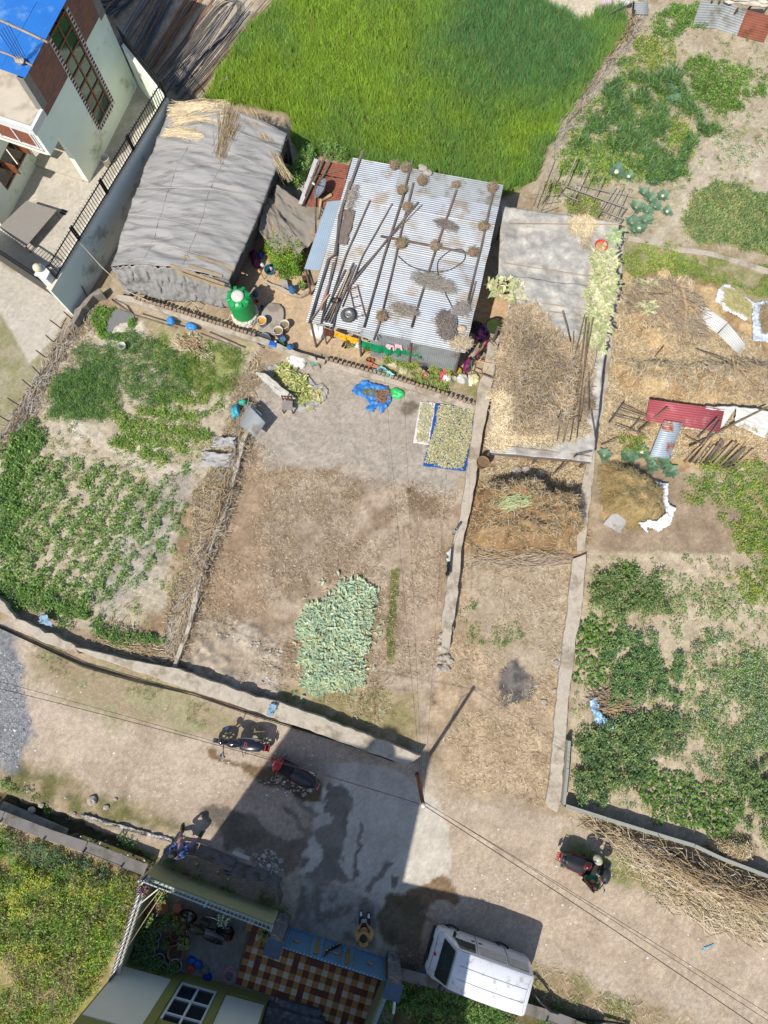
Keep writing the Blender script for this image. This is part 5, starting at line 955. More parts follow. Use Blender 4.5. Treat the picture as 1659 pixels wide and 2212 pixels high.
B().box(jc+Vector((0,0,.2)),(.3,.24,.38),-.2).build('body',M_pb,je,bev=.04);B().tube([jc+Vector((-.08,0,.38)),jc+Vector((-.05,0,.46)),jc+Vector((.07,0,.46)),jc+Vector((.1,0,.38))],.02,6).build('handle',M_pb,je);B().lathe(jc+Vector((.1,.06,.39)),[(.035,0),(.035,.05),(.01,.05)],12).build('cap',M_pw,je)
tq=P(*m('a',395,1215));tk=thing('water_tank',tq+Vector((0,0,.42)),'green ribbed plastic water tank with white lid on a stone plinth','water tank')
M_tank=mat('tank_green',rgb(30,160,84),.35,var=.06,scale=3,bump=.05,spec=.5);tz=tq+Vector((0,0,.42));R_=.44;H_=1.02
prof=[(R_*.98,0)]
for k in range(12):z=.04+k*.075;prof+=[(R_,z),(R_,z+.045),(R_*.975,z+.055),(R_*.975,z+.07)]
prof+=[(R_,.96),(R_*.98,1.0),(R_*.85,1.07),(R_*.5,1.15),(R_*.5,1.15)]
B().lathe(tz,prof,40,cap=True).build('body',M_tank,tk,smooth=True)
for k in range(8):t=k*math.pi/4+.3;B().box(tz+Vector((math.cos(t)*R_*.78,math.sin(t)*R_*.78,1.1)),(R_*.42,R_*.3,.1),M=Matrix.Rotation(t,3,'Z')@Matrix.Rotation(.32,3,'Y')).build('lug',M_tank,tk,bev=.03)
B().lathe(tz,[(R_*.5,1.13),(R_*.52,1.17),(R_*.5,1.22),(R_*.3,1.235),(.01,1.24)],30,cap=False).build('lid',M_pw,tk,smooth=True)
pl_=thing('stone_plinth',tq,'whitewashed round stone plinth under the green tank','plinth')
M_ww=mat('whitewash_stone',rgb(226,220,204),.9,var=.15,scale=8,bump=.7);sm_=npmesh('stone',*(lambda b:(b.v,b.f))(B().sphere((0,0,0),.11,8,(1.25,.9,.62)).jitter(.014)));sm_.materials.append(M_ww)
for ring in range(3):
 for k in range(13):t=k*math.pi*2/13+ring*.24;o=bpy.data.objects.new('stone',sm_);COL.objects.link(o);o.parent=pl_;o.location=(math.cos(t)*.43,math.sin(t)*.43,.07+ring*.13);o.rotation_euler=(rnd.uniform(-.2,.2),0,t+math.pi/2+rnd.uniform(-.3,.3))
B().lathe(tq,[(.4,0),(.4,.41),(.01,.415)],20,cap=False).build('core',M_ww,pl_)
# -- boundary wall with spiked railing, gate post and gate
def railing(e,pts,h,step,mt,spike=.08,r=.012,posts=()):
 """pickets are single objects sharing one mesh"""
 me=B().tube([(0,0,0),(0,0,h)],r*1.3,4).add([(-.02,0,h-.02),(.02,0,h-.02),(0,0,h+spike),(0,.02,h-.02),(0,-.02,h-.02)],[[0,1,2],[3,4,2]]);me=npmesh('picket',me.v,me.f);me.materials.append(mt);off=ORG[e.name]
 for a,b in zip(pts[:-1],pts[1:]):
  k=max(1,int((b-a).length/step))
  for i in range(k):o=bpy.data.objects.new('picket',me);COL.objects.link(o);o.parent=e;o.location=a.lerp(b,(i+.5)/k)-off
  for z in(.05,h-.06):B().beam(a+Vector((0,0,z)),b+Vector((0,0,z)),.03,.03).build('rail',mt,e)
 for p in posts:B().beam(p,p+Vector((0,0,h+.04)),.05).build('post',mt,e)
T0=P(126,603,2.0);T1=P(363,213,2.0);T2=A(4.8,-.1,2.0);dT=(T1-T0).normalized();nT=Vector((-dT.y,dT.x,0))
cwl=thing('boundary_wall',(T0.x,T0.y,0),'tall pale plastered boundary wall between the mint house and the tarpaulin shed','wall')
M_bw=mat('boundary_plaster',rgb(222,232,224,.95),.85,var=.06,scale=1,col2=rgb(160,170,156),scale2=.7,amt2=.25,bump=.2)
B().prism([(q.x,q.y)for q in(T0-dT*.5,T1,T1+nT*.15,T0+nT*.15-dT*.5)],0,2.0).build('wall_panel',M_bw,cwl)
B().prism([(q.x,q.y)for q in(T1+dT*.002,T2,T2-dT*.14,T1+nT*.152-dT*.14)],0,1.999).build('wall_panel',M_mint,cwl)
B().prism([(q.x,q.y)for q in(T0-nT*.03-dT*.5,T1-nT*.03,T1+nT*.18,T0+nT*.18-dT*.5)],2.002,2.05).build('coping',mat('cream_coping',rgb(232,224,200),.8,var=.08),cwl)
rl_=thing('spiked_railing',(T0.x,T0.y,2.05),'black spiked railing along the top of the boundary wall','railing')
railing(rl_,[T0+nT*.06+Vector((0,0,.05)),T1+nT*.06+Vector((0,0,.05)),T2+Vector((0,0,.05))],.72,.125,M_black,posts=[T0.lerp(T1,t)+nT*.06+Vector((0,0,.05))for t in(0,.2,.21,.45,.46,.69,.7,1)])
gp_=thing('gate_post',P(143,652),'white square gate post topped with a round globe lamp','gate post');gq=P(*m('j',508,655),2.45)
B().box((gq.x,gq.y,1.22),(.38,.38,2.44),HA).build('shaft',M_white,gp_);B().box((gq.x,gq.y,2.47),(.46,.46,.06),HA).build('cap',M_white,gp_)
B().sphere((gq.x-.12,gq.y+.04,2.66),.15,20).build('globe',mat('globe_lamp',rgb(236,226,190),.4,bump=0),gp_,smooth=True)
gt=thing('iron_gate',P(50,590),'black iron gate with gold scroll panels beside the white post','gate');g0=Vector((gq.x-.22,gq.y+.02,0));g1=P(-30,522,1.8);g1.z=0;gd=(g1-g0).normalized();gn=Vector((-gd.y,gd.x,0));gL=4.2
for k in range(int(gL/.13)):q=g0+gd*(.07+k*.13);B().beam(q+Vector((0,0,.1)),q+Vector((0,0,1.85)),.022).build('bar',M_black,gt)
for z in(.1,.65,1.3,1.8):B().beam(g0+Vector((0,0,z)),g0+gd*gL+Vector((0,0,z)),.05).build('rail',M_black,gt)
B().prism([(q.x,q.y)for q in(g0+gn*.03,g0+gd*gL+gn*.03,g0+gd*gL+gn*.035,g0+gn*.035)],.1,1.3).build('panel',mat('gate_panel',(.05,.05,.05),.5),gt)
M_gold=mat('gold_paint',rgb(214,160,70),.4,metal=.3)
for k in(0.45,1.15,1.75,2.5):q=g0+gd*k-gn*.04+Vector((0,0,.95));B().sphere(q,.13,10,(1.4,.25,2.0),Matrix.Rotation(math.atan2(gd.y,gd.x),3,'Z')).build('ornament',M_gold,gt,smooth=True)
# -- shop-yard steel: rods and pipes
M_st=[mat('steel_dark',rgb(96,98,106),.5,metal=.4,var=.2),mat('steel_mid',rgb(142,138,138),.55,metal=.3,var=.2),mat('steel_rust',rgb(176,124,80),.75,var=.25,scale=2),mat('steel_brown',rgb(140,110,94),.7,var=.25)]
rs=np.random.RandomState(9);yd=0
bands=[((655,30),(860,-60),6,.055,0),((700,110),(900,-80),5,.06,0),((760,330),(1000,-60),9,.03,1),((830,420),(1090,-60),9,.028,0),((860,480),(1140,-70),10,.024,0),((930,470),(1270,-60),10,.024,2),((970,480),(1330,-60),9,.024,2),((1010,520),(1370,30),9,.022,3),((1060,560),(1420,120),8,.024,0),((1100,600),(1500,60),9,.022,1),((1140,610),(1560,100),9,.02,0),((1180,640),(1640,60),8,.022,1),((1230,650),(1690,90),8,.02,3)]
names=['thick black steel tube at the top left of the steel yard','thick dark tube beside the white house corner','grey rod in the bundle nearest the mint house','dark rod in the second bundle of the steel yard','blue black rod in the shaded middle bundle','rusty orange rod in the bright bundle of the steel yard','rusty rod right of the orange bundle','brown rod in the middle of the steel yard','dark rod left of the looped bundle','grey rod in the loosely curved bundle','black rod in the long bundle by the loop','grey rod near the wheat side of the steel yard','brown rod of the bundle nearest the wheat']
for bi,(a,b,n,r,mi)in enumerate(bands):
 A0,B0=P(*m('00',*a)),P(*m('00',*b));s=Vector((-(B0-A0).y,(B0-A0).x,0)).normalized()
 n=max(4,int(n*.7))
 for k in range(n):
  o=(k-n/2)*r*2.4;z=.03+r*(1+(k%2)*1.4)+rs.rand()*.04;d=(B0-A0);cv=rs.normal(0,.08);t0,t1=rs.uniform(-.05,.08),rs.uniform(.92,1.2)
  pole([A0+d*t0+s*(o+rs.normal(0,.03))+Vector((0,0,z)),A0+d*.5+s*(o+cv)+Vector((0,0,z)),A0+d*t1+s*(o+rs.normal(0,.06))+Vector((0,0,z))],r*.8,M_st[mi if rs.rand()<.75 else rs.randint(4)],names[bi],['steel tubes','steel tubes'][0]if r>.05 else 'rods of the steel yard, bundle '+['one','two','three','four','five','six','seven','eight','nine','ten','eleven','twelve','thirteen'][bi],name='steel_tube' if r>.05 else 'steel_rod',n=5,cat='steel tube' if r>.05 else 'steel rod')
for k in range(6):
 pts=[P(*m('00',x+k*5,y-k*3),.12+.02*k)for x,y in((1130,560),(1250,400),(1480,190),(1540,60),(1500,5),(1430,20),(1340,110),(1200,300),(1060,470))]
 cr=[]
 for i in range(len(pts)-1):
  p0,p1,p2,p3=pts[max(i-1,0)],pts[i],pts[i+1],pts[min(i+2,len(pts)-1)]
  for t in(0,.33,.66):cr.append(.5*((2*p1)+(p2-p0)*t+(2*p0-5*p1+4*p2-p3)*t*t+(3*p1-p0-3*p2+p3)*t**3))
 pole(cr,.012,M_st[k%2],'thin dark rod bent into a long loop over the steel yard','looped rods of the steel yard',name='steel_rod',n=4,cat='steel rod')
for i in range(8):lowkerb=None
B().prism(densify([(p.x,p.y)for p in PN([(440,218),(620,-10),(628,-6),(450,222)],.1)],.3,.01),-.1,.1).build('field_kerb',M_conc,label='thin concrete kerb between the steel yard and the wheat',cat='kerb')
SH.update(l=(932.6,1124.6,.06614),n=(976.5,669.3,.08434),o=(537.6,768,.11243),p=(329.2,1728.1,.0992),q=(1283.7,822.9,.39416),r=(1130.1,318.2,.25355),s=(1371.5,0,.30196),t=(757.1,1920.1,.05455))
SHV=Vector((math.cos(SUN_AZ),math.sin(SUN_AZ),0))/math.tan(SUN_EL)
# -- house at the bottom (tall, mostly below the frame)
M_olive=mat('olive_paint',rgb(150,150,84),.8,var=.06,scale=2,bump=.1);M_beige=mat('beige_paint',rgb(226,222,204,.95),.8,var=.04,scale=2,bump=.1);M_olw=mat('olive_wall',rgb(176,174,128),.85,var=.06,scale=1,col2=rgb(140,140,90),scale2=1,amt2=.2,bump=.15)
BO=P(275,2069);BD=(P(517,2136)-BO);BD.z=0;BD.normalize();BN=Vector((-BD.y,BD.x,0));HB_=12.4
Q1=BO.copy();roofL=P(620,1570)-SHV*HB_;roofR=P(905,1660)-SHV*HB_
def Bp(a,b,h):return BO+BD*a+BN*b+Vector((0,0,h))
def bbox(bb,a0,a1,b0,b1,h0,h1):return bb.add([Bp(a,b,h)for h in(h0,h1)for a,b in((a0,b0),(a1,b0),(a1,b1),(a0,b1))],[[0,1,2,3],[7,6,5,4],[4,5,1,0],[5,6,2,1],[6,7,3,2],[7,4,0,3]])
hB=thing('tall_house',BO,'tall olive and beige house at the bottom whose shadow crosses the lane','house')
def tb(name,mt,*bx,parent=None):
 bb=B()
 for q in bx:bbox(bb,*q)
 return fixn(bb.build(name,mt,parent or hB))
lw1,lw2=P(800,1895)-SHV*7,P(1045,1948)-SHV*7;lwd=Vector(((lw2-lw1).y,-(lw2-lw1).x,0)).normalized()*5
lwg=thing('house_wing',(lw2.x,lw2.y,0),'lower wing of the tall house just below the frame','house');B().prism([(q.x,q.y)for q in(lw1,lw2,lw2+lwd,lw1+lwd)],0,7).build('wall',M_olw,lwg);B().prism([(q.x,q.y)for q in(lw1,lw2,lw2+lwd,lw1+lwd)],7.002,7.1).build('roof_slab',M_beige,lwg)
wl,wh0=OP(*m('e',630,1390),BO,BD);wr_,_=OP(*m('e',1000,1495),BO,BD);wh0=max(wh0,.5)
Lw=4.7
tb('plinth',M_olive,(-.02,Lw,-.3,.03,0,.45))
tb('wall',M_olive,(0,wl,-.3,0,.45,HB_),(wr_,Lw,-.3,0,.45,HB_),(wl,wr_,-.3,0,.45,wh0),(wl,wr_,-.3,0,wh0+2.2,HB_),(0,.25,-9,-.302,0,HB_),(Lw-.25,Lw,-9,-.302,0,HB_))
tb('roof_slab',M_conc,(-.01,Lw+.01,-9,.01,HB_+.003,HB_+.12))
tb('wall_panel',M_beige,(.06,wl-.33,.0,.03,.62,3.6));tb('wall_panel',M_beige,(wr_+.3,Lw-.05,.0,.03,.62,3.6))
tb('pilaster',M_olive,(wl-.3,wl-.04,.0,.07,.5,4.2),(wr_+.04,wr_+.28,.0,.07,.5,4.2))
wB=B()
for a in(wl,(wl+wr_)/2-.03,wr_-.06):bbox(wB,a,a+.06,-.06,.03,wh0,wh0+2.2)
for k in range(3):bbox(wB,wl+.001,wr_-.001,-.058,.025,wh0+k*.9,wh0+k*.9+.06)
rtk=thing('roof_tank',P(836,1602)-SHV*13.3+Vector((0,0,12.52)),'dark water tank standing on the roof of the tall house','water tank');B().lathe(ORG[rtk.name],[(.5,0),(.5,.8),(.4,.95),(.15,1.05),(.01,1.06)],20).build('body',mat('dull_tank',(.03,.03,.03),.6),rtk,smooth=True)
wbo=fixn(wB.build('window',M_white,hB));ORG[wbo.name]=ORG[hB.name]
for k in range(3):
 for c in range(2):
  a0=wl+.06 if c==0 else(wl+wr_)/2+.03;a1=(wl+wr_)/2-.03 if c==0 else wr_-.06
  tb('pane',mat('dark_glass'),(a0,a1,-.03,-.02,wh0+k*.9+.06,min(wh0+k*.9+.9,wh0+2.2)),parent=wbo)
M_slate=mat('slate_cladding',rgb(104,110,118),.6,var=.3,scale=5,col2=rgb(150,146,138),scale2=6,bump=.8)
tb('entrance_step',M_slate,(4.75,6.6,-2.2,-.1,0,.35),(5.0,6.4,-.1,.1,0,.18))
n0,n1=P(*m('e',240,250),1.2),P(*m('e',1600,770),1.2);w1_=P(*m('30',735,1320),1.2)
bwl=thing('compound_wall',(n0.x,n0.y,0),'olive compound wall along the front of the tall house','wall');dN=(n1-n0).normalized();nN=Vector((-dN.y,dN.x,0))
B().prism([(q.x,q.y)for q in(n0,n1,n1-nN*.13,n0-nN*.13)],0,1.2).build('wall_panel',M_olw,bwl)
dW=(w1_-n0).normalized();nW=Vector((-dW.y,dW.x,0))
bw2=thing('compound_wall',(w1_.x,w1_.y,0),'olive compound wall with cream top beside the wild plot','wall')
B().prism([(q.x,q.y)for q in(n0-dW*-.135,w1_,w1_+nW*.16,n0+dW*.135+nW*.16)],0,1.2).build('wall_panel',M_olw,bw2)
B().prism([(q.x,q.y)for q in(n0,w1_,w1_+nW*.2,n0+nW*.2)],1.203,1.25).build('coping',mat('cream_coping'),bw2)
M_rail=mat('pale_blue_rail',rgb(176,196,206),.5,bump=0)
r1=thing('wall_railing',(n0.x,n0.y,1.2),'pale blue railing on the front compound wall','railing');railing(r1,[n0-nN*.06,n1-nN*.06],.45,.13,M_rail,.05,.01,posts=[n0.lerp(n1,t)-nN*.06 for t in(0,.5,1)])
r2=thing('wall_railing',(w1_.x,w1_.y,1.25),'dark railing on the compound wall beside the wild plot','railing');railing(r2,[n0+nW*.08+Vector((0,0,.05)),w1_+nW*.08+Vector((0,0,.05))],.5,.13,M_st[0],.05,.01,posts=[n0+nW*.08,w1_+nW*.08])
e0,e1=P(*m('i',1500,1030),1.2),P(*m('i',1395,1290),1.2)
ew=thing('compound_wall',(e0.x,e0.y,0),'olive compound wall with railing right of the gate','wall');dE=(e1-e0).normalized();B().prism([(q.x,q.y)for q in(e0,e1+dE*4,e1+dE*4+Vector((.15,.03,0)),e0+Vector((.15,.03,0)))],0,1.2).build('wall_panel',M_olw,ew)
r3=thing('wall_railing',(e0.x,e0.y,1.2),'blue spiked railing on the wall right of the gate','railing');railing(r3,[e0+Vector((.07,0,0)),e1+dE*2+Vector((.07,0,0))],.45,.13,M_rail,.05,.01)
G0,G1=P(*m('i',800,572)),P(*m('i',1512,800));GD=(G1-G0).normalized();GNn=Vector((-GD.y,GD.x,0));GL=(G1-G0).length
gate=thing('blue_gate',G0,'wide blue metal gate with gold ornaments in front of the checkered court','gate')
M_gate=mat('gate_blue',rgb(96,138,170),.55,var=.08,scale=4,bump=.05);M_gated=mat('gate_blue_dark',rgb(60,84,104),.5,bump=0)
def Gp(a,h,o=0.):return G0+GD*a+GNn*o+Vector((0,0,h))
secs=[(0,.26,'s'),(.26,.30,'f'),(.30,.34,'w'),(.34,.38,'f'),(.38,.56,'s'),(.56,.60,'f'),(.60,.64,'w'),(.64,.68,'f'),(.68,1,'s')]
for a,b,k in secs:
 a*=GL;b*=GL
 if k=='s':corr([Gp(a,.08),Gp(b,.08),Gp(b,1.48),Gp(a,1.48)],1,pitch=.09,amp=.012).build('gate_panel',M_gate,gate,smooth=True)
 elif k=='f':B().beam(Gp((a+b)/2,.05),Gp((a+b)/2,1.52),b-a-.01,.05,up=GNn).build('stile',M_gate,gate)
 else:
  B().beam(Gp((a+b)/2,.3),Gp((a+b)/2,1.3),b-a-.004,.03,up=GNn).build('vent_panel',mat('ochre_panel',rgb(150,124,70),.7),gate)
for z in(.06,1.5):B().beam(Gp(0,z),Gp(GL,z),.07,.07).build('rail',M_gate,gate)
for k in range(int(GL/.11)):q=Gp(.06+k*.11,1.54);B().sphere((q.x,q.y,q.z),.03,6,(1,.5,1.6)).build('finial',M_rail,gate)
for a,z in((.12,.9),(.43,.85),(.51,.85),(.84,.8)):
 q=Gp(a*GL,z,.03)
 B().sphere(q,.085,8,(1.3,.15,.8),Matrix.Rotation(math.atan2(GD.y,GD.x),3,'Z')).build('ornament',M_gold,gate,smooth=True)
for a in(.01,.25,.39,.55,.69,.99):
 for k in range(9):q=Gp(a*GL,.2+k*.14,.03);B().sphere(q,.018,6).build('stud',M_gold,gate)
sw=[Gp(GL*(.40+.14*t),1.4-1.25*t**.6,.05)for t in(0,.15,.3,.5,.7,.85,1)]
B().tube([q if i else q for i,q in enumerate(sw)],[.015,.03,.045,.05,.05,.04,.02],6).build('scroll',M_black,gate,smooth=True)
for t in(1,2,3,4,5):B().sphere(sw[t]+GNn*.04,.035,6,(1,.6,1)).build('ornament',M_gold,gate)
def pillar(c,label):
 e=thing('gate_pillar',(c.x,c.y,0),label,'pillar','slate-clad gate pillars');rz=math.atan2(GD.y,GD.x)
 R=Matrix.Rotation(rz,3,'Z');B().box((c.x,c.y,1.1),(.40,.34,2.2),rz).build('core',mat('pillar_core',rgb(80,84,90),.7),e)
 for k in range(22):
  z=.05+k*.1
  for s in range(2):q=R@Vector((-.1+.2*s,.19,0));B().box((c.x+q.x,c.y+q.y,z),(.196,.03+rnd.uniform(0,.02),.092),rz).build('slate',M_slate,e)
 B().box((c.x,c.y,2.235),(.5,.46,.07),rz).build('cap',mat('cap_slate',rgb(84,100,122),.6,bump=.2),e)
pillar(P(*m('i',770,520)),'slate-clad pillar at the left end of the blue gate');pillar(P(*m('i',1556,800)),'slate-clad pillar at the right end of the blue gate')
TS=.196;o_=P(*m('i',530,530));tcol={0:rgb(216,208,184),1:rgb(196,140,80),2:rgb(118,66,52)}
tm_={}
for k,c in tcol.items():
 me=B().box((0,0,0),(TS-.008,TS-.008,.02));me=npmesh('tile',me.v,me.f);me.materials.append(mat('tile_%s'%['cream','tan','brown'][k],c,.45,var=.08,scale=3,bump=.05,spec=.4));tm_[k]=me
court=[P(*m('i',*q))for q in((528,525),(700,640),(740,700),(1500,955),(1400,1400),(700,1400),(700,1080),(560,1040),(440,990),(440,860))]
pav=thing('court_paving',(o_.x,o_.y,0),'checkered cream, tan and brown tiled court behind the blue gate','paving');rz=math.atan2(GD.y,GD.x);rest=B();cnt=[]
for i in range(-8,40):
 for j in range(-4,34):
  p=o_+GD*(i*TS)-GNn*(j*TS)
  if inpoly(np.array([p.x]),np.array([p.y]),court)[0]:cnt.append((Q_:=(p-Vector((0,-6,0))).length,i,j,p))
cnt.sort(key=lambda q:q[0])
for n_,(_,i,j,p)in enumerate(cnt):
 k=0 if(i%2==0 and j%2==0)else(2 if(i%2==1 and j%2==1)else 1)
 if(i+j*3)%7==0 and k==1:k=2
 if n_<290:o=bpy.data.objects.new('tile',tm_[k]);COL.objects.link(o);o.parent=pav;o.location=(p.x-o_.x,p.y-o_.y,.012);o.rotation_euler=(0,0,rz)
 else:rest.box((p.x,p.y,.012),(TS-.008,TS-.008,.02),rz)
if rest.v:rest.build('tile_area',MATS['tile_tan'],pav,kind='stuff')
bk_=[p for p in court];B().prism([(p.x,p.y)for p in court],-.02,.004).build('mortar_bed',mat('mortar',rgb(120,112,100),.9),pav)
M_terra=mat('terracotta',rgb(170,104,84),.85,var=.15,bump=.2);M_soil=mat('pot_soil',rgb(84,66,50),.95,var=.3,scale=20,bump=.6);M_zinc=mat('pale_pot',rgb(170,186,196),.5,metal=.2,bump=.05)
def pot(p,r,h,mt,label,plant=0.,pal=G_MID,seed=0,group='potted plants of the shaded court',z=0.):
 w=P(*p,z);e=thing('plant_pot',w,label,'plant pot',group);B().lathe(w,[(r*.7,0),(r*.95,h*.85),(r*1.04,h*.86),(r*1.04,h),(r*.9,h),(r*.86,h*.85),(.01,h*.84)],22,cap=False).build('pot',mt,e,smooth=True)
 B().lathe(w,[(r*.88,h*.86),(.01,h*.88)],18,cap=False).build('soil',M_soil,e)
 if plant:
  rs=np.random.RandomState(seed);nn=90;q=np.sqrt(rs.rand(nn))*plant;a=rs.uniform(0,6.28,nn);C=np.stack([np.cos(a)*q,np.sin(a)*q,h+.25*rs.rand(nn)],1)
  link_mesh('foliage',leafmesh('foliage',C,rs.uniform(.06,.12,nn),tint(pal,nn,.3,rs),rs=rs),M_leaf,e)
pn=['small pot near the terracotta stool','round pot between the big bowl and the wall','wide brown bowl pot at the court edge','yellow-leaved plant beside the wide bowl pot','pot behind the wide bowl','pale curved pot in the left row','second pale pot of the left row','third pale pot of the left row','pale pot in the corner of the plant group','low pot at the foot of the house wall','pot by the coloured bags','pot with ferns near the motorcycle','small pot beside the fern','pot at the left wall','pot in the dark corner near the railing']
for i,(x,y,r,h,mt,pl,pal)in enumerate([(650,790,.13,.2,M_terra,.1,G_DARK),(577,870,.17,.2,M_terra,0,G_DARK),(590,1045,.25,.3,M_terra,0,G_DARK),(685,930,.13,.25,M_terra,.2,G_YEL[:2]),(500,940,.17,.2,M_terra,.12,G_DARK),(380,860,.18,.3,M_zinc,.15,G_DARK),(360,950,.18,.3,M_zinc,.15,G_DARK),(320,1040,.18,.3,M_zinc,.15,G_DARK),(240,920,.16,.3,M_zinc,.18,G_DARK),(420,1110,.18,.28,M_zinc,.15,G_DARK),(590,1170,.2,.3,M_zinc,.15,G_DARK),(560,690,.14,.25,M_terra,.3,G_MID),(495,695,.12,.2,M_zinc,.1,G_DARK),(300,660,.14,.3,M_terra,.25,G_MID),(440,430,.12,.25,M_terra,.2,G_MID)]):
 pot(m('e',x,y),r,h,mt,pn[i],pl,pal,100+i)
for k,(x,y)in enumerate(((240,1060),(200,1130),(330,1120),(460,1180),(290,800),(410,760))):pot(m('e',x,y),.15,.28,M_zinc,'dark leafy pot among the crowd of pots in the shaded court',.2,G_DARK,130+k,'pots crowding the shaded court')
pot(m('e',260,385),.13,.16,M_terra,'purple flowering hanging pot at the wall corner',.14,[(.4,.03,.3),(.1,.18,.05)],150,z=1.2)
pot(m('e',1520,850),.13,.22,M_zinc,'yellow green potted plant beside the left gate pillar',.26,G_YEL[:2],151)
pot(m('e',1090,690),.1,.15,M_terra,'white flowering pot hanging on the front railing',.2,[(.16,.3,.05),(.7,.7,.7)],152,z=1.0)
st_=P(*m('e',612,570));e=thing('round_stool',st_,'round terracotta-coloured stool in the court corner','stool');B().lathe(st_+Vector((0,0,.3)),[(.13,0),(.14,.03),(.01,.035)],22).build('seat',M_terra,e)
for k in range(4):t=k*math.pi/2;B().tube([st_+Vector((math.cos(t)*.12,math.sin(t)*.12,0)),st_+Vector((math.cos(t)*.09,math.sin(t)*.09,.3))],.012,5).build('leg',M_terra,e)
wkb=P(*m('e',450,570));e=thing('wicker_basket',wkb,'tan wicker basket standing under the clothes poles','basket');B().lathe(wkb,[(.13,0),(.2,.28),(.17,.28),(.11,.03),(.01,.02)],20,cap=False).build('basket',mat('wicker'),e,smooth=True);B().tube([wkb+Vector((.19*math.cos(t),0,.28+.12*math.sin(t)))for t in np.linspace(0,math.pi,8)],.012,5).build('handle',mat('wicker'),e)
for a,b,r in(((380,405),(90,640),.02),((400,420),(160,720),.012),((430,440),(70,1000),.014)):
 pole([P(*m('e',*a),1.7),P(*m('e',*b),1.6)],r,M_pw if r>.015 else M_wood_l,{.02:'white plastic pole across the corner of the court',.012:'thin bamboo pole across the court corner',.014:'longest thin bamboo pole across the court corner'}[r])
hc=P(*m('e',1135,1310));hs=thing('hose_coil',hc,'coil of pink hose lying at the edge of the tiled court','hose');pts=[]
for k in range(150):t=k*.25;r=.27-.0009*k+.01*math.sin(k*.7);pts.append(hc+Vector((math.cos(t)*r*.92,math.sin(t)*r,.02+.0006*k)))
B().tube(pts,.012,5).build('hose',mat('pink_hose',rgb(196,152,160),.5,bump=0),hs,smooth=True)
def sack(p,sx,sy,sz,mt,label,rz=0.,seed=1,z=0.,name='sack',cat='sack',group=None):
 w=P(*p,z);w.z=max(z,float(GZ(w.x,w.y)));b=B();R=Matrix.Rotation(rz,3,'Z');nu,nv=22,12
 def fn(u,v):
  t=u*2*math.pi;ph=v*math.pi/2*1.02;cx=math.copysign(abs(math.cos(t))**.7,math.cos(t));sy_=math.copysign(abs(math.sin(t))**.7,math.sin(t))
  k=1+.22*mnoise.noise(Vector((math.cos(t)*1.5+seed,math.sin(t)*1.5,v*2+seed)))+.12*mnoise.noise(Vector((math.cos(t)*5+seed,math.sin(t)*5,v*6)))
  return R@Vector((cx*math.cos(ph)**.6*sx*k if v<1 else 0,sy_*math.cos(ph)**.6*sy*k if v<1 else 0,math.sin(ph)*sz*k))+w
 b.grid(fn,nu,nv);return b.build(name,mt,smooth=True,label=label,cat=cat,group=group)
M_sackw=mat('white_sack',rgb(236,234,228),.8,var=.08,scale=8,bump=.5)
for x,y,c,lb in((735,1150,M_pb,'blue helmet-like bag, left of the two by the pots'),(805,1190,M_pb,'second blue bag lying beside the pots'),(730,1230,mat('red_yellow_bag',rgb(196,80,50),.6,col2=rgb(214,180,60),amt2=.5),'red and yellow bag at the house wall'),(885,1255,mat('grey_green_bag',rgb(116,130,124),.6),'grey green bag below the blue bags'),(905,1330,mat('deep_blue_bag',rgb(40,50,150),.6),'deep blue bag nearest the house wall')):
 sack(m('e',x,y),.13,.12,.16,c,lb,rnd.uniform(0,3),rnd.random()*9,name='bag',cat='bag')
# -- curved tin fence in front of the court wall, board fences
cf=thing('tin_fence',P(350,1862),'low leaning corrugated tin fence curving round the planting bed','fence')
cfp=[m('p',200,1330),m('p',470,1180),m('p',900,1230),m('p',1300,1370),m('p',1700,1560),m('i',330,175),m('i',500,225),m('i',640,265),m('i',715,310),m('i',735,370),m('i',722,435)]
W=[P(*q,.6)for q in cfp]
for i in range(len(W)-1):
 a,b=W[i],W[i+1];d=(b-a).normalized();nn_=Vector((-d.y,d.x,0));o1=nn_*(.24 if i<8 else .05)
 corr([a,b,Vector((b.x,b.y,.06))+o1,Vector((a.x,a.y,.06))+o1],0,pitch=.11,amp=.02).build('fence_sheet',mat('old_dark_tin',rgb(112,110,106),.75,var=.2,scale=4,col2=rgb(84,76,66),scale2=3,bump=.2),cf,smooth=True)
for q in((450,1190),(960,1390),(1420,1560),(1650,1720)):a=P(*m('p',*q),.62);B().tube([a,(a.x-.12,a.y-.25,.02)],.035,6).build('post',M_wood_l,cf)
def boards(name,label,pts,h,w,mt,lean=0.,th=.02,cat='fence',posts=True):
 e=thing(name,P(*pts[0]),label,cat);W=[P(*q,h)for q in pts]
 for a,b in zip(W[:-1],W[1:]):
  L=(b-a).length;k=max(1,round(L/1.1));d=(b-a)/k;dn=d.normalized();nn_=Vector((-dn.y,dn.x,0))
  for i in range(k):
   p=a+d*i;q=a+d*(i+1)*1.0;dz=rnd.uniform(-.03,.03)
   B().add([p+nn_*w+Vector((0,0,-lean*w+dz)),p+Vector((0,0,dz)),q+Vector((0,0,dz)),q+nn_*w+Vector((0,0,-lean*w+dz)),],[[0,1,2,3]]).build('board',mt,e,sol=th)
   B().add([p,q,Vector((q.x,q.y,0)),Vector((p.x,p.y,0))],[[0,1,2,3]]).build('panel',mt,e,sol=th)
   if posts:B().tube([(p.x,p.y,-.1),p+Vector((0,0,.12))],.035,6).build('post',M_wood_d,e)
 return e
M_board=mat('grey_board',rgb(140,134,128),.85,var=.1,scale=2,col2=rgb(110,104,90),scale2=1.5,bump=.3)
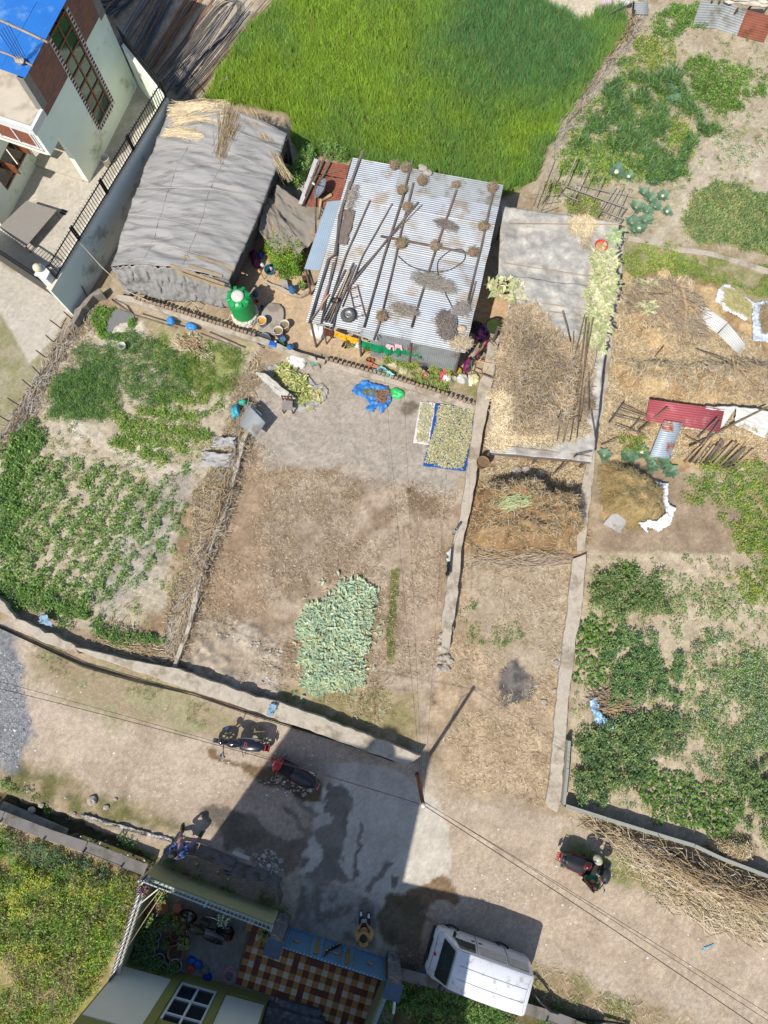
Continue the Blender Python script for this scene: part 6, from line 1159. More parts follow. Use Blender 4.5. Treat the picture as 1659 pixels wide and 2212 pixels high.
boards('board_fence','grey board fence along the ditch above the wild plot',[(-40,1765),(0,1775),(95,1812),(180,1840),(262,1872),(310,1890)],.6,.3,M_board,.25)
boards('board_fence','grey board fence behind the white van',[(848,2112),(960,2140),(1060,2168),(1180,2205),(1300,2250)],.5,.3,M_board,.2)
boards('slab_fence','thin grey slab fence above the heap of dry stalks',[(1222,1744),(1310,1772),(1400,1800),(1500,1830),(1560,1858),(1659,1896),(1720,1915)],.5,.1,mat('slab_grey',rgb(160,160,150),.8,var=.08,bump=.3),0,.035,posts=False)
boards('slab_fence','thin grey slab fence beside the lower end of the pale wall',[(1228,1600),(1224,1660),(1216,1738)],.5,.08,mat('slab_grey'),0,.03,posts=False)
# -- vehicles
M_tyre=mat('tyre_rubber',(.022,.022,.023),.85,bump=.2);M_rim=mat('alloy',rgb(150,150,150),.35,metal=.8,bump=0);M_wpaint=mat('van_white',rgb(236,238,242),.28,var=.03,scale=2,col2=rgb(196,190,180),scale2=3.5,amt2=.28,bump=0,coat=.5)
M_vglass=mat('van_glass',(.03,.04,.035),.05,var=.3,scale=2,bump=0,spec=.9);M_trim=mat('black_trim',(.03,.03,.032),.6,bump=0);M_redl=mat('red_lens',(.5,.02,.02),.2,bump=0);M_chrome=mat('chrome',(.6,.6,.62),.15,metal=1,bump=0)
def place(e,loc,rz,tilt=0.):
 e.location=loc;e.rotation_euler=(tilt,0,rz)
def L0(name,label,cat,group=None):
 e=bpy.data.objects.new(name,None);COL.objects.link(e);ORG[e.name]=Vector((0,0,0));return tag(e,label,cat,group)
def wheel(e,c,r,w,spokes=5,rimr=.62):
 """a wheel whose axle points along y: tyre with rim and hub below it"""
 R=Matrix.Rotation(math.pi/2,3,'X')
 t=B().lathe(c,[(r*rimr,-w/2),(r*.9,-w/2),(r,-w*.3),(r,w*.3),(r*.9,w/2),(r*rimr,w/2),(r*rimr,-w/2)],28,R,cap=False).build('wheel',M_tyre,e,smooth=True);ORG[t.name]=Vector((0,0,0))
 b=B().lathe(c,[(r*rimr,-w*.4),(r*rimr*1.03,w*.4),(r*rimr*.9,w*.35),(r*rimr*.88,-w*.35)],24,R,cap=False)
 for k in range(spokes):a=k*2*math.pi/spokes;b.beam(Vector(c),Vector(c)+Vector((math.cos(a)*r*rimr*.93,0,math.sin(a)*r*rimr*.93)),.02,w*.4)
 b.build('rim',M_rim,t)
van=L0('van','white minivan parked beside the lane, half in the shade of the tall house','van')
sec=[(1.69,.34,.62,.63,.60,.58),(1.62,.28,.82,.84,.69,.66),(1.42,.24,1.0,1.02,.725,.70),(1.20,.22,1.04,1.36,.735,.655),(.98,.22,1.06,1.70,.735,.62),(.80,.22,1.06,1.75,.735,.62),(0,.22,1.06,1.80,.735,.62),(-1.0,.22,1.06,1.79,.735,.62),(-1.55,.24,1.06,1.74,.73,.615),(-1.66,.28,1.0,1.66,.70,.59),(-1.70,.34,.80,1.10,.68,.62)]
bb=B();vs=[];
for x,zb,zt,zr,hw,hr in sec:
 prof=[(-hw*.92,zb),(-hw,zb+.1),(-hw*1.01,(zb+zt)/2),(-hw,zt),(-(hw+hr)/2,(zt+zr)/2),(-hr,zr-.05*(zr-zt>.1)),(-hr*.86,zr),(0,zr+.02),(hr*.86,zr),(hr,zr-.05*(zr-zt>.1)),((hw+hr)/2,(zt+zr)/2),(hw,zt),(hw*1.01,(zb+zt)/2),(hw,zb+.1),(hw*.92,zb)]
 vs+=[(x,y,z)for y,z in prof]
n_=15;fs=[[i*n_+k,i*n_+(k+1)%n_,(i+1)*n_+(k+1)%n_,(i+1)*n_+k]for i in range(len(sec)-1)for k in range(n_)]+[list(range(n_)),list(range((len(sec)-1)*n_,len(sec)*n_))[::-1]]
bb.add(vs,fs);o=fixn(bb.build('body',M_wpaint,van,smooth=True));md=o.modifiers.new('e','EDGE_SPLIT');md.split_angle=math.radians(32)
def vs_side(x0,x1,z0,z1,s,k0=.012):
 def yy(z):t=(z-1.06)/(1.75-1.06);return .735+(.62-.735)*max(0,min(t,1))
 return[(x0,s*(yy(z0)+k0),z0),(x1,s*(yy(z0)+k0),z0),(x1-.0,s*(yy(z1)+k0),z1),(x0,s*(yy(z1)+k0),z1)]
B().quad((1.37,.60,1.07),(1.37,-.60,1.07),(1.03,-.535,1.67),(1.03,.535,1.67)).build('windscreen',M_vglass,van,sol=.012);van.children[-1].location=(.03,0,.015)
for s in(-1,1):
 q=vs_side(.36,1.10,1.12,1.6,s);q[2]=(.92,q[2][1],q[2][2]);w_=B().quad(*q).build('side_window',M_vglass,van,sol=.008)
 for x0,x1 in((-.72,.22),(-1.5,-.82)):B().quad(*vs_side(x0,x1,1.14,1.58,s)).build('side_panel',mat('panel_cream',rgb(206,202,194),.5,bump=0),van,sol=.006)
 for x in(.29,-.78):B().add([(x-.008,s*.75,.3),(x+.008,s*.75,.3),(x+.008,s*.752,1.06),(x-.008,s*.752,1.06)],[[0,1,2,3]]).build('door_seam',M_trim,van,sol=.004);B().add([(x-.006,s*.749,1.07),(x+.006,s*.749,1.07),(x+.006,s*.645,1.64),(x-.006,s*.645,1.64)],[[0,1,2,3]]).build('door_seam',M_trim,van,sol=.004)
 B().box((.42,s*.755,.93),(.12,.03,.035)).build('door_handle',M_trim,van,bev=.008);B().box((.16,s*.755,.93),(.12,.03,.035)).build('door_handle',M_trim,van,bev=.008)
 B().beam((1.6,s*.745,.52),(-1.6,s*.745,.52),.012,.05).build('side_moulding',mat('panel_cream'),van)
 B().box((1.12,s*.83,1.12),(.09,.16,.13)).build('mirror',M_trim,van,bev=.02)
 B().box((1.655,s*.48,.72),(.05,.24,.16),M=Matrix.Rotation(-.35,3,'Y')).build('headlight',mat('lamp_lens',(.7,.7,.7),.1,bump=0),van,bev=.02)
 B().box((-1.69,s*.6,.82),(.05,.1,.3)).build('tail_light',M_redl,van,bev=.015)
 for x in(1.08,-.76):wheel(van,(x,s*.66,.27),.27,.16,5)
B().box((1.70,0,.42),(.12,1.3,.2)).build('bumper',M_trim,van,bev=.03);B().box((-1.72,0,.42),(.1,1.3,.18)).build('bumper',M_trim,van,bev=.03)
B().lathe((1.56,0,.955),[(.055,0),(.05,.015),(.01,.018)],16,Matrix.Rotation(.5,3,'Y')).build('badge',M_redl,van)
for y in(-.62,.62):B().tube([(x,y*(1-.02),z-.035)for x,z in((1.0,1.68),(.8,1.74),(0,1.785),(-1.0,1.775),(-1.55,1.725))],.01,4).build('drip_rail',mat('seam_grey',rgb(150,150,150),.6),van)
B().tube([(1.6,-.55,.88),(1.585,0,.9),(1.6,.55,.88)],.006,4).build('bonnet_seam',M_trim,van)
B().box((1.70,0,.62),(.02,.7,.1)).build('grille',M_trim,van,bev=.005)
B().tube([(-1.55,-.5,1.76),(-1.5,0,1.775),(-1.55,.5,1.76)],.006,4).build('roof_seam',MATS['seam_grey'],van)
for y in(-.2,.2):B().tube([(x,y,z+.018)for x,z in((.8,1.75),(.4,1.775),(0,1.80),(-.5,1.795),(-1.0,1.79),(-1.5,1.747))],.008,4).build('roof_rib',mat('seam_grey',rgb(150,150,150),.6),van)
B().beam((1.40,.25,1.10),(1.30,-.25,1.25),.012).build('wiper',M_trim,van);B().beam((1.40,.5,1.10),(1.28,.1,1.27),.012).build('wiper',M_trim,van)
B().box((1.26,-.44,1.29),(.006,.12,.07),M=Matrix.Rotation(-.52,3,'Y')).build('windscreen_sticker',mat('pale_blue_sticker',rgb(110,190,220),.5),van);van.children[-1].location=(.055,0,.03)
B().lathe((.14,.757,.7),[(.035,0),(.03,.01),(.005,.012)],12,Matrix.Rotation(-math.pi/2,3,'X')).build('reflector',M_redl,van)
B().box((-1.705,0,.95),(.03,.9,.4),M=Matrix.Rotation(.12,3,'Y')).build('tailgate_window',M_vglass,van)
fw,rw=P(*m('f',495,300),.27),P(*m('f',1150,535),.27);hd=(fw-rw);hd.z=0;rz=math.atan2(hd.y,hd.x);ctr=(fw+rw)/2;lft=Vector((-math.sin(rz),math.cos(rz),0))
cc=ctr+lft*.70+Vector((math.cos(rz),math.sin(rz),0))*(.08);place(van,(cc.x,cc.y,.0),rz);van.scale=(.9,.93,.93)
def motorcycle(label,c_body,c_seat,seat_art=None):
 e=L0('motorcycle',label,'motorcycle');wheel(e,(.64,0,.3),.3,.09,6,.72);wheel(e,(-.64,0,.3),.3,.11,6,.72)
 B().tube([(.62,-.07,.3),(.5,-.07,.8),(.45,-.07,.95)],.022,6).tube([(.62,.07,.3),(.5,.07,.8),(.45,.07,.95)],.022,6).build('fork',M_chrome,e,smooth=True)
 B().tube([(.45,0,.85),(.1,0,.55),(-.2,0,.5),(-.64,0,.3)],.025,6).tube([(.45,0,.8),(-.1,0,.75),(-.7,0,.72)],.025,6).build('frame',M_black,e)
 b=B()
 def tank(u,v):
  t=u*2*math.pi;x=.42-.5*v;r=math.sin(math.pi*(.08+.84*v))**.5;return Vector((x,math.cos(t)*.13*r*(1.1-.35*v),.84+math.sin(t)*.13*r))
 b.grid(tank,18,10);b.build('tank',c_body,e,smooth=True)
 b=B();b.grid(lambda u,v:Vector((-.06-.68*v,(u-.5)*.27*(1-.25*v)*(.7+.3*math.sin(math.pi*v)**.4),.84-.05*(2*u-1)**2+.04*math.sin(v*3.5-.5)+.03*v)),8,14);st=b.build('seat',c_seat,e,smooth=True,sol=.07);ORG[st.name]=Vector((0,0,0))
 if seat_art:
  for s in(-1,1):
   for k in range(7):a=k*.9;B().tube([(-.22-.06*k+.02*math.sin(a+t),s*(.035+.03*math.cos(a+t*1.3)),.905-.004*k)for t in np.linspace(0,3,5)],.009,4).build('print',seat_art,st)
 B().box((.05,0,.42),(.34,.26,.3)).build('engine',mat('engine_metal',(.14,.14,.15),.5,metal=.6),e,bev=.04)
 B().tube([(.15,-.14,.3),(-.1,-.16,.25),(-.7,-.18,.38)],[.02,.03,.05],8).build('exhaust',M_chrome,e,smooth=True)
 B().tube([(.36,-.36,1.0),(.42,-.2,1.04),(.46,0,1.0),(.42,.2,1.04),(.36,.36,1.0)],.015,6).build('handlebar',M_black,e)
 for s in(-1,1):
  B().tube([(.32,s*.36,1.0),(.36,s*.37,1.0)],.022,6).tube([(.40,s*.25,1.04),(.42,s*.33,1.2)],.008,5).build('grip',M_tyre,e)
  B().lathe((.42,s*.34,1.2),[(.05,0),(.045,.012),(.005,.014)],12,Matrix.Rotation(-.8,3,'Y')).build('mirror',mat('mirror_blue',rgb(90,130,180),.05,metal=.6,bump=0),e)
 B().sphere((.56,0,.96),.1,14,(1,1,1)).build('headlight',c_body,e,smooth=True)
 b=B();b.grid(lambda u,v:Vector((.64+.33*math.cos(.5+v*1.9),(u-.5)*.12,.3+.33*math.sin(.5+v*1.9))),3,8);b.build('front_mudguard',c_body,e,smooth=True,sol=.008)
 b=B();b.grid(lambda u,v:Vector((-.64+.35*math.cos(1.3+v*1.5),(u-.5)*.15,.3+.36*math.sin(1.3+v*1.5))),3,8);b.build('rear_mudguard',c_body,e,smooth=True,sol=.008)
 B().box((-.86,0,.68),(.04,.12,.08)).build('tail_light',M_redl,e,bev=.01);B().box((-.95,0,.55),(.01,.2,.14)).build('number_plate',M_redl,e)
 B().tube([(-.05,.12,.35),(-.1,.3,.02)],.012,5).build('side_stand',M_black,e);return e
def scooter(label,c1,c2,c3=None):
 e=L0('scooter',label,'scooter');wheel(e,(.6,0,.22),.22,.1,5,.6);wheel(e,(-.6,0,.22),.22,.1,5,.6)
 B().grid(lambda u,v:Vector((.42+.14*math.cos((u-.5)*2.4)-.10*v,math.sin((u-.5)*2.4)*(.24+.05*math.sin(v*3)),.28+.62*v)),10,8).build('front_apron',c1,e,smooth=True,sol=.02)
 B().sphere((.5,0,.95),.13,14,(1.1,1.5,.75)).build('handlebar_cowl',c1,e,smooth=True)
 B().prism([(.42,-.18),(.42,.18),(-.1,.2),(-.1,-.2)],.26,.3).build('footboard',M_trim,e)
 B().grid(lambda u,v:Vector((-.02-.88*v,math.cos(u*math.pi)*(.2*math.sin(math.pi*(.18+.7*v))**.7),.36+math.sin(u*math.pi)*(.3+.1*v))),14,10).build('rear_body',c2,e,smooth=True,sol=.01)
 B().grid(lambda u,v:Vector((-.02-.76*v,(u-.5)*.34*(math.sin(math.pi*(.14+.76*v))**.5),.76-.10*(2*u-1)**2+.05*v)),10,14).build('seat',mat('seat_vinyl',(.02,.022,.026),.4,bump=.1,spec=.5),e,smooth=True,sol=.06)
 B().tube([(.38,-.34,.98),(.46,-.16,1.02),(.48,.16,1.02),(.38,.34,.98)],.016,6).build('handlebar',M_black,e)
 B().grid(lambda u,v:Vector((.6+.26*math.cos(.3+v*2.1),(u-.5)*.14,.22+.26*math.sin(.3+v*2.1))),3,8).build('front_mudguard',c1,e,smooth=True,sol=.01)
 B().box((.62,0,.9),(.06,.16,.1)).build('headlight',mat('lamp_lens'),e,bev=.03);B().tube([(-.65,-.12,.66),(-.9,-.1,.72),(-.9,.1,.72),(-.65,.12,.66)],.014,5).build('grab_rail',M_rim,e)
 B().box((-.88,0,.62),(.05,.18,.06)).build('tail_light',M_redl,e,bev=.01);pl=B().box((-.97,0,.52),(.012,.2,.13),M=Matrix.Rotation(.5,3,'Y')).build('number_plate',mat('plate_red',rgb(196,40,50),.5,bump=0),e);ORG[pl.name]=Vector((0,0,0))
 for k in range(4):
  for z in(-.02,.03):B().box((-.985+z*.5,-.07+.045*k,.52+z),(.004,.02,.03),M=Matrix.Rotation(.5,3,'Y')).build('plate_mark',M_pw,pl)
 for s in(-1,1):
  B().tube([(.44,s*.22,1.02),(.45,s*.3,1.2)],.007,5).build('mirror_stem',M_black,e);B().sphere((.45,s*.31,1.22),.055,10,(.35,1,.7)).build('mirror',MATS['mirror_blue']if 'mirror_blue' in MATS else M_chrome,e,smooth=True)
  if c3:B().grid(lambda u,v:Vector((-.12-.5*v,s*(.2-.02*v),.48+.1*u+.08*v)),1,6).build('side_stripe',c3,e,sol=.03)
 B().tube([(-.2,-.16,.2),(-.75,-.2,.28)],[.03,.05],8).build('exhaust',M_chrome,e,smooth=True);B().tube([(.0,.1,.25),(-.03,.26,.01)],.012,5).build('side_stand',M_black,e);return e
def put(e,front,rear,base=.62,tilt=0.,w=1.25):
 e.scale=(1,w,1)
 a,b=P(*front),P(*rear);c=(a+b)/2;place(e,(c.x,c.y,float(GZ(c.x,c.y))),math.atan2((a-b).y,(a-b).x),tilt)
M_bk=mat('gloss_black',(.012,.013,.02),.15,bump=0,coat=.8,spec=.6);M_redp=mat('scooter_red',rgb(190,30,36),.3,bump=0,coat=.5)
put(motorcycle('black motorcycle with pink patterned seat standing on the sunny lane',M_bk,mat('seat_black',(.016,.018,.03),.3,bump=0,spec=.5),mat('pink_print',rgb(230,110,110),.5,bump=0)),m('g',190,300),m('g',840,400),tilt=.16)
put(scooter('red and black scooter at the edge of the house shadow',M_redp,mat('dark_body',(.03,.035,.04),.35,bump=0,coat=.4),M_redp),m('g',1010,600),m('g',1510,880),tilt=.12)
put(motorcycle('black motorcycle with yellow tank parked in the shaded court',mat('yellow_black',rgb(70,56,20),.3,bump=0,coat=.5),M_bk),m('e',720,640),m('e',1120,800),tilt=-.1)
put(scooter('dark scooter with red number plate beside the woman in green',mat('dark_body'),mat('dark_body'),M_redp),m('h',1130,830),m('h',330,520),tilt=-.08)
def helmet(c,r,mt,mt2,label,rz=0.):
 e=thing('helmet',c,label,'helmet');R=Matrix.Rotation(rz,3,'Z')
 B().sphere(c+Vector((0,0,r)),r,18,(1.2,.95,1.0),R).build('shell',mt,e,smooth=True);B().sphere(c+Vector((0,0,r))+R@Vector((r*.5,0,.0)),r*.82,14,(1,.9,.55),R).build('visor',mt2,e,smooth=True)
helmet(P(*m('h',830,700),.88),.125,mat('helmet_red_grey',rgb(90,40,44),.25,var=.4,scale=8,col2=rgb(190,50,50),scale2=6,amt2=.6,bump=0,coat=.6),M_bk,'grey and red helmet resting on the scooter seat',.5)
helmet(P(*m('h',1045,560),.92),.14,mat('helmet_yellow_blue',rgb(226,222,170),.3,var=.1,col2=rgb(40,60,130),scale2=7,amt2=.65,bump=0,coat=.6),M_bk,'white, yellow and blue helmet hung on the scooter mirror',-1.0)
# -- people
def skinmesh(name,verts,edges,rad,mt,parent,sub=2,root=0):
 me=bpy.data.meshes.new(name);me.from_pydata([tuple(v)for v in verts],edges,[]);o=bpy.data.objects.new(name,me);COL.objects.link(o);o.parent=parent
 sk=o.modifiers.new('skin','SKIN');sk.use_smooth_shade=True;lay=me.skin_vertices[0].data if me.skin_vertices else None
 if lay is None:
  bpy.context.view_layer.objects.active=o;me.attributes
 for i,r in enumerate(rad):
  d=me.skin_vertices[0].data[i];d.radius=(r,r)if not isinstance(r,tuple)else r;d.use_root=(i==root)
 su=o.modifiers.new('s','SUBSURF');su.levels=sub;su.render_levels=sub;me.materials.append(mt);return o
M_skin=mat('skin',rgb(176,124,96),.6,var=.05,bump=0)
def hand_nodes(V,E,R,wi,wrist,dirn,side,curl=.5):
 d=dirn.normalized();up=Vector((0,0,1));s=d.cross(up);s=s.normalized()if s.length>.1 else Vector((1,0,0));s*=side
 pm=wrist+d*.05;V.append(pm);E.append((wi,len(V)-1));R.append(.026);pi_=len(V)-1
 for k,(o,L)in enumerate(((-.026,.062),(-.009,.075),(.009,.072),(.026,.055))):
  b0=pm+d*.035+s*o;V.append(b0);E.append((pi_,len(V)-1));R.append(.0095);V.append(b0+d*L*.55+Vector((0,0,-.01*curl)));E.append((len(V)-2,len(V)-1));R.append(.0085);V.append(b0+d*L*.8+Vector((0,0,-.04*curl)));E.append((len(V)-2,len(V)-1));R.append(.0075)
 V.append(pm+s*-.035+d*.005);E.append((pi_,len(V)-1));R.append(.011);V.append(pm+s*-.05+d*.04+Vector((0,0,-.01)));E.append((len(V)-2,len(V)-1));R.append(.009)
def person(loc,label,J,jacket,trousers,shoes,hair,hairlen=0,pattern=None,hood=None):
 """J: joint name -> world Vector"""
 e=thing('person',loc,label,'person');off=ORG[e.name];j={k:Vector(v)-off for k,v in J.items()}
 V=[];E=[];R=[];ix={}
 def n(k,p,r,prev=None):V.append(p);R.append(r);ix[k]=len(V)-1;(prev is not None)and E.append((ix[prev],ix[k]))
 n('pel',j['pel'],.13);n('chest',j['pel'].lerp(j['neck'],.6),(.15,.12),'pel');n('neckb',j['neck'],.065,'chest');hd_=(j['head']-j['neck']).normalized()
 n('headb',j['head']-hd_*.06,.075,'neckb');n('headc',j['head']+hd_*.01,.098,'headb');n('headt',j['head']+hd_*.09,.07,'headc')
 for s in 'LR':
  n('sh'+s,j['sh'+s],.062,'chest');n('el'+s,j['el'+s],.045,'sh'+s);n('wr'+s,j['wr'+s],.028,'el'+s)
  n('hip'+s,j['pel'].lerp(j['kn'+s],.22),.1,'pel');n('kn'+s,j['kn'+s],.065,'hip'+s);n('an'+s,j['an'+s],.042,'kn'+s);n('to'+s,j['to'+s],.034,'an'+s)
  hand_nodes(V,E,R,ix['wr'+s],j['wr'+s],(j['wr'+s]-j['el'+s]),1 if s=='R' else-1,.8)
 body=skinmesh('body',V,E,R,M_skin,e)
 fd=J['face'].normalized()
 fc=j['head']+fd*.088;b=B()
 b.sphere(fc+fd*.012,.018,8,(1,.8,1.5));b.build('nose',M_skin,None).parent=e;o=e.children[-1];o.location=(0,0,0);
 for c_ in list(e.children):
  if c_.name.startswith('nose'):
   for v in c_.data.vertices:v.co+=Vector(((0,0,0)))
   c_.location=fc+fd*.0-Vector((0,0,.02))
 V=[];E=[];R=[];ix.clear()
 n('pel',j['pel'],(.155,.15));n('waist',j['pel'].lerp(j['neck'],.35),(.16,.14),'pel');n('chest',j['pel'].lerp(j['neck'],.72),(.18,.15),'waist');n('nk',j['neck']-hd_*.02,.09,'chest')
 for s in 'LR':n('sh'+s,j['sh'+s],.085,'chest');n('el'+s,j['el'+s],.066,'sh'+s);n('cu'+s,j['el'+s].lerp(j['wr'+s],.85),.05,'el'+s)
 skinmesh('jacket',V,E,R,jacket,e)
 V=[];E=[];R=[];ix.clear();n('pel',j['pel']-Vector((0,0,.02)),(.15,.14))
 for s in 'LR':n('hip'+s,j['pel'].lerp(j['kn'+s],.25),.115,'pel');n('kn'+s,j['kn'+s],.083,'hip'+s);n('cf'+s,j['kn'+s].lerp(j['an'+s],.9),.062,'kn'+s)
 skinmesh('trousers',V,E,R,trousers,e)
 for s in 'LR':
  a,t=j['an'+s],j['to'+s];d=(t-a);d.z=0;d.normalize();sd2=Vector((-d.y,d.x,0));b=B();z0=min(a.z,t.z)-.05
  b.grid(lambda u,v:a-d*.07+d*(.28*v)+sd2*math.cos(u*math.pi)*.062*math.sin(math.pi*(.15+.75*v))**.5+Vector((0,0,z0-a.z+.02+math.sin(u*math.pi)*(.13-.05*v))),10,8)
  me=npmesh('shoe',b.v,b.f,smooth=True);so=link_mesh('shoe',me,shoes[0],e);so.modifiers.new('s','SOLIDIFY').thickness=.01
  b=B();b.grid(lambda u,v:a+d*.07+d*(.12*v)+sd2*math.cos(u*math.pi)*.05*(1-.3*v)+Vector((0,0,z0-a.z+.045+math.sin(u*math.pi)*(.105-.035*v))),8,4);me=npmesh('toe_cap',b.v,b.f,smooth=True);link_mesh('toe_cap',me,shoes[1],e)
 b=B();M3=hd_.to_track_quat('Z','Y').to_matrix()
 hc_=j['head']+hd_*.03-fd*.025
 b.sphere((0,0,0),.118,16,(1,1,1.08));b.v=[tuple(M3@Vector(v)*(1+.06*mnoise.noise(Vector(v)*22))+hc_)for v in b.v];me=npmesh('hair',b.v,b.f,smooth=True);link_mesh('hair',me,hair,e)
 if hairlen:
  b=B();bk=-fd
  b.grid(lambda u,v:hc_+bk*(.09+.05*v)+hd_*(.02-hairlen*v)+Vector((fd.y,-fd.x,0)).normalized()*(u-.5)*(.2+.16*v)*(1-.5*v*v)+bk*.05*math.sin(u*math.pi)+Vector((0,0,-.02+.015*math.sin(u*30))),16,14);me=npmesh('long_hair',b.v,b.f,smooth=True);link_mesh('long_hair',me,hair,e).modifiers.new('s','SOLIDIFY').thickness=.05
 if hood:b=B().sphere((0,0,0),.13,14,(1.1,.75,.5));b.v=[tuple(Vector(v)+j['neck']-fd*.1+Vector((0,0,.03)))for v in b.v];link_mesh('hood',npmesh('hood',b.v,b.f,smooth=True),hood,e)
 return e
def T(x,y,h):return P(*m('t',x,y),h)
M_hair=mat('black_hair',(.012,.01,.009),.5,var=.3,scale=30,bump=.4,bscale=90);M_tan=mat('tan_jacket',rgb(166,138,88),.85,var=.08,scale=12,bump=.3);M_blk=mat('black_trousers',(.014,.014,.017),.8,bump=.2)
fL,fR=T(425,1010,0),T(720,1090,0);base=(fL+fR)/2;pel=base+Vector((0,-.16,.92));nk=base+Vector((.0,-.2,1.42));hdp=nk+Vector((0,.1,.14))
fdn=Vector((0,.75,-.6))
pil=person((base.x,base.y,0),'man in a tan hooded jacket standing in the shade holding a controller',dict(pel=pel,neck=nk,head=hdp,face=fdn,shL=nk+Vector((-.19,.0,-.06)),shR=nk+Vector((.19,.0,-.06)),elL=nk+Vector((-.25,.1,-.32)),elR=nk+Vector((.25,.1,-.32)),wrL=nk+Vector((-.11,.3,-.3)),wrR=nk+Vector((.11,.3,-.3)),knL=fL+Vector((0,-.03,.5)),knR=fR+Vector((0,-.03,.5)),anL=fL+Vector((0,-.08,.08)),anR=fR+Vector((0,-.08,.08)),toL=fL+Vector((0,.12,.04)),toR=fR+Vector((0,.12,.04))),M_tan,M_blk,(mat('navy_shoe',(.02,.03,.14),.5,bump=0),mat('white_shoe',(.8,.8,.82),.5,bump=0)),M_hair,hood=M_tan)
cq=nk+Vector((0,.42,-.3));ct=thing('remote_controller',cq,'grey controller with a black phone held by the man in tan','controller')
B().box(cq,(.17,.09,.035)).build('case',mat('controller_grey',rgb(170,172,176),.5,bump=0),ct,bev=.015);B().box(cq+Vector((0,-.09,.02)),(.16,.08,.012)).build('phone',M_bk,ct,bev=.004)
for s in(-.055,.055):B().lathe(cq+Vector((s,.0,.017)),[(.014,0),(.012,.02),(.001,.02)],10).build('stick',M_black,ct)
sp=P(*m('p',660,1130),.62);hipc=sp+Vector((0,0,.12));nk2=hipc+Vector((-.02,.05,.5))
fA,fB=P(*m('p',650,640),0),P(*m('p',1060,770),0);fA.z=float(GZ(fA.x,fA.y));fB.z=float(GZ(fB.x,fB.y))
M_plaid=mat('blue_plaid',rgb(30,60,130),.8,var=.15,scale=10,col2=rgb(180,190,206),scale2=12,amt2=.4,bump=.1);M_lil=mat('lilac_trousers',rgb(150,130,156),.8,bump=.2)
k1=hipc.lerp(fA,.5)+Vector((0,0,.22));k2=hipc.lerp(fB,.5)+Vector((0,0,.22))
person((sp.x,sp.y,sp.z),'man in a blue and white checked shirt sitting on the tin fence',dict(pel=hipc,neck=nk2,head=nk2+Vector((-.05,.09,.15)),face=Vector((-.1,.9,-.3)),shL=nk2+Vector((-.2,0,-.06)),shR=nk2+Vector((.2,.0,-.06)),elL=nk2+Vector((-.25,.16,-.25)),elR=nk2+Vector((.27,.16,-.25)),wrL=nk2+Vector((-.05,.36,-.26)),wrR=nk2+Vector((.12,.36,-.26)),knL=k1,knR=k2,anL=fA+Vector((0,-.05,.1)),anR=fB+Vector((-.03,-.05,.1)),toL=fA+Vector((0,.12,.05)),toR=fB+Vector((.05,.12,.05))),M_plaid,M_lil,(mat('brown_shoe',(.06,.04,.03),.6),mat('brown_shoe')),M_hair)
h_=lambda x,y,z:P(*m('h',x,y),z)
wf_=h_(800,960,0);wn_=h_(960,1060,1.32);wpel=h_(850,1010,.88)
person((wf_.x,wf_.y,0),'woman with long dark hair in a green jacket leaning to the scooter handlebar',dict(pel=wpel,neck=wn_,head=h_(1015,1150,1.5),face=Vector((.7,.35,-.5)),shL=h_(1040,1010,1.26)+Vector((0,.05,0)),shR=h_(960,1180,1.28),elL=h_(990,1000,1.05),elR=h_(1070,1180,1.05),wrL=h_(1080,990,.98),wrR=h_(1130,1090,1.0),knL=h_(790,920,.48),knR=h_(860,990,.48),anL=h_(700,900,.08),anR=h_(800,960,.08),toL=h_(720,860,.04),toR=h_(850,900,.04)),mat('green_jacket',rgb(20,110,84),.8,var=.1,bump=.3),M_blk,(mat('grey_shoe',rgb(120,120,124),.6),mat('grey_shoe')),mat('brown_hair',(.035,.018,.01),.45,var=.4,scale=24,bump=.3,stretch=(6,6,1)),hairlen=.42)
pb_,pt_=P(901,1672),P(916,1737,4.7)
up_=thing('utility_pole',pb_,'rusty brown steel pole at the end of the low wall','pole');B().tube([pb_,pb_.lerp(Vector((pb_.x-.05,pb_.y-.02,4.7)),1)],[.07,.055],10).build('shaft',mat('rusty_pole',rgb(130,76,56),.7,var=.2,bump=.2),up_,smooth=True)
ptop=Vector((pb_.x-.05,pb_.y-.02,4.7));B().lathe(ptop,[(.05,0),(.07,.02),(.06,.1),(.01,.12)],12).build('insulator',M_pw,up_,smooth=True)
B().tube([ptop+Vector((0,.02,-.2)),ptop+Vector((-.02,.25,-.9)),ptop+Vector((0,.06,-1.8))],.012,5).build('bracket',M_black,up_)
def wire(a,b,sag,r,label,group=None):
 pts=[a.lerp(b,t)-Vector((0,0,sag*4*t*(1-t)))for t in np.linspace(0,1,14)];return B().tube(pts,r,4).build('wire',M_black,smooth=True,label=label,cat='wire',group=group)
wire(ptop,P(1659,2235,5.5),.3,.01,'thick twisted overhead wire running to the lower right','overhead wires to the right')
wire(ptop+Vector((0,.1,.0)),P(1690,2225,5.3),.25,.006,'upper thin overhead wire running to the lower right','overhead wires to the right')
wire(ptop+Vector((0,.1,.05)),P(1720,2228,5.4),.2,.006,'second thin overhead wire running to the lower right','overhead wires to the right')
wire(ptop,P(-40,1478,5.0),.5,.008,'overhead wire crossing the lane to the left','overhead wires to the left');wire(ptop,P(-40,1462,5.3),.4,.005,'upper thin overhead wire crossing the lane to the left','overhead wires to the left')
wire(ptop,P(822,712,2.45),.25,.0035,'thin wire from the pole over the yard to the tin house');wire(ptop,P(868,722,2.45),.3,.003,'second thin wire from the pole over the yard');wire(ptop,P(985,750,2.45),.2,.003,'thin wire over the middle low wall')
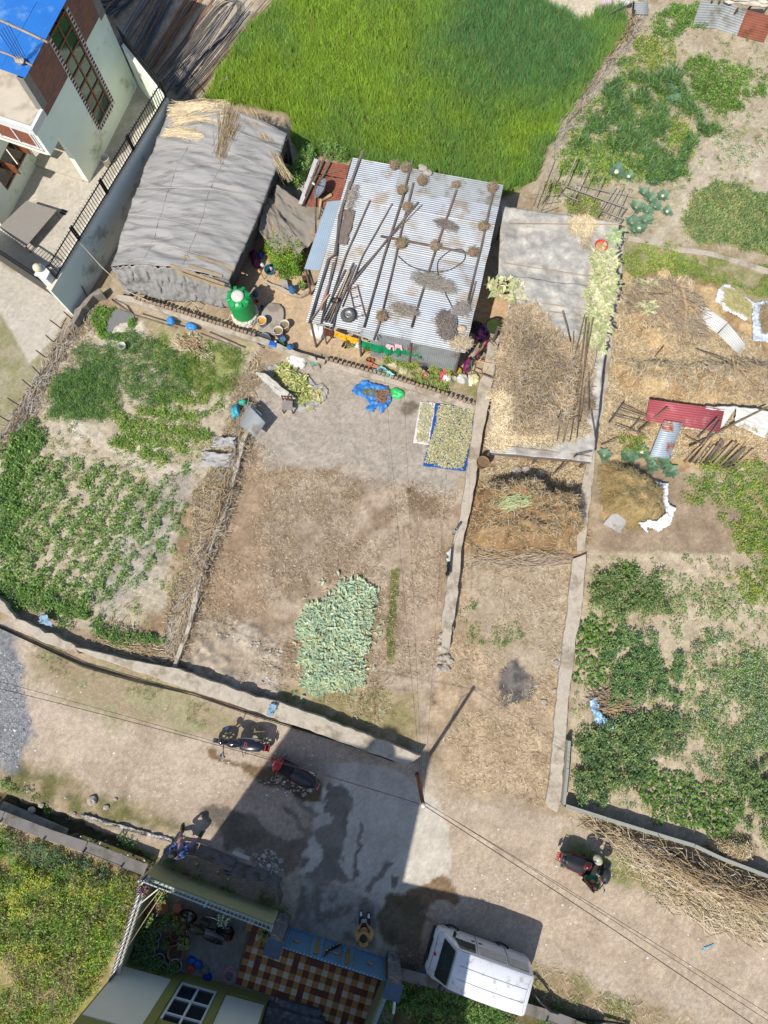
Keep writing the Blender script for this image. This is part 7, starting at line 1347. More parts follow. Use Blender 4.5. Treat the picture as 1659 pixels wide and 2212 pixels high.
for k in range(7):
 pts=[P(x,y+k*1.6*math.sin(x/160+.4)+rnd.uniform(-1,1),.06+.02*(k%3))for x,y in((-20,1345),(80,1387),(180,1432),(300,1468),(420,1502),(553,1549),(640,1575),(730,1602),(850,1645))]
 B().tube(pts,.011,4).build('cable',M_black,smooth=True,label='dark cable in the bundle lying along the foot of the low wall',cat='cable',group='cables along the foot of the low wall')
# -- things lying on the tin roof
def onr(x,y,s='01',dz=.05):
 h=2.5;px=m(s,x,y)if s else(x,y)
 tl,tr,br,bl=P(*R_TL,2.7),P(*R_TR,2.7),P(*R_BR,2.35),P(*R_BL,2.35)
 for _ in range(4):
  w=P(*px,h);a=(br-bl);b=(tl-bl);r=w-bl;det=a.x*b.y-a.y*b.x;v=(a.x*r.y-a.y*r.x)/det;h=roofz(v)+.045+dz
 return P(*px,h)
pl=[([('01',690,980),('01',560,1340),('01',510,1650),('11',470,20),('11',345,435)],.045,'long black pole down the left side of the tin roof'),([('01',610,1180),('01',540,1400),('01',520,1659)],.05,'second pole doubled beside the long left pole of the tin roof'),([('01',737,1300),('01',580,1659),('11',480,300)],.03,'thin pole left of the tyre pointing up the tin roof'),([('01',882,1320),('01',690,1659),('11',560,330)],.025,'thin violet grey pole in the left half of the tin roof'),([('01',1012,1040),('01',945,1300),('01',830,1659),('11',700,462)],.04,'long pole down the middle of the tin roof'),([('01',1020,1185),('01',930,1540),('11',905,10),('11',820,360)],.035,'pole right of the long middle pole of the tin roof'),([('01',1050,1310),('01',860,1540),('11',760,5),('11',530,290),('11',490,520)],.035,'crooked diagonal pole crossing the tin roof'),([('01',1077,1325),('01',820,1590),('11',640,130)],.018,'thin blue pipe beside the diagonal pole'),([('01',808,1530),('01',1180,1600),('01',1440,1659)],.045,'thick pole lying across the middle of the tin roof'),([('01',1300,1230),('01',1180,1570),('11',1110,130),('11',1008,462)],.038,'long pole down the right middle of the tin roof'),([('01',1552,1170),('01',1460,1600),('11',1430,60),('11',1365,330)],.038,'long pole down the right edge of the tin roof'),([('11',1425,165),('11',1385,320)],.03,'short stick near the right edge of the tin roof'),([('11',800,430),('11',765,545)],.04,'short pole propping the front eave of the tin roof')]
for pts,r,lb in pl:pole([onr(x,y,s,r)for s,x,y in pts],r,M_wood_d,lb)
for i,(a,b)in enumerate([((630,45),(540,230)),((575,90),(430,400)),((605,95),(470,430)),((560,190),(440,420)),((500,40),(420,440)),((640,60),(500,420)),((520,10),(440,330)),((590,200),(485,440)),((470,250),(345,430)),((545,240),(450,430))]):
 pole([onr(*a,'11',.06+.02*(i%3)),onr(*b,'11',.05)],.024,[M_wood,M_wood_d,M_wood_l][i%3]if i%5 else M_wood,'stick in the loose bundle at the lower left of the tin roof','stick bundle at the lower left of the tin roof')
B().beam(onr(470,190,'11'),onr(415,350,'11'),.09,.02).build('plank',mat('pink_plank',rgb(176,132,124),.8),label='pinkish plank among the sticks on the tin roof',cat='plank')
wc=onr(515,290,'11',.1);w_=thing('wire_coil',wc,'tangled coil of black wire on the stick bundle','wire coil');B().tube([wc+Vector((math.cos(t*1.3)*.14*(1+.3*math.sin(t*.7)),math.sin(t*1.3)*.1,.02*math.sin(t*2)+.03))for t in np.linspace(0,40,90)],.008,4).build('coil',M_black,w_)
ty=onr(597,393,'11',.0);tyo=thing('tyre',ty,'old car tyre with steel rim lying on the tin roof','tyre');Rt=Matrix.Rotation(-.05,3,'X')
tt=B().lathe(ty+Vector((0,0,.1)),[(.14,-.07),(.2,-.085),(.25,-.06),(.26,0),(.25,.06),(.2,.085),(.14,.07)],30,Rt,cap=False).build('rubber',mat('old_tyre',rgb(96,96,98),.9,bump=.3),tyo,smooth=True)
B().lathe(ty+Vector((0,0,.1)),[(.145,.05),(.13,.0),(.08,-.02),(.06,.02),(.03,.02),(.03,-.03)],24,Rt,cap=False).build('rim',mat('steel_rim',rgb(170,166,160),.5,metal=.5),tyo,smooth=True,sol=.008)
ld=thing('ladder',onr(650,300,'11'),'small rusty metal ladder lying on the tin roof','ladder');M_rl=mat('ladder_rust',rgb(120,88,80),.7)
B().beam(onr(605,212,'11',.03),onr(650,410,'11',.03),.03).build('rail',M_rl,ld);B().beam(onr(656,192,'11',.03),onr(710,395,'11',.03),.03).build('rail',M_rl,ld)
for t in(.03,.32,.62,.93):B().beam(onr(605,212,'11',.03).lerp(onr(650,410,'11',.03),t),onr(656,192,'11',.03).lerp(onr(710,395,'11',.03),t),.025).build('rung',M_rl,ld)
M_sod=mat('sod_brown',rgb(140,118,96),.95,var=.35,scale=14,col2=rgb(104,90,78),scale2=8,bump=1.,bscale=50)
sods=[((897,1080),.17),((970,1095),.17),((1075,1180),.19),((945,1240),.18),((980,1350),.17),((1295,1205),.13),((1530,1227),.17),((1472,1475),.18),((940,1585),.21),((1160,1600),.18),((1405,1640),.18)]
sl=['at the back edge near the wheat','beside the backmost one, yellowish','below the two stones at the back','left of the middle pole','on the middle pole below the first bend','small and pale on the right middle pole','at the top right corner','on the right edge pole','largest, at the crossing pole','on the crossing pole in the middle','at the right end of the crossing pole']
def sod(c,r,lb,seed):
 e=thing('sod_clump',c,'brown sod clump weighing down the tin roof '+lb,'sod clump','sod clumps weighing down the tin roof');B().sphere(c+Vector((0,0,r*.35)),r,14,(1,.95,.65)).jitter(r*.09).build('clod',M_sod,e,smooth=True)
 rs=np.random.RandomState(seed);n=110;a=rs.uniform(0,6.28,n);q=np.sqrt(rs.rand(n))*r*1.1;C=np.stack([np.cos(a)*q,np.sin(a)*q,np.sqrt(np.maximum(r*r-q*q*.7,0))*.75+r*.3],1)
 tag(link_mesh('roots',strawmesh('roots',C,rs.uniform(.06,.18,n),.008,tint(STRAW_D+[(.42,.36,.28)],n,.3,rs),a+rs.normal(0,.8,n),.4,rs),M_straw,e),kind='stuff')
for i,(p,r)in enumerate(sods):sod(onr(*p,'01',0),r,sl[i],300+i)
sod(onr(815,398,'11',0),.2,'near the front edge right of the ladder',320)
for p,r,lb in(((1070,1080),.1,'rounded brown stone at the back edge of the tin roof'),((1082,1098),.15,'grey stone at the back edge of the tin roof'),((1112,1127),.16,'whitish flat stone at the back edge of the tin roof')):
 c=onr(*p,'01',0);B().sphere(c+Vector((0,0,r*.4)),r,12,(1.1,.8,.5)).jitter(.008).build('stone',M_stone,smooth=True,label=lb,cat='stone',bev=0)
for p,r,lb,mt in(((1332,475),.15,'tan flat stone near the front right corner of the tin roof',mat('tan_stone',rgb(206,184,152),.9,bump=.3)),((1355,395),.09,'small stone near the right edge of the tin roof',M_stone)):
 c=onr(*p,'11',0);B().sphere(c+Vector((0,0,r*.35)),r,12,(1.1,.85,.5)).jitter(.008).build('stone',mt,smooth=True,label=lb,cat='stone')
def roofbrush(name,label,c,s,rx,ry,n,pal,seed,L=(.1,.4),yaw=None,rz=0.):
 rs=np.random.RandomState(seed);a=rs.uniform(0,6.28,n);q=np.sqrt(rs.rand(n));x=np.cos(a)*q*rx;y=np.sin(a)*q*ry;cz,sz=math.cos(rz),math.sin(rz)
 w=onr(*c,s,0);C=np.stack([x*cz-y*sz,x*sz+y*cz,rs.rand(n)*.12+.03],1);e=thing(name,w,label,'dry brush');ya=None if yaw is None else rs.normal(yaw,.5,n)
 tag(link_mesh('twigs',strawmesh('twigs',C,rs.uniform(*L,n),.01,tint(pal,n,.3,rs),ya,.3,rs),M_straw,e),kind='stuff')
TW=[(.22,.18,.15),(.3,.26,.22),(.16,.13,.11)]
roofbrush('dry_brush','patch of dry brown grass on the lower middle of the tin roof',(960,355),'11',.45,.15,420,[(.34,.3,.25),(.28,.24,.2)],1,yaw=-.25,rz=-.25)
roofbrush('dry_brush','dark tangled brush at the lower right of the tin roof',(1230,440),'11',.28,.4,700,TW,2,rz=.2)
roofbrush('dry_brush','lower tangle of dark brush above the front eave',(1240,510),'11',.28,.2,400,TW,3)
roofbrush('dry_brush','tangle of thin twigs near the right edge pole of the tin roof',(1330,350),'11',.25,.2,350,[(.36,.33,.3),(.28,.25,.22)],4)
roofbrush('dry_brush','wispy dark brush on the right middle of the tin roof',(1230,1465),'01',.4,.14,220,TW,5,yaw=-.4,rz=-.4)
roofbrush('dry_brush','thin brown litter below the crossing pole on the tin roof',(1150,180),'11',.8,.28,500,[(.34,.3,.26),(.3,.27,.22)],6,yaw=-.3,rz=-.35)
roofbrush('dry_brush','small litter patch beside the left pole of the tin roof',(620,1290),'01',.12,.5,180,[(.38,.34,.28)],7,rz=-.3)
roofbrush('dry_brush','straw hanging over the front right corner of the tin roof',(1330,570),'11',.32,.22,500,STRAW+[(.4,.37,.32)],8)
sk=[onr(*q,'01',.02)for q in((555,1580),(592,1590),(645,1360),(575,1355))]
cloth('sack_cloth',[sk[0]+Vector((-.15,0,0)),sk[1],sk[2],sk[3]],18,24,mat('brown_sack',rgb(128,116,104),.9,var=.1,bump=.6),amp=.03,seed=12,edge=.08,label='brown grey sackcloth spread on the left side of the tin roof',cat='sackcloth')
hp=[onr(x,y,s,.03)for s,x,y in(('11',920,0),('11',1000,65),('11',1120,100),('11',1240,95),('11',1330,45),('11',1355,5),('01',1340,1620),('01',1270,1620),('11',1200,10),('11',1175,60),('11',1190,160),('11',1240,270),('11',1295,380),('11',1305,450),('11',1290,520),('11',1250,590))]
cr=[]
for i in range(len(hp)-1):
 p0,p1,p2,p3=hp[max(i-1,0)],hp[i],hp[i+1],hp[min(i+2,len(hp)-1)]
 for t in(0,.25,.5,.75):cr.append(.5*((2*p1)+(p2-p0)*t+(2*p0-5*p1+4*p2-p3)*t*t+(3*p1-p0-3*p2+p3)*t**3))
B().tube(cr,.016,5).build('hose',mat('black_hose',(.05,.055,.07),.5,bump=0),smooth=True,label='black hose looped over the right half of the tin roof',cat='hose')
# -- washing and clutter before the tin house
def Bq(x,y,h):return P(*m('b',x,y),h)
line=[Bq(160,190,1.45),Bq(470,300,1.3),Bq(720,370,1.22),Bq(990,400,1.25),Bq(1290,400,1.45)]
B().tube(line,.006,4).build('clothes_line',M_pw,label='clothes line strung in front of the tin house',cat='line')
B().tube([Bq(690,262,1.6),Bq(860,310,1.55),Bq(1290,395,1.6)],.02,5).build('bamboo_rail',M_wood_l,label='bamboo rail along the eave of the tin house',cat='rail')
for q in(line[0],line[-1]):B().tube([(q.x,q.y,0),q],.03,6).build('line_post',M_wood_d,label=['post at the left end of the clothes line','post at the right end of the clothes line'][q is line[-1]],cat='post')
def hang(a,b,drop,mt,label,seed=1,flare=.1,group=None,jag=.06,name='cloth',cat='cloth'):
 """a garment hung on a line from a to b"""
 a=Vector(a);b=Vector(b);d=(b-a).normalized();nn_=Vector((d.y,-d.x,0));bb=B()
 def fn(u,v):
  w=mnoise.noise(Vector((u*5+seed,v*2,seed)))*.1*v+math.sin(u*9+seed)*.03*v;p=a.lerp(b,u)+d*(u-.5)*flare*v
  return p+nn_*(w+.06*v)+Vector((0,0,-drop*v*(1+jag*3*mnoise.noise(Vector((u*4,seed,3))))))
 bb.grid(fn,14,12);return bb.build(name,mt,smooth=True,sol=.006,label=label,cat=cat,group=group)
M_gsh=mat('green_cloth',rgb(16,140,88),.8,var=.08,bump=.15);M_ylc=mat('yellow_cloth',rgb(240,180,30),.8,bump=.15)
hang(Bq(175,192,1.42),Bq(252,220,1.4),.55,mat('brown_cloth',rgb(110,58,40),.85,bump=.2),'brown cloth at the left end of the clothes line',1,name='towel')
hang(Bq(262,225,1.38),Bq(350,262,1.36),.34,M_ylc,'left yellow cloth on the clothes line',2,name='towel');hang(Bq(355,264,1.36),Bq(456,292,1.34),.3,M_ylc,'right yellow cloth on the clothes line',3,name='towel')
for i,(x0,x1,y0,y1,dr)in enumerate([(470,580,298,335,.42),(585,718,335,370,.5),(722,805,368,378,.38),(808,908,378,392,.32),(912,990,392,402,.35),(1152,1268,404,404,.48)]):
 hang(Bq(x0,y0,1.28),Bq(x1,y1,1.27),dr,M_gsh,['first green shirt from the left on the clothes line','second and longest green shirt on the clothes line','third green shirt on the clothes line','fourth green shirt, hanging short','fifth green shirt beside the grey one','separate bright green shirt at the right end of the line'][i],4+i,name='shirt',cat='shirt',jag=.14)
hang(Bq(992,402,1.27),Bq(1045,404,1.27),.4,mat('grey_cloth',rgb(70,74,84),.85),'dark grey shirt between the green and pink washing',11,name='shirt',cat='shirt');hang(Bq(1046,400,1.3),Bq(1100,402,1.3),.22,mat('pink_cloth',rgb(236,160,186),.85),'small pink garment on the clothes line',12,name='garment',cat='garment');hang(Bq(1060,412,1.2),Bq(1110,414,1.2),.3,mat('grey_cloth'),'second dark garment behind the pink one',13,name='garment',cat='garment')
hang(Bq(672,245,1.7),Bq(700,250,1.7),.35,M_pb,'bright blue bag hanging under the eave',14,name='bag',cat='bag');hang(Bq(345,170,1.7),Bq(400,180,1.7),.3,mat('brown_cloth'),'small brown cloth under the front eave',15,name='cloth');hang(Bq(265,150,1.7),Bq(312,160,1.7),.25,mat('blue_green_cloth',rgb(30,130,90),.8,col2=rgb(30,60,160),amt2=.6),'blue and green cloth under the front eave',16)
for x,lb,s_ in((730,'pale pink shirt under the eave',17),(800,'cream garment under the eave',18),(870,'crimson strip under the eave',19)):hang(Bq(x-25,335,1.6),Bq(x+35,350,1.6),.22,mat('pale_pink',rgb(226,190,196),.85)if s_<19 else mat('crimson',rgb(190,40,80),.8),lb,s_,name='garment',cat='garment')
sack(m('b',125,235),.32,.26,.35,M_sackw,'large white sack left of the brown cloth',-.2,1)
sack(m('b',440,340),.12,.14,.12,M_sackw,'small white plastic bag on the sand by the slippers',.3,2,name='bag',cat='bag')
clut=[((1030,510),.26,.2,.2,mat('navy_cloth',rgb(36,40,66),.85,bump=.4),'heap of navy cloth among the flowers','cloth'),((1035,610),.13,.12,.18,mat('magenta_bag',rgb(216,60,110),.5,bump=.3),'magenta plastic bag beside the navy cloth','bag'),((1190,595),.22,.15,.2,mat('magenta_bag'),'larger magenta bag by the white sack','bag'),((1220,640),.15,.17,.24,M_sackw,'white sack with red print below the magenta bag','sack'),((1135,490),.14,.14,.2,M_sackw,'white crumpled sack right of the navy cloth','sack'),((1030,465),.14,.1,.16,M_tarp2,'grey white crumpled sack above the navy cloth','sack'),((760,500),.22,.2,.14,mat('cream_sack',rgb(206,196,160),.85,bump=.6),'cream plastic sack in the flower bed','sack'),((850,560),.2,.16,.1,mat('cream_sack'),'second cream sack under the yellow flowers','sack'),((725,470),.1,.09,.14,M_pbd,'small blue bag beside the cream sack','bag'),((1350,640),.2,.22,.26,mat('pale_sack',rgb(206,206,196),.8,bump=.5),'open pale sack of scrap at the front right corner','sack'),((1455,640),.18,.22,.2,mat('pale_yellow_sack',rgb(222,214,168),.8,bump=.4),'pale yellow sack at the end of the row of sacks','sack'),((1420,650),.07,.24,.12,M_sackw,'narrow white folded sack between two others','sack'),((1400,525),.16,.26,.3,mat('plum_bag',rgb(130,56,96),.5,bump=.3),'plum coloured bag under the bicycle parts','bag'),((1525,250),.2,.34,.3,mat('blue_pink_bundle',rgb(40,50,150),.6,col2=rgb(226,120,150),scale2=6,amt2=.7,bump=.4),'bundle of blue and pink cloth beside the black basin','bundle'),((1470,200),.24,.3,.2,mat('dark_rag',rgb(70,60,80),.8,col2=rgb(60,90,60),scale2=5,amt2=.6,bump=.6),'dark heap of rags under the right eave','rags'),((1565,318),.14,.07,.06,mat('coral_cloth',rgb(230,90,90),.8),'coral red cloth on top of the right wall','cloth'),((1410,380),.12,.2,.24,mat('slate_bag',rgb(80,100,130),.6),'slate blue bag at the corner of the eave','bag'),((15,478),.01,.01,.01,M_sackw,None,None)]
for i,(p,sx,sy,sz,mt,lb,cat)in enumerate(clut):
 if lb:sack(m('b',*p),sx,sy,sz,mt,lb,(i*37%20)/10-.6,i*1.7,name={'cloth':'cloth_heap','rags':'rag_heap'}.get(cat,cat),cat=cat,z=.42 if 'coral' in lb else 0)
bucket(m('b',1308,590),.15,.22,mat('yellow_bucket',rgb(190,160,60),.5,bump=0),'yellow bucket among the sacks',0);bucket(m('b',1280,645),.11,.12,M_stone,'small round stone-grey pot beside the white sack',0,name='pot',cat='pot',handle=False)
for x,y,lb in((547,480,'left brown clay pot at the edge of the flower bed'),(578,490,'right brown clay pot at the edge of the flower bed')):bucket(m('b',x,y),.08,.12,mat('clay_brown',rgb(150,96,56),.8),lb,0,name='clay_pot',cat='pot',handle=False)
for(x,y,rz,lb)in((560,515,-.35,'left red brick beside the clay pots'),(605,535,-.4,'right red brick beside the clay pots')):q=Bq(x,y,0);B().box((q.x,q.y,.05),(.26,.12,.1),rz).build('brick_block',mat('red_brick',rgb(196,130,104),.9),label=lb,cat='brick',bev=.006)
bi=L0('bicycle','purple bicycle leaning in the clutter at the right corner of the tin house','bicycle')
for x in(.5,-.5):wheel(bi,(x,0,.31),.31,.04,8,.9)
B().tube([(.5,0,.31),(.36,0,.85)],.016,5).tube([(.38,0,.75),(-.1,0,.3),(-.2,0,.78)],.018,5).tube([(.38,0,.72),(-.18,0,.7)],.018,5).tube([(-.5,0,.31),(-.1,0,.3)],.014,5).tube([(-.5,0,.31),(-.19,0,.7)],.012,5).build('frame',mat('bike_purple',rgb(150,40,120),.4,bump=0),bi)
B().tube([(.3,-.28,.92),(.38,0,.88),(.3,.28,.92)],.014,5).build('handlebar',M_black,bi);B().sphere((-.22,0,.84),.1,10,(1.4,.8,.4)).build('saddle',M_black,bi)
put(bi,m('n',700,900),m('n',430,1350),tilt=.35,w=1)
pole([P(*m('n',670,1140),.5),P(*m('n',860,820),.55)],.03,mat('yellow_bamboo',rgb(160,146,70),.6),'yellow green bamboo leaning on the bicycle');pole([P(*m('n',505,1290),.7),P(*m('n',490,1640),.4)],.02,mat('green_pipe',rgb(30,150,90),.5),'green plastic pipe standing among the sacks')
for a,b,lb in(((560,1300),(1000,1380),'pale wooden batten lying across the right wall'),((580,1380),(740,1260),'short pale batten beside the wall'),((690,1790),(910,1470),'thin cane lying on the right wall')):pole([P(*m('n',*a),.48),P(*m('n',*b),.5)],.022,mat('fresh_wood',rgb(222,176,130),.7),lb,name='batten')
pole([P(*m('n',500,1545),.6),P(*m('n',1180,1800),.62)],.025,M_wood,'grey pole running from the sacks over the right wall')
cloth('turquoise_cloth',[Bq(565,580,.2),Bq(735,632,.25),Bq(772,600,.3),Bq(660,522,.22)],22,18,mat('turquoise_cloth',rgb(150,214,208),.8,bump=.2),amp=.05,seed=21,edge=.06,label='pale turquoise cloth spread on the brick edging',cat='cloth')
BT=mat('blue_tarp',rgb(56,130,206),.5,var=.1,scale=4,bump=.3,spec=.5)
bt=[g(*q)for q in mm('11',(690,810),(640,850),(615,885),(705,930),(735,960),(700,1000),(760,1018),(800,960),(795,1010),(815,1025),(870,960),(880,900),(850,850),(800,840),(745,825),(720,808))]
def sheet_poly(name,poly,mt,z,label,cat,wr=.05,seed=3,parent=None,res=.04,group=None):
 """irregular crumpled sheet from an outline"""
 xs=[p[0]for p in poly];ys=[p[1]for p in poly];nx=int((max(xs)-min(xs))/res)+1;ny=int((max(ys)-min(ys))/res)+1;X,Y=np.meshgrid(min(xs)+res*np.arange(nx+1),min(ys)+res*np.arange(ny+1))
 ins=inside(X,Y,poly)>-res*.45;Z=z+(np.abs(fbm(X*5+seed,Y*5,3,seed)-.5)*2)*wr*1.4+fbm(X*14,Y*14,2,seed)*wr*.8;Z=Z+GZ(X,Y)*(z<.3)
 jx=(fbm(X*9,Y*9,2,seed+5)-.5)*res;idx=np.arange((nx+1)*(ny+1)).reshape(ny+1,nx+1);ok=ins[:-1,:-1]&ins[:-1,1:]&ins[1:,1:]&ins[1:,:-1]
 F=np.stack([idx[:-1,:-1][ok],idx[:-1,1:][ok],idx[1:,1:][ok],idx[1:,:-1][ok]],-1);off=np.array((float(xs[0]),float(ys[0]),z))if parent is None else np.array(ORG[parent.name])
 us,inv=np.unique(F,return_inverse=True);Vv=np.stack([X+jx,Y+jx,Z],-1).reshape(-1,3)[us]-off
 o=link_mesh(name,npmesh(name,Vv,inv.reshape(F.shape).astype(np.int32),smooth=True),mt,parent)
 if parent is None:o.location=tuple(off)
 o.modifiers.new('s','SOLIDIFY').thickness=.008;return tag(o,label,cat,group)
sheet_poly('blue_tarpaulin',[(p.x,p.y)for p in bt],BT,.02,'torn blue tarpaulin with drying peppers in the grey yard','tarpaulin',.09)
gzv=lambda x,y:GZ(x,y)
leafpile('drying_peppers','heap of red brown and green dried pods on the blue tarpaulin',[[g(*q)for q in mm('11',(760,900),(800,870),(845,870),(872,905),(860,940),(800,965),(770,930))]],1300,(.05,.1),[(.3,.11,.06),(.4,.2,.1),(.36,.32,.14)],31,lambda x,y:GZ(x,y)+.08,.08,.5,cat='pods',warp=.03)
leafpile('drying_peppers','greenish dried leaves on the left of the blue tarpaulin',[[g(*q)for q in mm('11',(680,885),(730,860),(790,870),(765,920),(720,910))]],1100,(.05,.11),[(.26,.3,.1),(.34,.34,.14),(.2,.2,.08)],32,lambda x,y:GZ(x,y)+.08,.06,.4,cat='leaves',warp=.03)
leafpile('drying_leaves','small dark heap on the turquoise cloth',[[Bq(*q,.25)for q in((610,580),(640,560),(690,580),(700,605),(650,600))]],1200,(.04,.08),[(.12,.1,.07),(.3,.28,.2)],33,lambda x,y:0*x+.32,.04,.5,cat='pods',warp=.02)
sack(m('11',912,892),.26,.19,.12,mat('bright_green_bag',rgb(60,206,110),.4,bump=.5,spec=.5),'bright green plastic bag beside the blue tarpaulin',-.3,5,name='bag',cat='bag')
def dmat(name,quad,mt,label,z=.02):q=[g(*p)for p in quad];return cloth(name,[p+Vector((0,0,z))for p in q],24,40,mt,amp=.012,seed=5,edge=.03,label=label,cat='mat')
dmat('drying_mat',mm('11',(1082,1362),(1356,1396),(1446,985),(1164,955)),mat('mat_blue',rgb(30,84,160),.6,bump=.3),'large blue mat covered with drying vegetable chips');dmat('drying_mat',mm('11',(1018,1212),(1120,1226),(1164,950),(1064,945)),mat('mat_white',rgb(232,222,220),.8,bump=.2),'narrow white mat covered with drying vegetable chips')
CH=[(.66,.62,.36),(.54,.56,.3),(.74,.68,.46),(.38,.4,.2),(.58,.46,.3)]
leafpile('drying_chips','drying vegetable chips spread thickly on the blue mat',[[g(*q)for q in mm('11',(1095,1345),(1340,1385),(1375,1230),(1400,1060),(1425,995),(1180,975),(1150,1160),(1110,1250))]],1900,(.04,.085),CH,34,lambda x,y:GZ(x,y)+.03,.04,.6,cat='vegetable chips',warp=.03)
leafpile('drying_chips','drying vegetable chips spread on the white mat',[[g(*q)for q in mm('11',(1032,1200),(1110,1212),(1150,965),(1072,955))]],1500,(.04,.085),CH+[(.6,.6,.5)],35,lambda x,y:GZ(x,y)+.03,.03,.6,cat='vegetable chips',warp=.03)
gt_=[g(*q)for q in mm('o',(440,180),(560,165),(760,200),(1000,330),(1200,460),(1290,560),(1420,530),(1530,660),(1490,860),(1330,970),(1150,1080),(1000,1090),(860,1060),(870,880),(760,700),(560,480),(430,400),(310,270))]
sheet_poly('grey_ground_sheet',[(p.x,p.y)for p in gt_],M_tarp2,.02,'grey plastic ground sheet with yellow leaves at the top of the yard','sheet',.05)
cloth('folded_sheet',[P(*m('o',110,330),.35),P(*m('o',660,870),.1),P(*m('o',960,850),.15),P(*m('o',300,340),.75)],30,12,mat('pale_plastic',rgb(190,188,176),.6,bump=.3),amp=.08,seed=8,edge=.05,label='pale plastic sheet folded up against the garden wall',cat='sheet')
leafpile('drying_leaves','long heap of yellow green leaves on the grey ground sheet',[[g(*q)for q in mm('o',(600,220),(740,190),(800,260),(820,380),(1040,420),(1070,580),(1100,700),(1180,780),(1150,960),(1000,1000),(940,860),(800,720),(700,540),(520,470),(430,400),(560,330))]],700,(.12,.3),[(.5,.55,.18),(.64,.6,.24),(.36,.44,.12),(.7,.64,.36),(.26,.34,.08)],36,lambda x,y:GZ(x,y)+.04,.16,.3,warp=.06)
leafpile('drying_leaves','few loose yellow leaves at the right end of the grey ground sheet',[[g(*q)for q in mm('o',(1200,700),(1300,640),(1420,720),(1400,900),(1300,860),(1220,820))]],240,(.12,.26),[(.5,.55,.2),(.7,.62,.3),(.6,.5,.14)],37,lambda x,y:GZ(x,y)+.04,.08,.35)
leafpile('fallen_leaves','single yellow leaf clump on the concrete below the ground sheet',[[g(*q)for q in mm('o',(1200,1060),(1300,1050),(1320,1080),(1210,1120))]],330,(.1,.2),[(.75,.66,.3),(.7,.6,.2)],38,lambda x,y:GZ(x,y)+.01,.03,.5)
ch=thing('wooden_chair',g(*m('o',750,1080)),'old brown wooden chair with grey seat in the yard','chair');cf_=[g(*m('o',x,y))for x,y in((700,1085),(880,1110),(870,960),(700,940))]
cbase=g(*m('o',770,1030));ca=math.radians(-3);CR_=Matrix.Rotation(ca,3,'Z');cw_,cdp=.36,.36
def Cp(x,y,z):return cbase+CR_@Vector((x,y,z))
M_cw=mat('chair_wood',rgb(104,66,52),.6,var=.15,bump=.2)
B().prism([tuple(Cp(x,y,0)[:2])for x,y in((-.19,-.18),(.19,-.18),(.18,.17),(-.18,.17))],.42,.45).build('seat',mat('chair_grey',rgb(150,140,134),.8,bump=.2),ch)
for x,y in((-.17,-.16),(.17,-.16)):B().beam(Cp(x,y,0),Cp(x,y,.42),.04).build('leg',M_cw,ch)
for x in(-.17,.17):B().beam(Cp(x,.17,0),Cp(x,.2,.85),.04).build('leg',M_cw,ch)
for z in(.58,.84):B().beam(Cp(-.17,.185,z),Cp(.17,.185,z),.04,.05).build('back_rail',M_cw,ch)
for x in(-.06,.06):B().beam(Cp(x,.185,.58),Cp(x,.19,.84),.03).build('back_slat',M_cw,ch)
sack(m('o',930,120),.38,.22,.2,M_sackw,'white crumpled sack at the top of the yard',-.25,6);sack(m('o',1240,110),.16,.2,.16,mat('teal_bag',rgb(96,160,140),.6,bump=.4),'teal plastic bag leaning on the brick edging',.3,7,name='bag',cat='bag')
pole([P(*m('o',1270,10),.5),g(*m('o',1380,250))],.025,M_wood,'grey stick leaning beside the teal bag');pole([g(*m('o',1100,100),.05),g(*m('o',1180,160),.05),g(*m('o',1250,290),.02)],.012,M_wood_l,'curved root lying beside the white sack',name='root')
# -- big pile of cabbage leaves
leafpile('cabbage_leaf_pile','large pile of wilting green cabbage leaves in the middle of the yard',[[g(x,y)for x,y in((742,1262),(760,1262),(775,1256),(800,1270),(805,1310),(796,1350),(803,1395),(780,1420),(776,1470),(740,1490),(700,1500),(660,1485),(645,1470),(662,1440),(643,1420),(655,1400),(645,1370),(655,1335),(690,1300),(715,1290))]],1150,(.08,.24),[(.52,.66,.46),(.43,.58,.39),(.6,.73,.54),(.64,.72,.5),(.34,.49,.34),(.48,.62,.42),(.56,.6,.34),(.66,.6,.34),(.62,.68,.5)],39,lambda x,y:GZ(x,y)+.02,.24,.34,cat='leaf pile',warp=.17,pitch=(-.25,.5))
for p in((815,1345),(826,1528),(760,1510)):q=g(*p,.01);C=np.array([tuple(q),(q.x+.08,q.y-.03,q.z)]);me=leafmesh('leaf',C,.25,np.array([(.3,.42,.24),(.42,.5,.3)]),(0,.1),.45,rs=RS);tag(link_mesh('cabbage_leaf',me,M_leaf),{815:'single cabbage leaf right of the pile',826:'cabbage leaf lying below the pile near the road wall',760:'small cabbage leaf just below the pile'}[p[0]],'leaf')
leafpile('loose_cabbage_leaves','loose cabbage leaves scattered round the edge of the big leaf pile',[[g(x,y)for x,y in((700,1250),(760,1240),(820,1260),(826,1400),(800,1480),(700,1520),(640,1500),(626,1400),(640,1310))]],16,(.1,.26),[(.5,.62,.42),(.42,.56,.36),(.66,.6,.36)],139,lambda x,y:GZ(x,y)+.01,.05,.4,warp=.1)
ps=thing('hollow_post',P(*m('l',700,430)),'short hollow metal post at the gap in the middle low wall','post');q=P(*m('l',700,430));B().tube([q,q+Vector((0,0,1.0))],.05,10,cap=False).build('tube',mat('zinc_post',rgb(170,172,172),.5,metal=.3),ps,smooth=True,sol=.006)
la,lb_=P(*m('l',640,880),.75),P(*m('l',560,1790),.75)
B().tube([q+Vector((0,0,.9)),la,lb_],.005,4).build('washing_wire',M_black,label='thin wire holding the washing along the middle wall',cat='wire');B().tube([(lb_.x,lb_.y,.3),lb_],.015,5).build('wire_stake',M_wood_d,label='thin stake at the lower end of the washing wire',cat='stake')
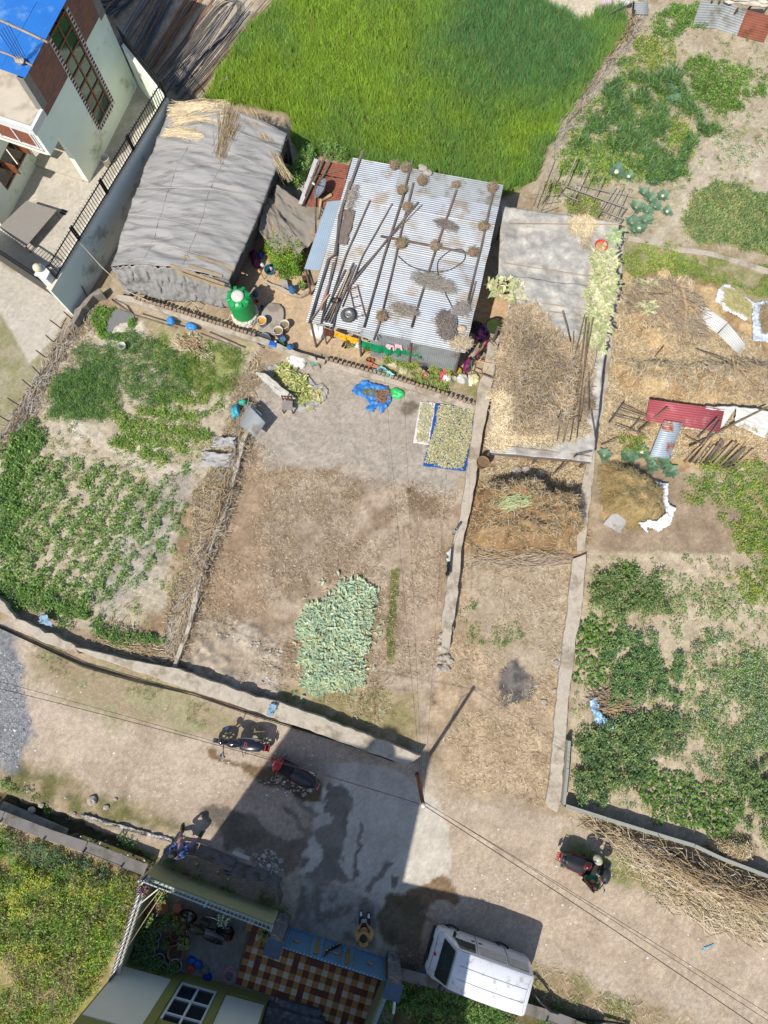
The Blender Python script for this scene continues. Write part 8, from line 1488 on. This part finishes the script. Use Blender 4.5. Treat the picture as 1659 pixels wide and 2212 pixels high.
hang(la,la.lerp(lb_,.48),.62,mat('white_shirt',rgb(240,240,232),.8,bump=.1),'white shirt hanging beside the middle low wall',31,.0,name='shirt',cat='shirt');hang(la.lerp(lb_,.49),la.lerp(lb_,.98),.45,mat('black_cloth',(.012,.012,.018),.85),'black trousers hanging below the white shirt',32,.0,name='trousers',cat='trousers',jag=.2)
# -- left garden things
pw=[P(*q)for q in[(239,676),(258,668),(275,675),(292,684),(282,705),(278,722),(250,727),(231,723),(232,700)]];B().prism(densify([(p.x,p.y)for p in pw],.12,.01),-.05,.05).build('pond_water',mat('pond_water',rgb(134,134,130),.12,var=.05,bump=.02,spec=.5),kind='structure')
straws_pile=lambda name,label,poly,n,L,w,pal,seed,yaw,sp,hump,cat,zf=None,pitch=.2:stickheap(name,label,poly,n,L,w,pal,seed,yaw,sp,hump,cat)
def stickheap(name,label,poly,n,L,w,pal,seed,yaw,sp,hump,cat='stick pile',part='stick',keep=0,mt=None):
 """keep: this many of the sticks are single objects (round bars), the rest one joined part"""
 rs=np.random.RandomState(seed);W=[g(*q)for q in poly];xy=scatter(W,n,.04,None,rs);e=thing(name,(W[0].x,W[0].y,float(GZ(W[0].x,W[0].y))),label,cat);off=np.array(ORG[e.name])
 dd=np.clip(inside(xy[:,0],xy[:,1],W),0,.5)/.5;z=GZ(xy[:,0],xy[:,1])+.02+dd*hump*rs.rand(len(xy));C=np.stack([xy[:,0],xy[:,1],z],1)-off;ya=rs.normal(yaw,sp,len(xy));LL=rs.uniform(L[0],L[1],len(xy))
 order=np.argsort(-z);top=order[:keep];rest=order[keep:]
 for i in top:
  d=Vector((math.cos(ya[i]),math.sin(ya[i]),rs.uniform(-.12,.12)))*LL[i]/2;c=Vector(C[i])+Vector(off)
  B().tube([c-d,c+Vector((rs.normal(0,.02),rs.normal(0,.02),.01)),c+d],w*rs.uniform(.4,.7),5).build(part,mt or[M_wood_l,M_wood,M_straw_s][rs.randint(3)],e)
 if len(rest):tag(link_mesh(part+'s',strawmesh(part+'s',C[rest],LL[rest],w,tint(pal,len(rest),.25,rs),ya[rest],.2,rs),M_straw,e),kind='stuff')
 return e
M_straw_s=mat('stalk_tan',rgb(196,168,122),.8,var=.2,scale=6,bump=.2)
SP_=[(.6,.5,.34),(.5,.4,.25),(.68,.58,.42),(.36,.28,.18)]
stickheap('stick_pile','pile of pale chopped sticks on the grass of the left garden',mm('10',(1160,520),(1260,495),(1340,560),(1365,640),(1370,690),(1270,660),(1180,620),(1115,575)),340,(.2,.45),.022,SP_,201,-.4,.55,.28,keep=60)
stickheap('twig_pile','bundle of brown twigs on blue plastic in the right plot',mm('22',(540,1150),(680,1150),(760,1230),(750,1310),(620,1330),(540,1270)),260,(.5,1.1),.018,[(.34,.25,.18),(.45,.35,.26),(.25,.18,.13)],202,-.1,.35,.35,keep=50)
sheet_poly('blue_plastic_sheet',[(p.x,p.y)for p in[g(*q)for q in mm('22',(490,1210),(540,1200),(560,1290),(620,1350),(690,1390),(650,1415),(580,1400),(530,1350))]],mat('blue_white_plastic',rgb(150,190,226),.4,var=.3,scale=8,bump=.5,spec=.6),.05,'crumpled blue white plastic under the twig bundle','plastic sheet',.14)
stickheap('stalk_heap','long heap of dry maize stalks lying along the grey slab fence',[(1265,1768),(1310,1780),(1420,1815),(1500,1845),(1600,1885),(1720,1930),(1720,1985),(1600,1970),(1500,1935),(1430,1900),(1380,1865),(1320,1820),(1280,1795)],1150,(.5,1.4),.017,STRAW[:2]+SP_+STRAW_D+[(.3,.22,.15),(.4,.36,.3)],203,-.48,.35,.5,'stalk heap','stalk',keep=150)
stickheap('stalk_heap','fringe of loose stalks spilling from the maize heap to the road',[(1320,1840),(1380,1880),(1430,1940),(1500,1990),(1640,2040),(1659,2000),(1560,1960),(1400,1850)],420,(.4,1.3),.014,STRAW,204,-.75,.5,.1,'stalks','stalk',keep=20)
stickheap('brushwood','grey dead stalks heaped in a row right of the plastic roof',[(1335,640),(1400,610),(1470,640),(1530,690),(1530,740),(1450,745),(1400,700),(1345,690)],900,(.4,1.0),.015,[(.34,.27,.2),(.44,.36,.26),(.26,.2,.14)],205,-.7,.5,.35,'brushwood','stalk',keep=40)
stickheap('brushwood','second row of dark stalks at the right edge',[(1500,790),(1659,770),(1700,840),(1600,860),(1520,830)],420,(.4,.9),.016,[(.34,.26,.18),(.46,.38,.26)],206,-.8,.4,.3,'brushwood','stalk',keep=30)
stickheap('twig_pile','dead branches along the lower side of the straw mound',[(1030,1190),(1180,1180),(1230,1205),(1200,1218),(1040,1225)],150,(.5,1.4),.018,[(.34,.26,.2),(.45,.38,.3)],207,.06,.3,.25,keep=30)
stickheap('reed_mat','light green reeds on the dark straw mound',[(1066,1095),(1110,1085),(1130,1100),(1090,1112)],220,(.5,.9),.012,[(.5,.56,.26),(.62,.66,.36)],208,.35,.22,.12,'reeds','reed')
stickheap('dead_brush','row of dead brush and grey sticks fencing the wheat from the garden',[(1345,30),(1385,40),(1370,90),(1330,130),(1290,190),(1240,280),(1200,320),(1185,330),(1215,260),(1270,170),(1320,90)],900,(.3,1.1),.02,[(.4,.36,.31),(.5,.45,.38),(.3,.25,.2),(.44,.36,.24)],209,1.0,.45,.45,'brush fence','stick',keep=70)
stickheap('dead_brush','grey dead stalks piled at the lower end of the yard side wall',[(430,1290),(405,1330),(380,1400),(352,1420),(375,1350),(410,1270)],500,(.4,1.1),.018,[(.42,.39,.34),(.34,.29,.24),(.5,.44,.34)],210,1.05,.3,.4,'dead stalks','stalk',keep=30)
stickheap('dead_brush','dry straw and stalks heaped on the bend of the road wall',[(220,1370),(290,1380),(360,1390),(370,1430),(300,1425),(215,1395)],500,(.3,.9),.013,STRAW+STRAW_D,211,-.1,.5,.35,'dead stalks','stalk',keep=20)
for i in range(15):
 t=i/14;a=(1478+t*100+rnd.uniform(-4,4),1000+t*12);b=(a[0]+rnd.uniform(28,42),a[1]-rnd.uniform(36,52));pole([g(*a,.06+.05*(i%3)),g(*b,.15+.05*(i%3))],.04+.01*(i%3),M_wood if i%2 else M_wood_l,'weathered log in the row of firewood at the right edge','logs of the firewood row',name='log',cat='log')
pole([g(1480,970,.3),g(1640,890,.5)],.035,M_wood,'long pole lying over the firewood row');pole([g(*m('12',1640,1180),.3),P(1700,900,.8)],.03,M_wood_d,'pole at the right edge above the firewood')
pole([g(*m('12',1055,230),.25),g(*m('12',1070,400),.3),g(*m('12',1085,560),.25)],.07,M_wood_l,'thick weathered log lying on the straw right of the plastic roof',name='log',cat='log')
pole([g(*m('12',1170,620),.2),g(*m('12',1320,750),.5)],.02,M_wood_d,'thin stick pointing out of the straw at right');pole([g(*m('12',910,670),.2),g(*m('12',945,625),.5)],.015,M_wood_d,'tiny stick standing in the straw')
for i,(a,b,r)in enumerate([((690,990),(610,1100),.03),((690,990),(865,1060),.02),((665,1020),(865,1075),.018),((620,1055),(870,1110),.02),((640,1115),(830,1165),.018),((955,1025),(800,1150),.035),((800,1080),(750,1140),.02),((1265,1100),(1165,1200),.03),((1280,1120),(1190,1250),.02),((1085,1195),(1260,1260),.018),((650,1215),(560,1240),.02)]):
 pole([g(*m('12',*a),.55 if i in(0,5,7,8)else .4),g(*m('12',*b),.25)],r,M_wood if i%2 else M_wood_d,'grey stick of the broken frame beside the red tin sheet','sticks of the broken frame')
M_tr=mat('trellis_grey',rgb(166,158,146),.85,var=.15,bump=.3);tre=thing('stick_trellis',P(*m('r',600,400)),'grey stick trellis standing over the creeper behind the plastic roof','trellis')
for a,b,r in(((330,320),(885,520),.03),((660,535),(850,610),.03),((320,390),(470,455),.025),((430,300),(740,385),.015),((490,320),(950,420),.012),((240,90),(90,500),.025),((460,75),(350,330),.03),((545,170),(405,490),.03),((605,185),(520,370),.02),((690,250),(590,460),.028),((785,330),(660,530),.028),((815,345),(700,545),.024),((855,325),(720,600),.02),((885,380),(780,620),.026),((240,235),(190,400),.03),((310,165),(250,330),.03),((435,320),(370,450),.02),((160,465),(290,450),.015),((150,540),(280,500),.018),((80,405),(330,400),.014),((210,370),(120,540),.015),((950,540),(870,630),.02),((270,330),(200,500),.014)):
 B().tube([P(*m('r',*a),.9),P(*m('r',*b),.75)],r*.8,5).build('stick',M_tr,tre,smooth=True)
for x,y in((330,330),(870,520),(660,540),(850,605),(200,380)):q=P(*m('r',x,y),.85);B().tube([(q.x,q.y,0),q],.025,5).build('post',M_tr,tre)
def gsheet(s,quad,z,mt,label,run=0,name='tin_sheet',cat='tin sheet',pitch=.076,curl=0.):
 q=[P(*m(s,*p),zz)for p,zz in zip(quad,z)];return corr(q,run,pitch,curl=curl).build(name,mt,smooth=True,label=label,cat=cat,sol=.002)
gsheet('12',((865,1068),(1345,1142),(1378,995),(890,930)),(.55,.5,.5,.55),mat('red_tin',rgb(182,92,96),.55,var=.08,col2=rgb(204,136,132),scale2=2,amt2=.25,bump=.05),'dark red corrugated sheet lying on the straw',pitch=.09)
M_rag=mat('white_tin',rgb(222,220,212),.6,var=.05,scale=3,bump=.3);M_rust2=mat('rust_patched_tin',rgb(184,196,204),.5,metal=.2,var=.08,col2=rgb(168,96,60),scale2=2.2,amt2=.42,bump=.2)
gsheet('12',((890,1300),(1020,1310),(1108,1080),(985,1060)),(.35,.35,.62,.62),M_rust2,'pale tin sheet with rust stains leaning on the red sheet',run=0,pitch=.08)
cloth('white_sheet',[P(*m('12',1110,1120),.4),P(*m('12',1345,1135),.4),P(*m('12',1460,975),.5),P(*m('12',1255,972),.5)],26,18,M_rag,amp=.03,seed=31,edge=.05,label='white plastic sheet under the right end of the red tin',cat='sheet');cloth('white_sheet',[P(*m('12',1440,1090),.4),P(*m('12',1640,1185),.4),P(*m('12',1700,1010),.5),P(*m('12',1455,975),.5)],26,18,M_rag,amp=.04,seed=33,edge=.06,label='large white plastic sheet at the right edge beside the red tin',cat='sheet')
gsheet('12',((1155,388),(1330,500),(1400,430),(1190,285)),(.2,.45,.45,.3),M_rag,'upper half of a bent white corrugated sheet on the straw',pitch=.09);gsheet('12',((1335,505),(1480,640),(1540,585),(1402,432)),(.45,.15,.15,.45),M_rag,'lower half of the bent white corrugated sheet',pitch=.09,curl=-.1)
def rimsheet(name,outer,inner,mt,z,label,cat,seed):
 sheet_poly(name,[(p.x,p.y)for p in[g(*q)for q in outer]],mt,z,label,cat,.1,seed);
M_wht=mat('white_plastic_sheet',rgb(240,240,240),.5,var=.05,bump=.4)
rimsheet('white_sack_sheet',mm('12',(1350,200),(1390,200),(1560,310),(1575,330),(1540,360),(1495,445),(1340,340),(1300,300),(1315,240)),None,M_wht,.06,'white sheet with a heap of cut grass at the upper right','sheet',41)
rimsheet('white_sack_sheet',mm('12',(1560,310),(1720,290),(1740,570),(1550,565),(1540,380)),None,mat('pale_blue_plastic',rgb(206,216,226),.5,bump=.5),.05,'pale sheet with brown hay at the right edge','sheet',43)
straws('cut_grass','heap of cut grass on the white sheet at the upper right','cut grass',[mm('12',(1360,240),(1400,230),(1520,310),(1530,350),(1490,420),(1360,330))],900,(.15,.4),.012,[(.44,.4,.16),(.36,.32,.12),(.5,.46,.24)],221,.04,.2,yaw=(2.4,.4));straws('cut_grass','brown hay on the pale sheet at the right edge','hay',[mm('12',(1580,345),(1720,330),(1720,510),(1590,520))],900,(.1,.3),.012,STRAW_D+[(.34,.26,.14)],222,.04,.2)
sheet_poly('white_cloth_sheet',[(p.x,p.y)for p in[g(*q)for q in[(1408,1044),(1440,1045),(1438,1085),(1456,1100),(1445,1135),(1420,1150),(1396,1140),(1394,1152),(1372,1134),(1398,1126),(1412,1128),(1434,1110),(1426,1084),(1420,1060)]]],M_wht,.12,'torn white sheet round the right side of the hay mound','sheet',.1,45)
cloth('small_mat',[g(*m('22',585,80),.05),g(*m('22',700,140),.05),g(*m('22',740,60),.05),g(*m('22',640,5),.05)],12,12,M_tarp2,amp=.02,seed=47,label='small pale mat with straw below the hay mound',cat='mat');straws('straw_wisps','straw on the small pale mat','straw',[mm('22',(620,75),(690,110),(715,65),(645,25))],500,(.1,.3),.012,STRAW,223,.02,.08,yaw=(-.4,.4))
for p,r_ in(((800,215),0),((800,395),1)):leafpile('drying_leaves',['upper clump of pale leaves on the dead stalks right of the roof','lower clump of pale leaves on the straw right of the roof'][r_],[[g(*m('12',p[0]+x,p[1]+y),.3)for x,y in((-30,0),(0,-30),(80,-15),(90,20),(20,45))]],260,(.14,.3),PALE,240+r_,lambda x,y:GZ(x,y)+.25,.1,.35)
sack(m('10',1108,425),.14,.17,.16,mat('sky_bag',rgb(60,150,226),.45,bump=.4,spec=.5),'left sky blue plastic bag on the wall below the shed',.2,8,z=.3,name='bag',cat='bag');sack(m('10',1242,460),.2,.13,.14,mat('sky_bag'),'right sky blue plastic bag on the wall below the shed',-.4,9,z=.3,name='bag',cat='bag')
sack(m('10',1525,1010),.17,.24,.2,mat('aqua_bag',rgb(80,176,196),.45,bump=.4),'aqua plastic bag on the garden side wall',.1,10,z=.3,name='bag',cat='bag');sack(m('10',1575,950),.14,.1,.15,mat('mint_bag',rgb(60,180,150),.45,bump=.4),'mint green plastic bag behind the aqua one',.1,11,z=.3,name='bag',cat='bag')
gsheet('10',((1550,1090),(1659,1175),(1720,1080),(1610,965)),(.6,.6,.75,.75),M_tin_d,'grey corrugated sheet resting on the yard side wall');gsheet('o',((0,990),(240,1210),(250,1130),(40,935)),(.5,.5,.6,.6),M_tin_b,'small flat tin behind the corrugated sheet on the side wall')
cloth('rag',[P(*m('10',1370,1240),.35),P(*m('10',1530,1240),.35),P(*m('10',1530,1170),.4),P(*m('10',1390,1180),.4)],16,10,M_tarp2,amp=.06,seed=51,edge=.1,label='upper crumpled grey plastic on the garden side wall',cat='plastic');cloth('rag',[P(*m('10',1300,1360),.2),P(*m('10',1510,1370),.3),P(*m('10',1530,1280),.35),P(*m('10',1310,1270),.2)],18,12,M_tarp2,amp=.08,seed=52,edge=.12,label='lower crumpled grey plastic on the garden side wall',cat='plastic')
cloth('rag',[P(*m('20',255,720),.3),P(*m('20',350,745),.3),P(*m('20',300,665),.4),P(*m('20',255,670),.35)],10,10,mat('blue_grey_rag',rgb(140,170,190),.7,bump=.4),amp=.06,seed=53,edge=.08,label='blue grey rag at the lower edge of the left garden',cat='rag');cloth('rag',[P(*m('21',70,1320),.55),P(*m('21',100,1325),.55),P(*m('21',145,1250),.6),P(*m('21',90,1240),.6)],10,10,mat('blue_grey_rag'),amp=.05,seed=54,edge=.08,label='pale plastic bag lying on the low road wall',cat='plastic bag')
cloth('plastic_liner',[P(*m('30',530,325),.0),P(*m('30',1120,485),.0),P(*m('30',1120,462),.06),P(*m('30',530,298),.06)],80,6,mat('grey_liner',rgb(160,156,154),.4,var=.45,col2=rgb(90,84,74),scale2=5,amt2=.6,bump=.5,spec=.6),amp=.08,fold=(22,3),seed=55,edge=.08,label='crumpled grey plastic liner along the bank of the ditch',cat='plastic')
dp=B();dp.beam(P(*m('30',0,270),-.02),P(*m('30',420,450),-.02),.55,.1).build('drain_slab',M_conc,label='old concrete drain slab in the shaded ditch',cat='slab')
fp=thing('garden_fence',g(*m('10',520,300)),'line of rough sticks fencing the left garden from the concrete apron','fence')
for i,(x,y)in enumerate(((560,265),(480,420),(400,470),(350,560),(300,660),(270,780),(215,860),(130,970),(70,1080),(15,1190),(-60,1260))):
 q=g(*m('10',x,y));B().tube([(q.x,q.y,-.1),(q.x+rnd.uniform(-.15,.15),q.y+rnd.uniform(-.1,.1),rnd.uniform(.6,.9))],.025,5).build('post',M_wood_d,fp)
stickheap('dead_brush','dark dead stalks heaped along the wall between garden and yard',[(556,870),(540,945),(520,1010),(500,1105),(462,1200),(436,1300),(405,1395),(380,1440),(366,1430),(396,1340),(430,1190),(466,1080),(490,990),(510,930),(530,870)],2000,(.3,.9),.016,STRAW_D+[(.4,.36,.3),(.3,.26,.22),(.5,.42,.3)],213,1.1,.7,.85,'dead stalks','stalk',keep=60)
stickheap('dead_brush','line of dead brush between the left garden and the concrete apron',[(185,655),(200,665),(140,760),(90,850),(20,970),(-20,1010),(-20,980),(60,860),(120,750)],700,(.3,1.),.018,[(.34,.3,.25),(.46,.42,.36),(.26,.2,.14)],212,1.05,.6,.45,'dead brush','stick',keep=40)
pole([P(*m('10',725,280),.5),g(*m('10',870,385))],.04,M_wood_d,'black pipe sloping over the grey pond');pole([P(*m('10',870,380),.4),P(*m('10',1150,465),.4)],.03,M_wood,'grey pole along the top of the left garden');pole([P(*m('10',1300,500),.5),P(*m('10',1560,600),.3)],.03,M_wood_d,'dark branch lying along the wall end above the side garden')
ropep=[P(*m('j',930,310),2.08),P(*m('j',1180,590),1.6),P(*m('j',1420,810),1.0),P(*m('10',800,215),.8),P(*m('10',1000,310),.5),P(*m('10',1140,345),.45),P(*m('10',1220,285),.4),P(*m('10',1285,320),.35),P(*m('10',1270,350),.3),P(*m('10',1230,330),.3),P(*m('10',1290,400),.2),P(*m('10',1400,442),.15),P(*m('10',1480,410),.3),P(*m('10',1505,350),.5),P(*m('10',1480,290),.8)]
B().tube(ropep,.016,5).build('garden_hose',mat('cream_hose',rgb(206,196,168),.6),smooth=True,label='long cream hose running from the boundary wall to the green tank',cat='hose')
tf=thing('tin_fence',P(*m('s',480,60)),'corrugated tin fence along the top right corner','fence')
for i,(a,b,mt)in enumerate([((470,5),(640,15),M_tin_d),((640,15),(800,70),M_tin_d),((800,70),(1000,120),M_tin_r)]):
 for k in range(2):
  A0=P(*m('s',*a),.9).lerp(P(*m('s',*b),.9),k/2);B0=P(*m('s',*a),.9).lerp(P(*m('s',*b),.9),(k+1)/2);corr([A0,B0,Vector((B0.x,B0.y-.35,.02)),Vector((A0.x,A0.y-.35,.02))],0,.09).build('fence_sheet',mt,tf,smooth=True)
for a,b in(((555,0),(520,80)),((610,0),(565,105)),((740,55),(675,160)),((870,0),(745,140)),((950,50),(850,180))):B().tube([P(*m('s',*a),1.1),P(*m('s',*b),.02)],.04,6).build('prop',M_wood_d,tf)
cloth('wall_cover',[P(*m('s',640,20),1.0),P(*m('s',960,60),1.0),P(*m('s',960,-30),1.4),P(*m('s',620,-40),1.4)],30,14,mat('cream_cloth',rgb(216,208,190),.8,bump=.2),amp=.05,seed=61,edge=.1,label='cream sheet spread behind the top right tin fence',cat='sheet')
gsheet('s',((-20,100),(95,105),(95,15),(-20,10)),(.1,.1,.6,.6),M_tin,'short tin sheet standing at the head of the brush fence');gsheet('02',((595,120),(800,35),(780,15),(640,80)),(.1,.1,.5,.5),mat('pinkish_tin',rgb(190,170,168),.6),'bent pinkish tin at the top corner of the wheat')
sack(m('02',610,25),.25,.2,.2,mat('pink_sack',rgb(226,200,210),.7),'pinkish sack at the top edge beside the wheat',0,12);sack(m('02',720,15),.3,.14,.2,M_sackw,'white scrap bundle at the top edge',0,13,name='bundle',cat='bundle')
pole([g(*m('02',775,140),.05),P(*m('02',790,10),1.2)],.04,M_wood_d,'upright pole at the top end of the brush fence');pole([g(*m('02',640,270),.3),g(*m('02',720,250),.3)],.025,M_wood,'single stick poking out over the wheat')
pole([P(*q,z)for q,z in(((1146,2124),.3),((1152,2142),.5),((1166,2162),.55),((1190,2184),.45),((1230,2196),.3),((1290,2204),.2),((1360,2216),.1))],.05,M_black,'thick black bent pipe behind the van',cat='pipe',name='pipe')
sack(m('f',105,855),.1,.11,.14,M_pb,'blue bag on the ground in front of the van',0,14,name='bag',cat='bag');sack(m('f',165,925),.12,.12,.16,mat('dark_rag'),'dark red and blue bag beside the van corner',0,15,name='bag',cat='bag')
pole([P(*m('i',1583,1025),1.7),P(*m('i',1565,1200),1.7)],.04,M_white,'white tube lamp arm above the right court wall',name='tube',cat='tube')
logb=thing('broken_kerb',P(*m('i',400,20)),'broken white concrete kerb lying in the shaded lane','kerb');B().beam(g(*m('i',405,25),.06),g(*m('i',525,75),.06),.14,.12).jitter(.02).build('block',mat('pale_concrete',rgb(206,200,190),.9,bump=.4),logb,bev=.02)
sheet_poly('blue_scrap',[(p.x,p.y)for p in[g(*q)for q in mm('32',(1230,1180),(1240,1160),(1300,1135),(1310,1145),(1250,1170),(1240,1190))]],mat('cyan_scrap',rgb(120,190,220),.6),.01,'cyan plastic scrap on the right road','plastic scrap',.02,3,res=.03)
sack(m('a',520,480),.16,.36,.35,mat('plum_bag'),'plum coloured cloth hanging by the shed passage',.3,16,name='cloth_heap',cat='cloth');sack(m('a',690,240),.14,.2,.2,mat('green_cloth'),'dark green bag in the shaded passage',.5,17,name='bag',cat='bag');sack(m('a',660,370),.15,.26,.15,mat('orange_cloth',rgb(214,110,70),.8,bump=.3),'orange cloth drying beside the bush',.6,18,name='cloth_heap',cat='cloth');sack(m('a',590,420),.1,.14,.2,M_pb,'blue container in the shaded passage',0,19,name='container',cat='container');sack(m('a',520,930),.1,.1,.16,M_jar,'blue can behind the green tank',0,20,name='can',cat='can');sack(m('a',540,1015),.06,.06,.1,M_redl,'small red pot behind the green tank',0,21,name='pot',cat='pot')
for i,(x,y,c)in enumerate(((575,620,'salmon'),(610,545,'white'),(725,590,'lilac'),(805,640,'rose'))):
 q=P(*m('a',x,y),.7);b=P(*m('a',x+60,y+110));e=thing('prayer_flag',b,{'salmon':'salmon cloth on a thin stick by the passage','white':'white cloth tied to a stick by the passage','lilac':'lilac cloth on a stick above the teal basin','rose':'rose cloth on a stick beside the bush'}[c],'cloth on stick');B().tube([b,q],.012,5).build('stick',M_wood_l,e)
 B().sphere(q,.09,8,(.8,.8,1.3)).jitter(.02).build('cloth',mat(c+'_rag',{'salmon':rgb(236,170,140),'white':rgb(230,230,230),'lilac':rgb(214,170,206),'rose':rgb(214,140,140)}[c],.8,bump=.3),e,smooth=True)
for x,y,lb in((1170,745,'upper clay pot at the corner of the flower bush'),(1190,800,'lower clay pot at the corner of the flower bush'),(1135,860,'white bag planter at the corner of the flower bush')):pot(m('a',x,y),.11,.25,M_pw if 'white' in lb else M_terra,lb,.12 if 'white' in lb else 0,G_MID,160,None)
q=[P(*m('a',*p),.3)for p in((850,725),(930,745),(950,840),(865,830))];B().add(q,[[0,1,2,3]]).build('cement_board',M_tarp2,sol=.03,label='grey board leaning beside the flower bush',cat='board')
pole([P(*m('a',1215,600),1.5),P(*m('a',1275,800),.1)],.05,M_wood_d,'post under the front corner of the blue lean-to')
lowwall('stone_kerb','row of stone kerb pieces round the flowering bush',mm('a',(620,760),(700,800),(830,850),(950,920),(1100,965),(1220,900),(1200,880),(1095,935),(960,880),(840,810),(720,775),(640,745)),.15,cat='kerb')
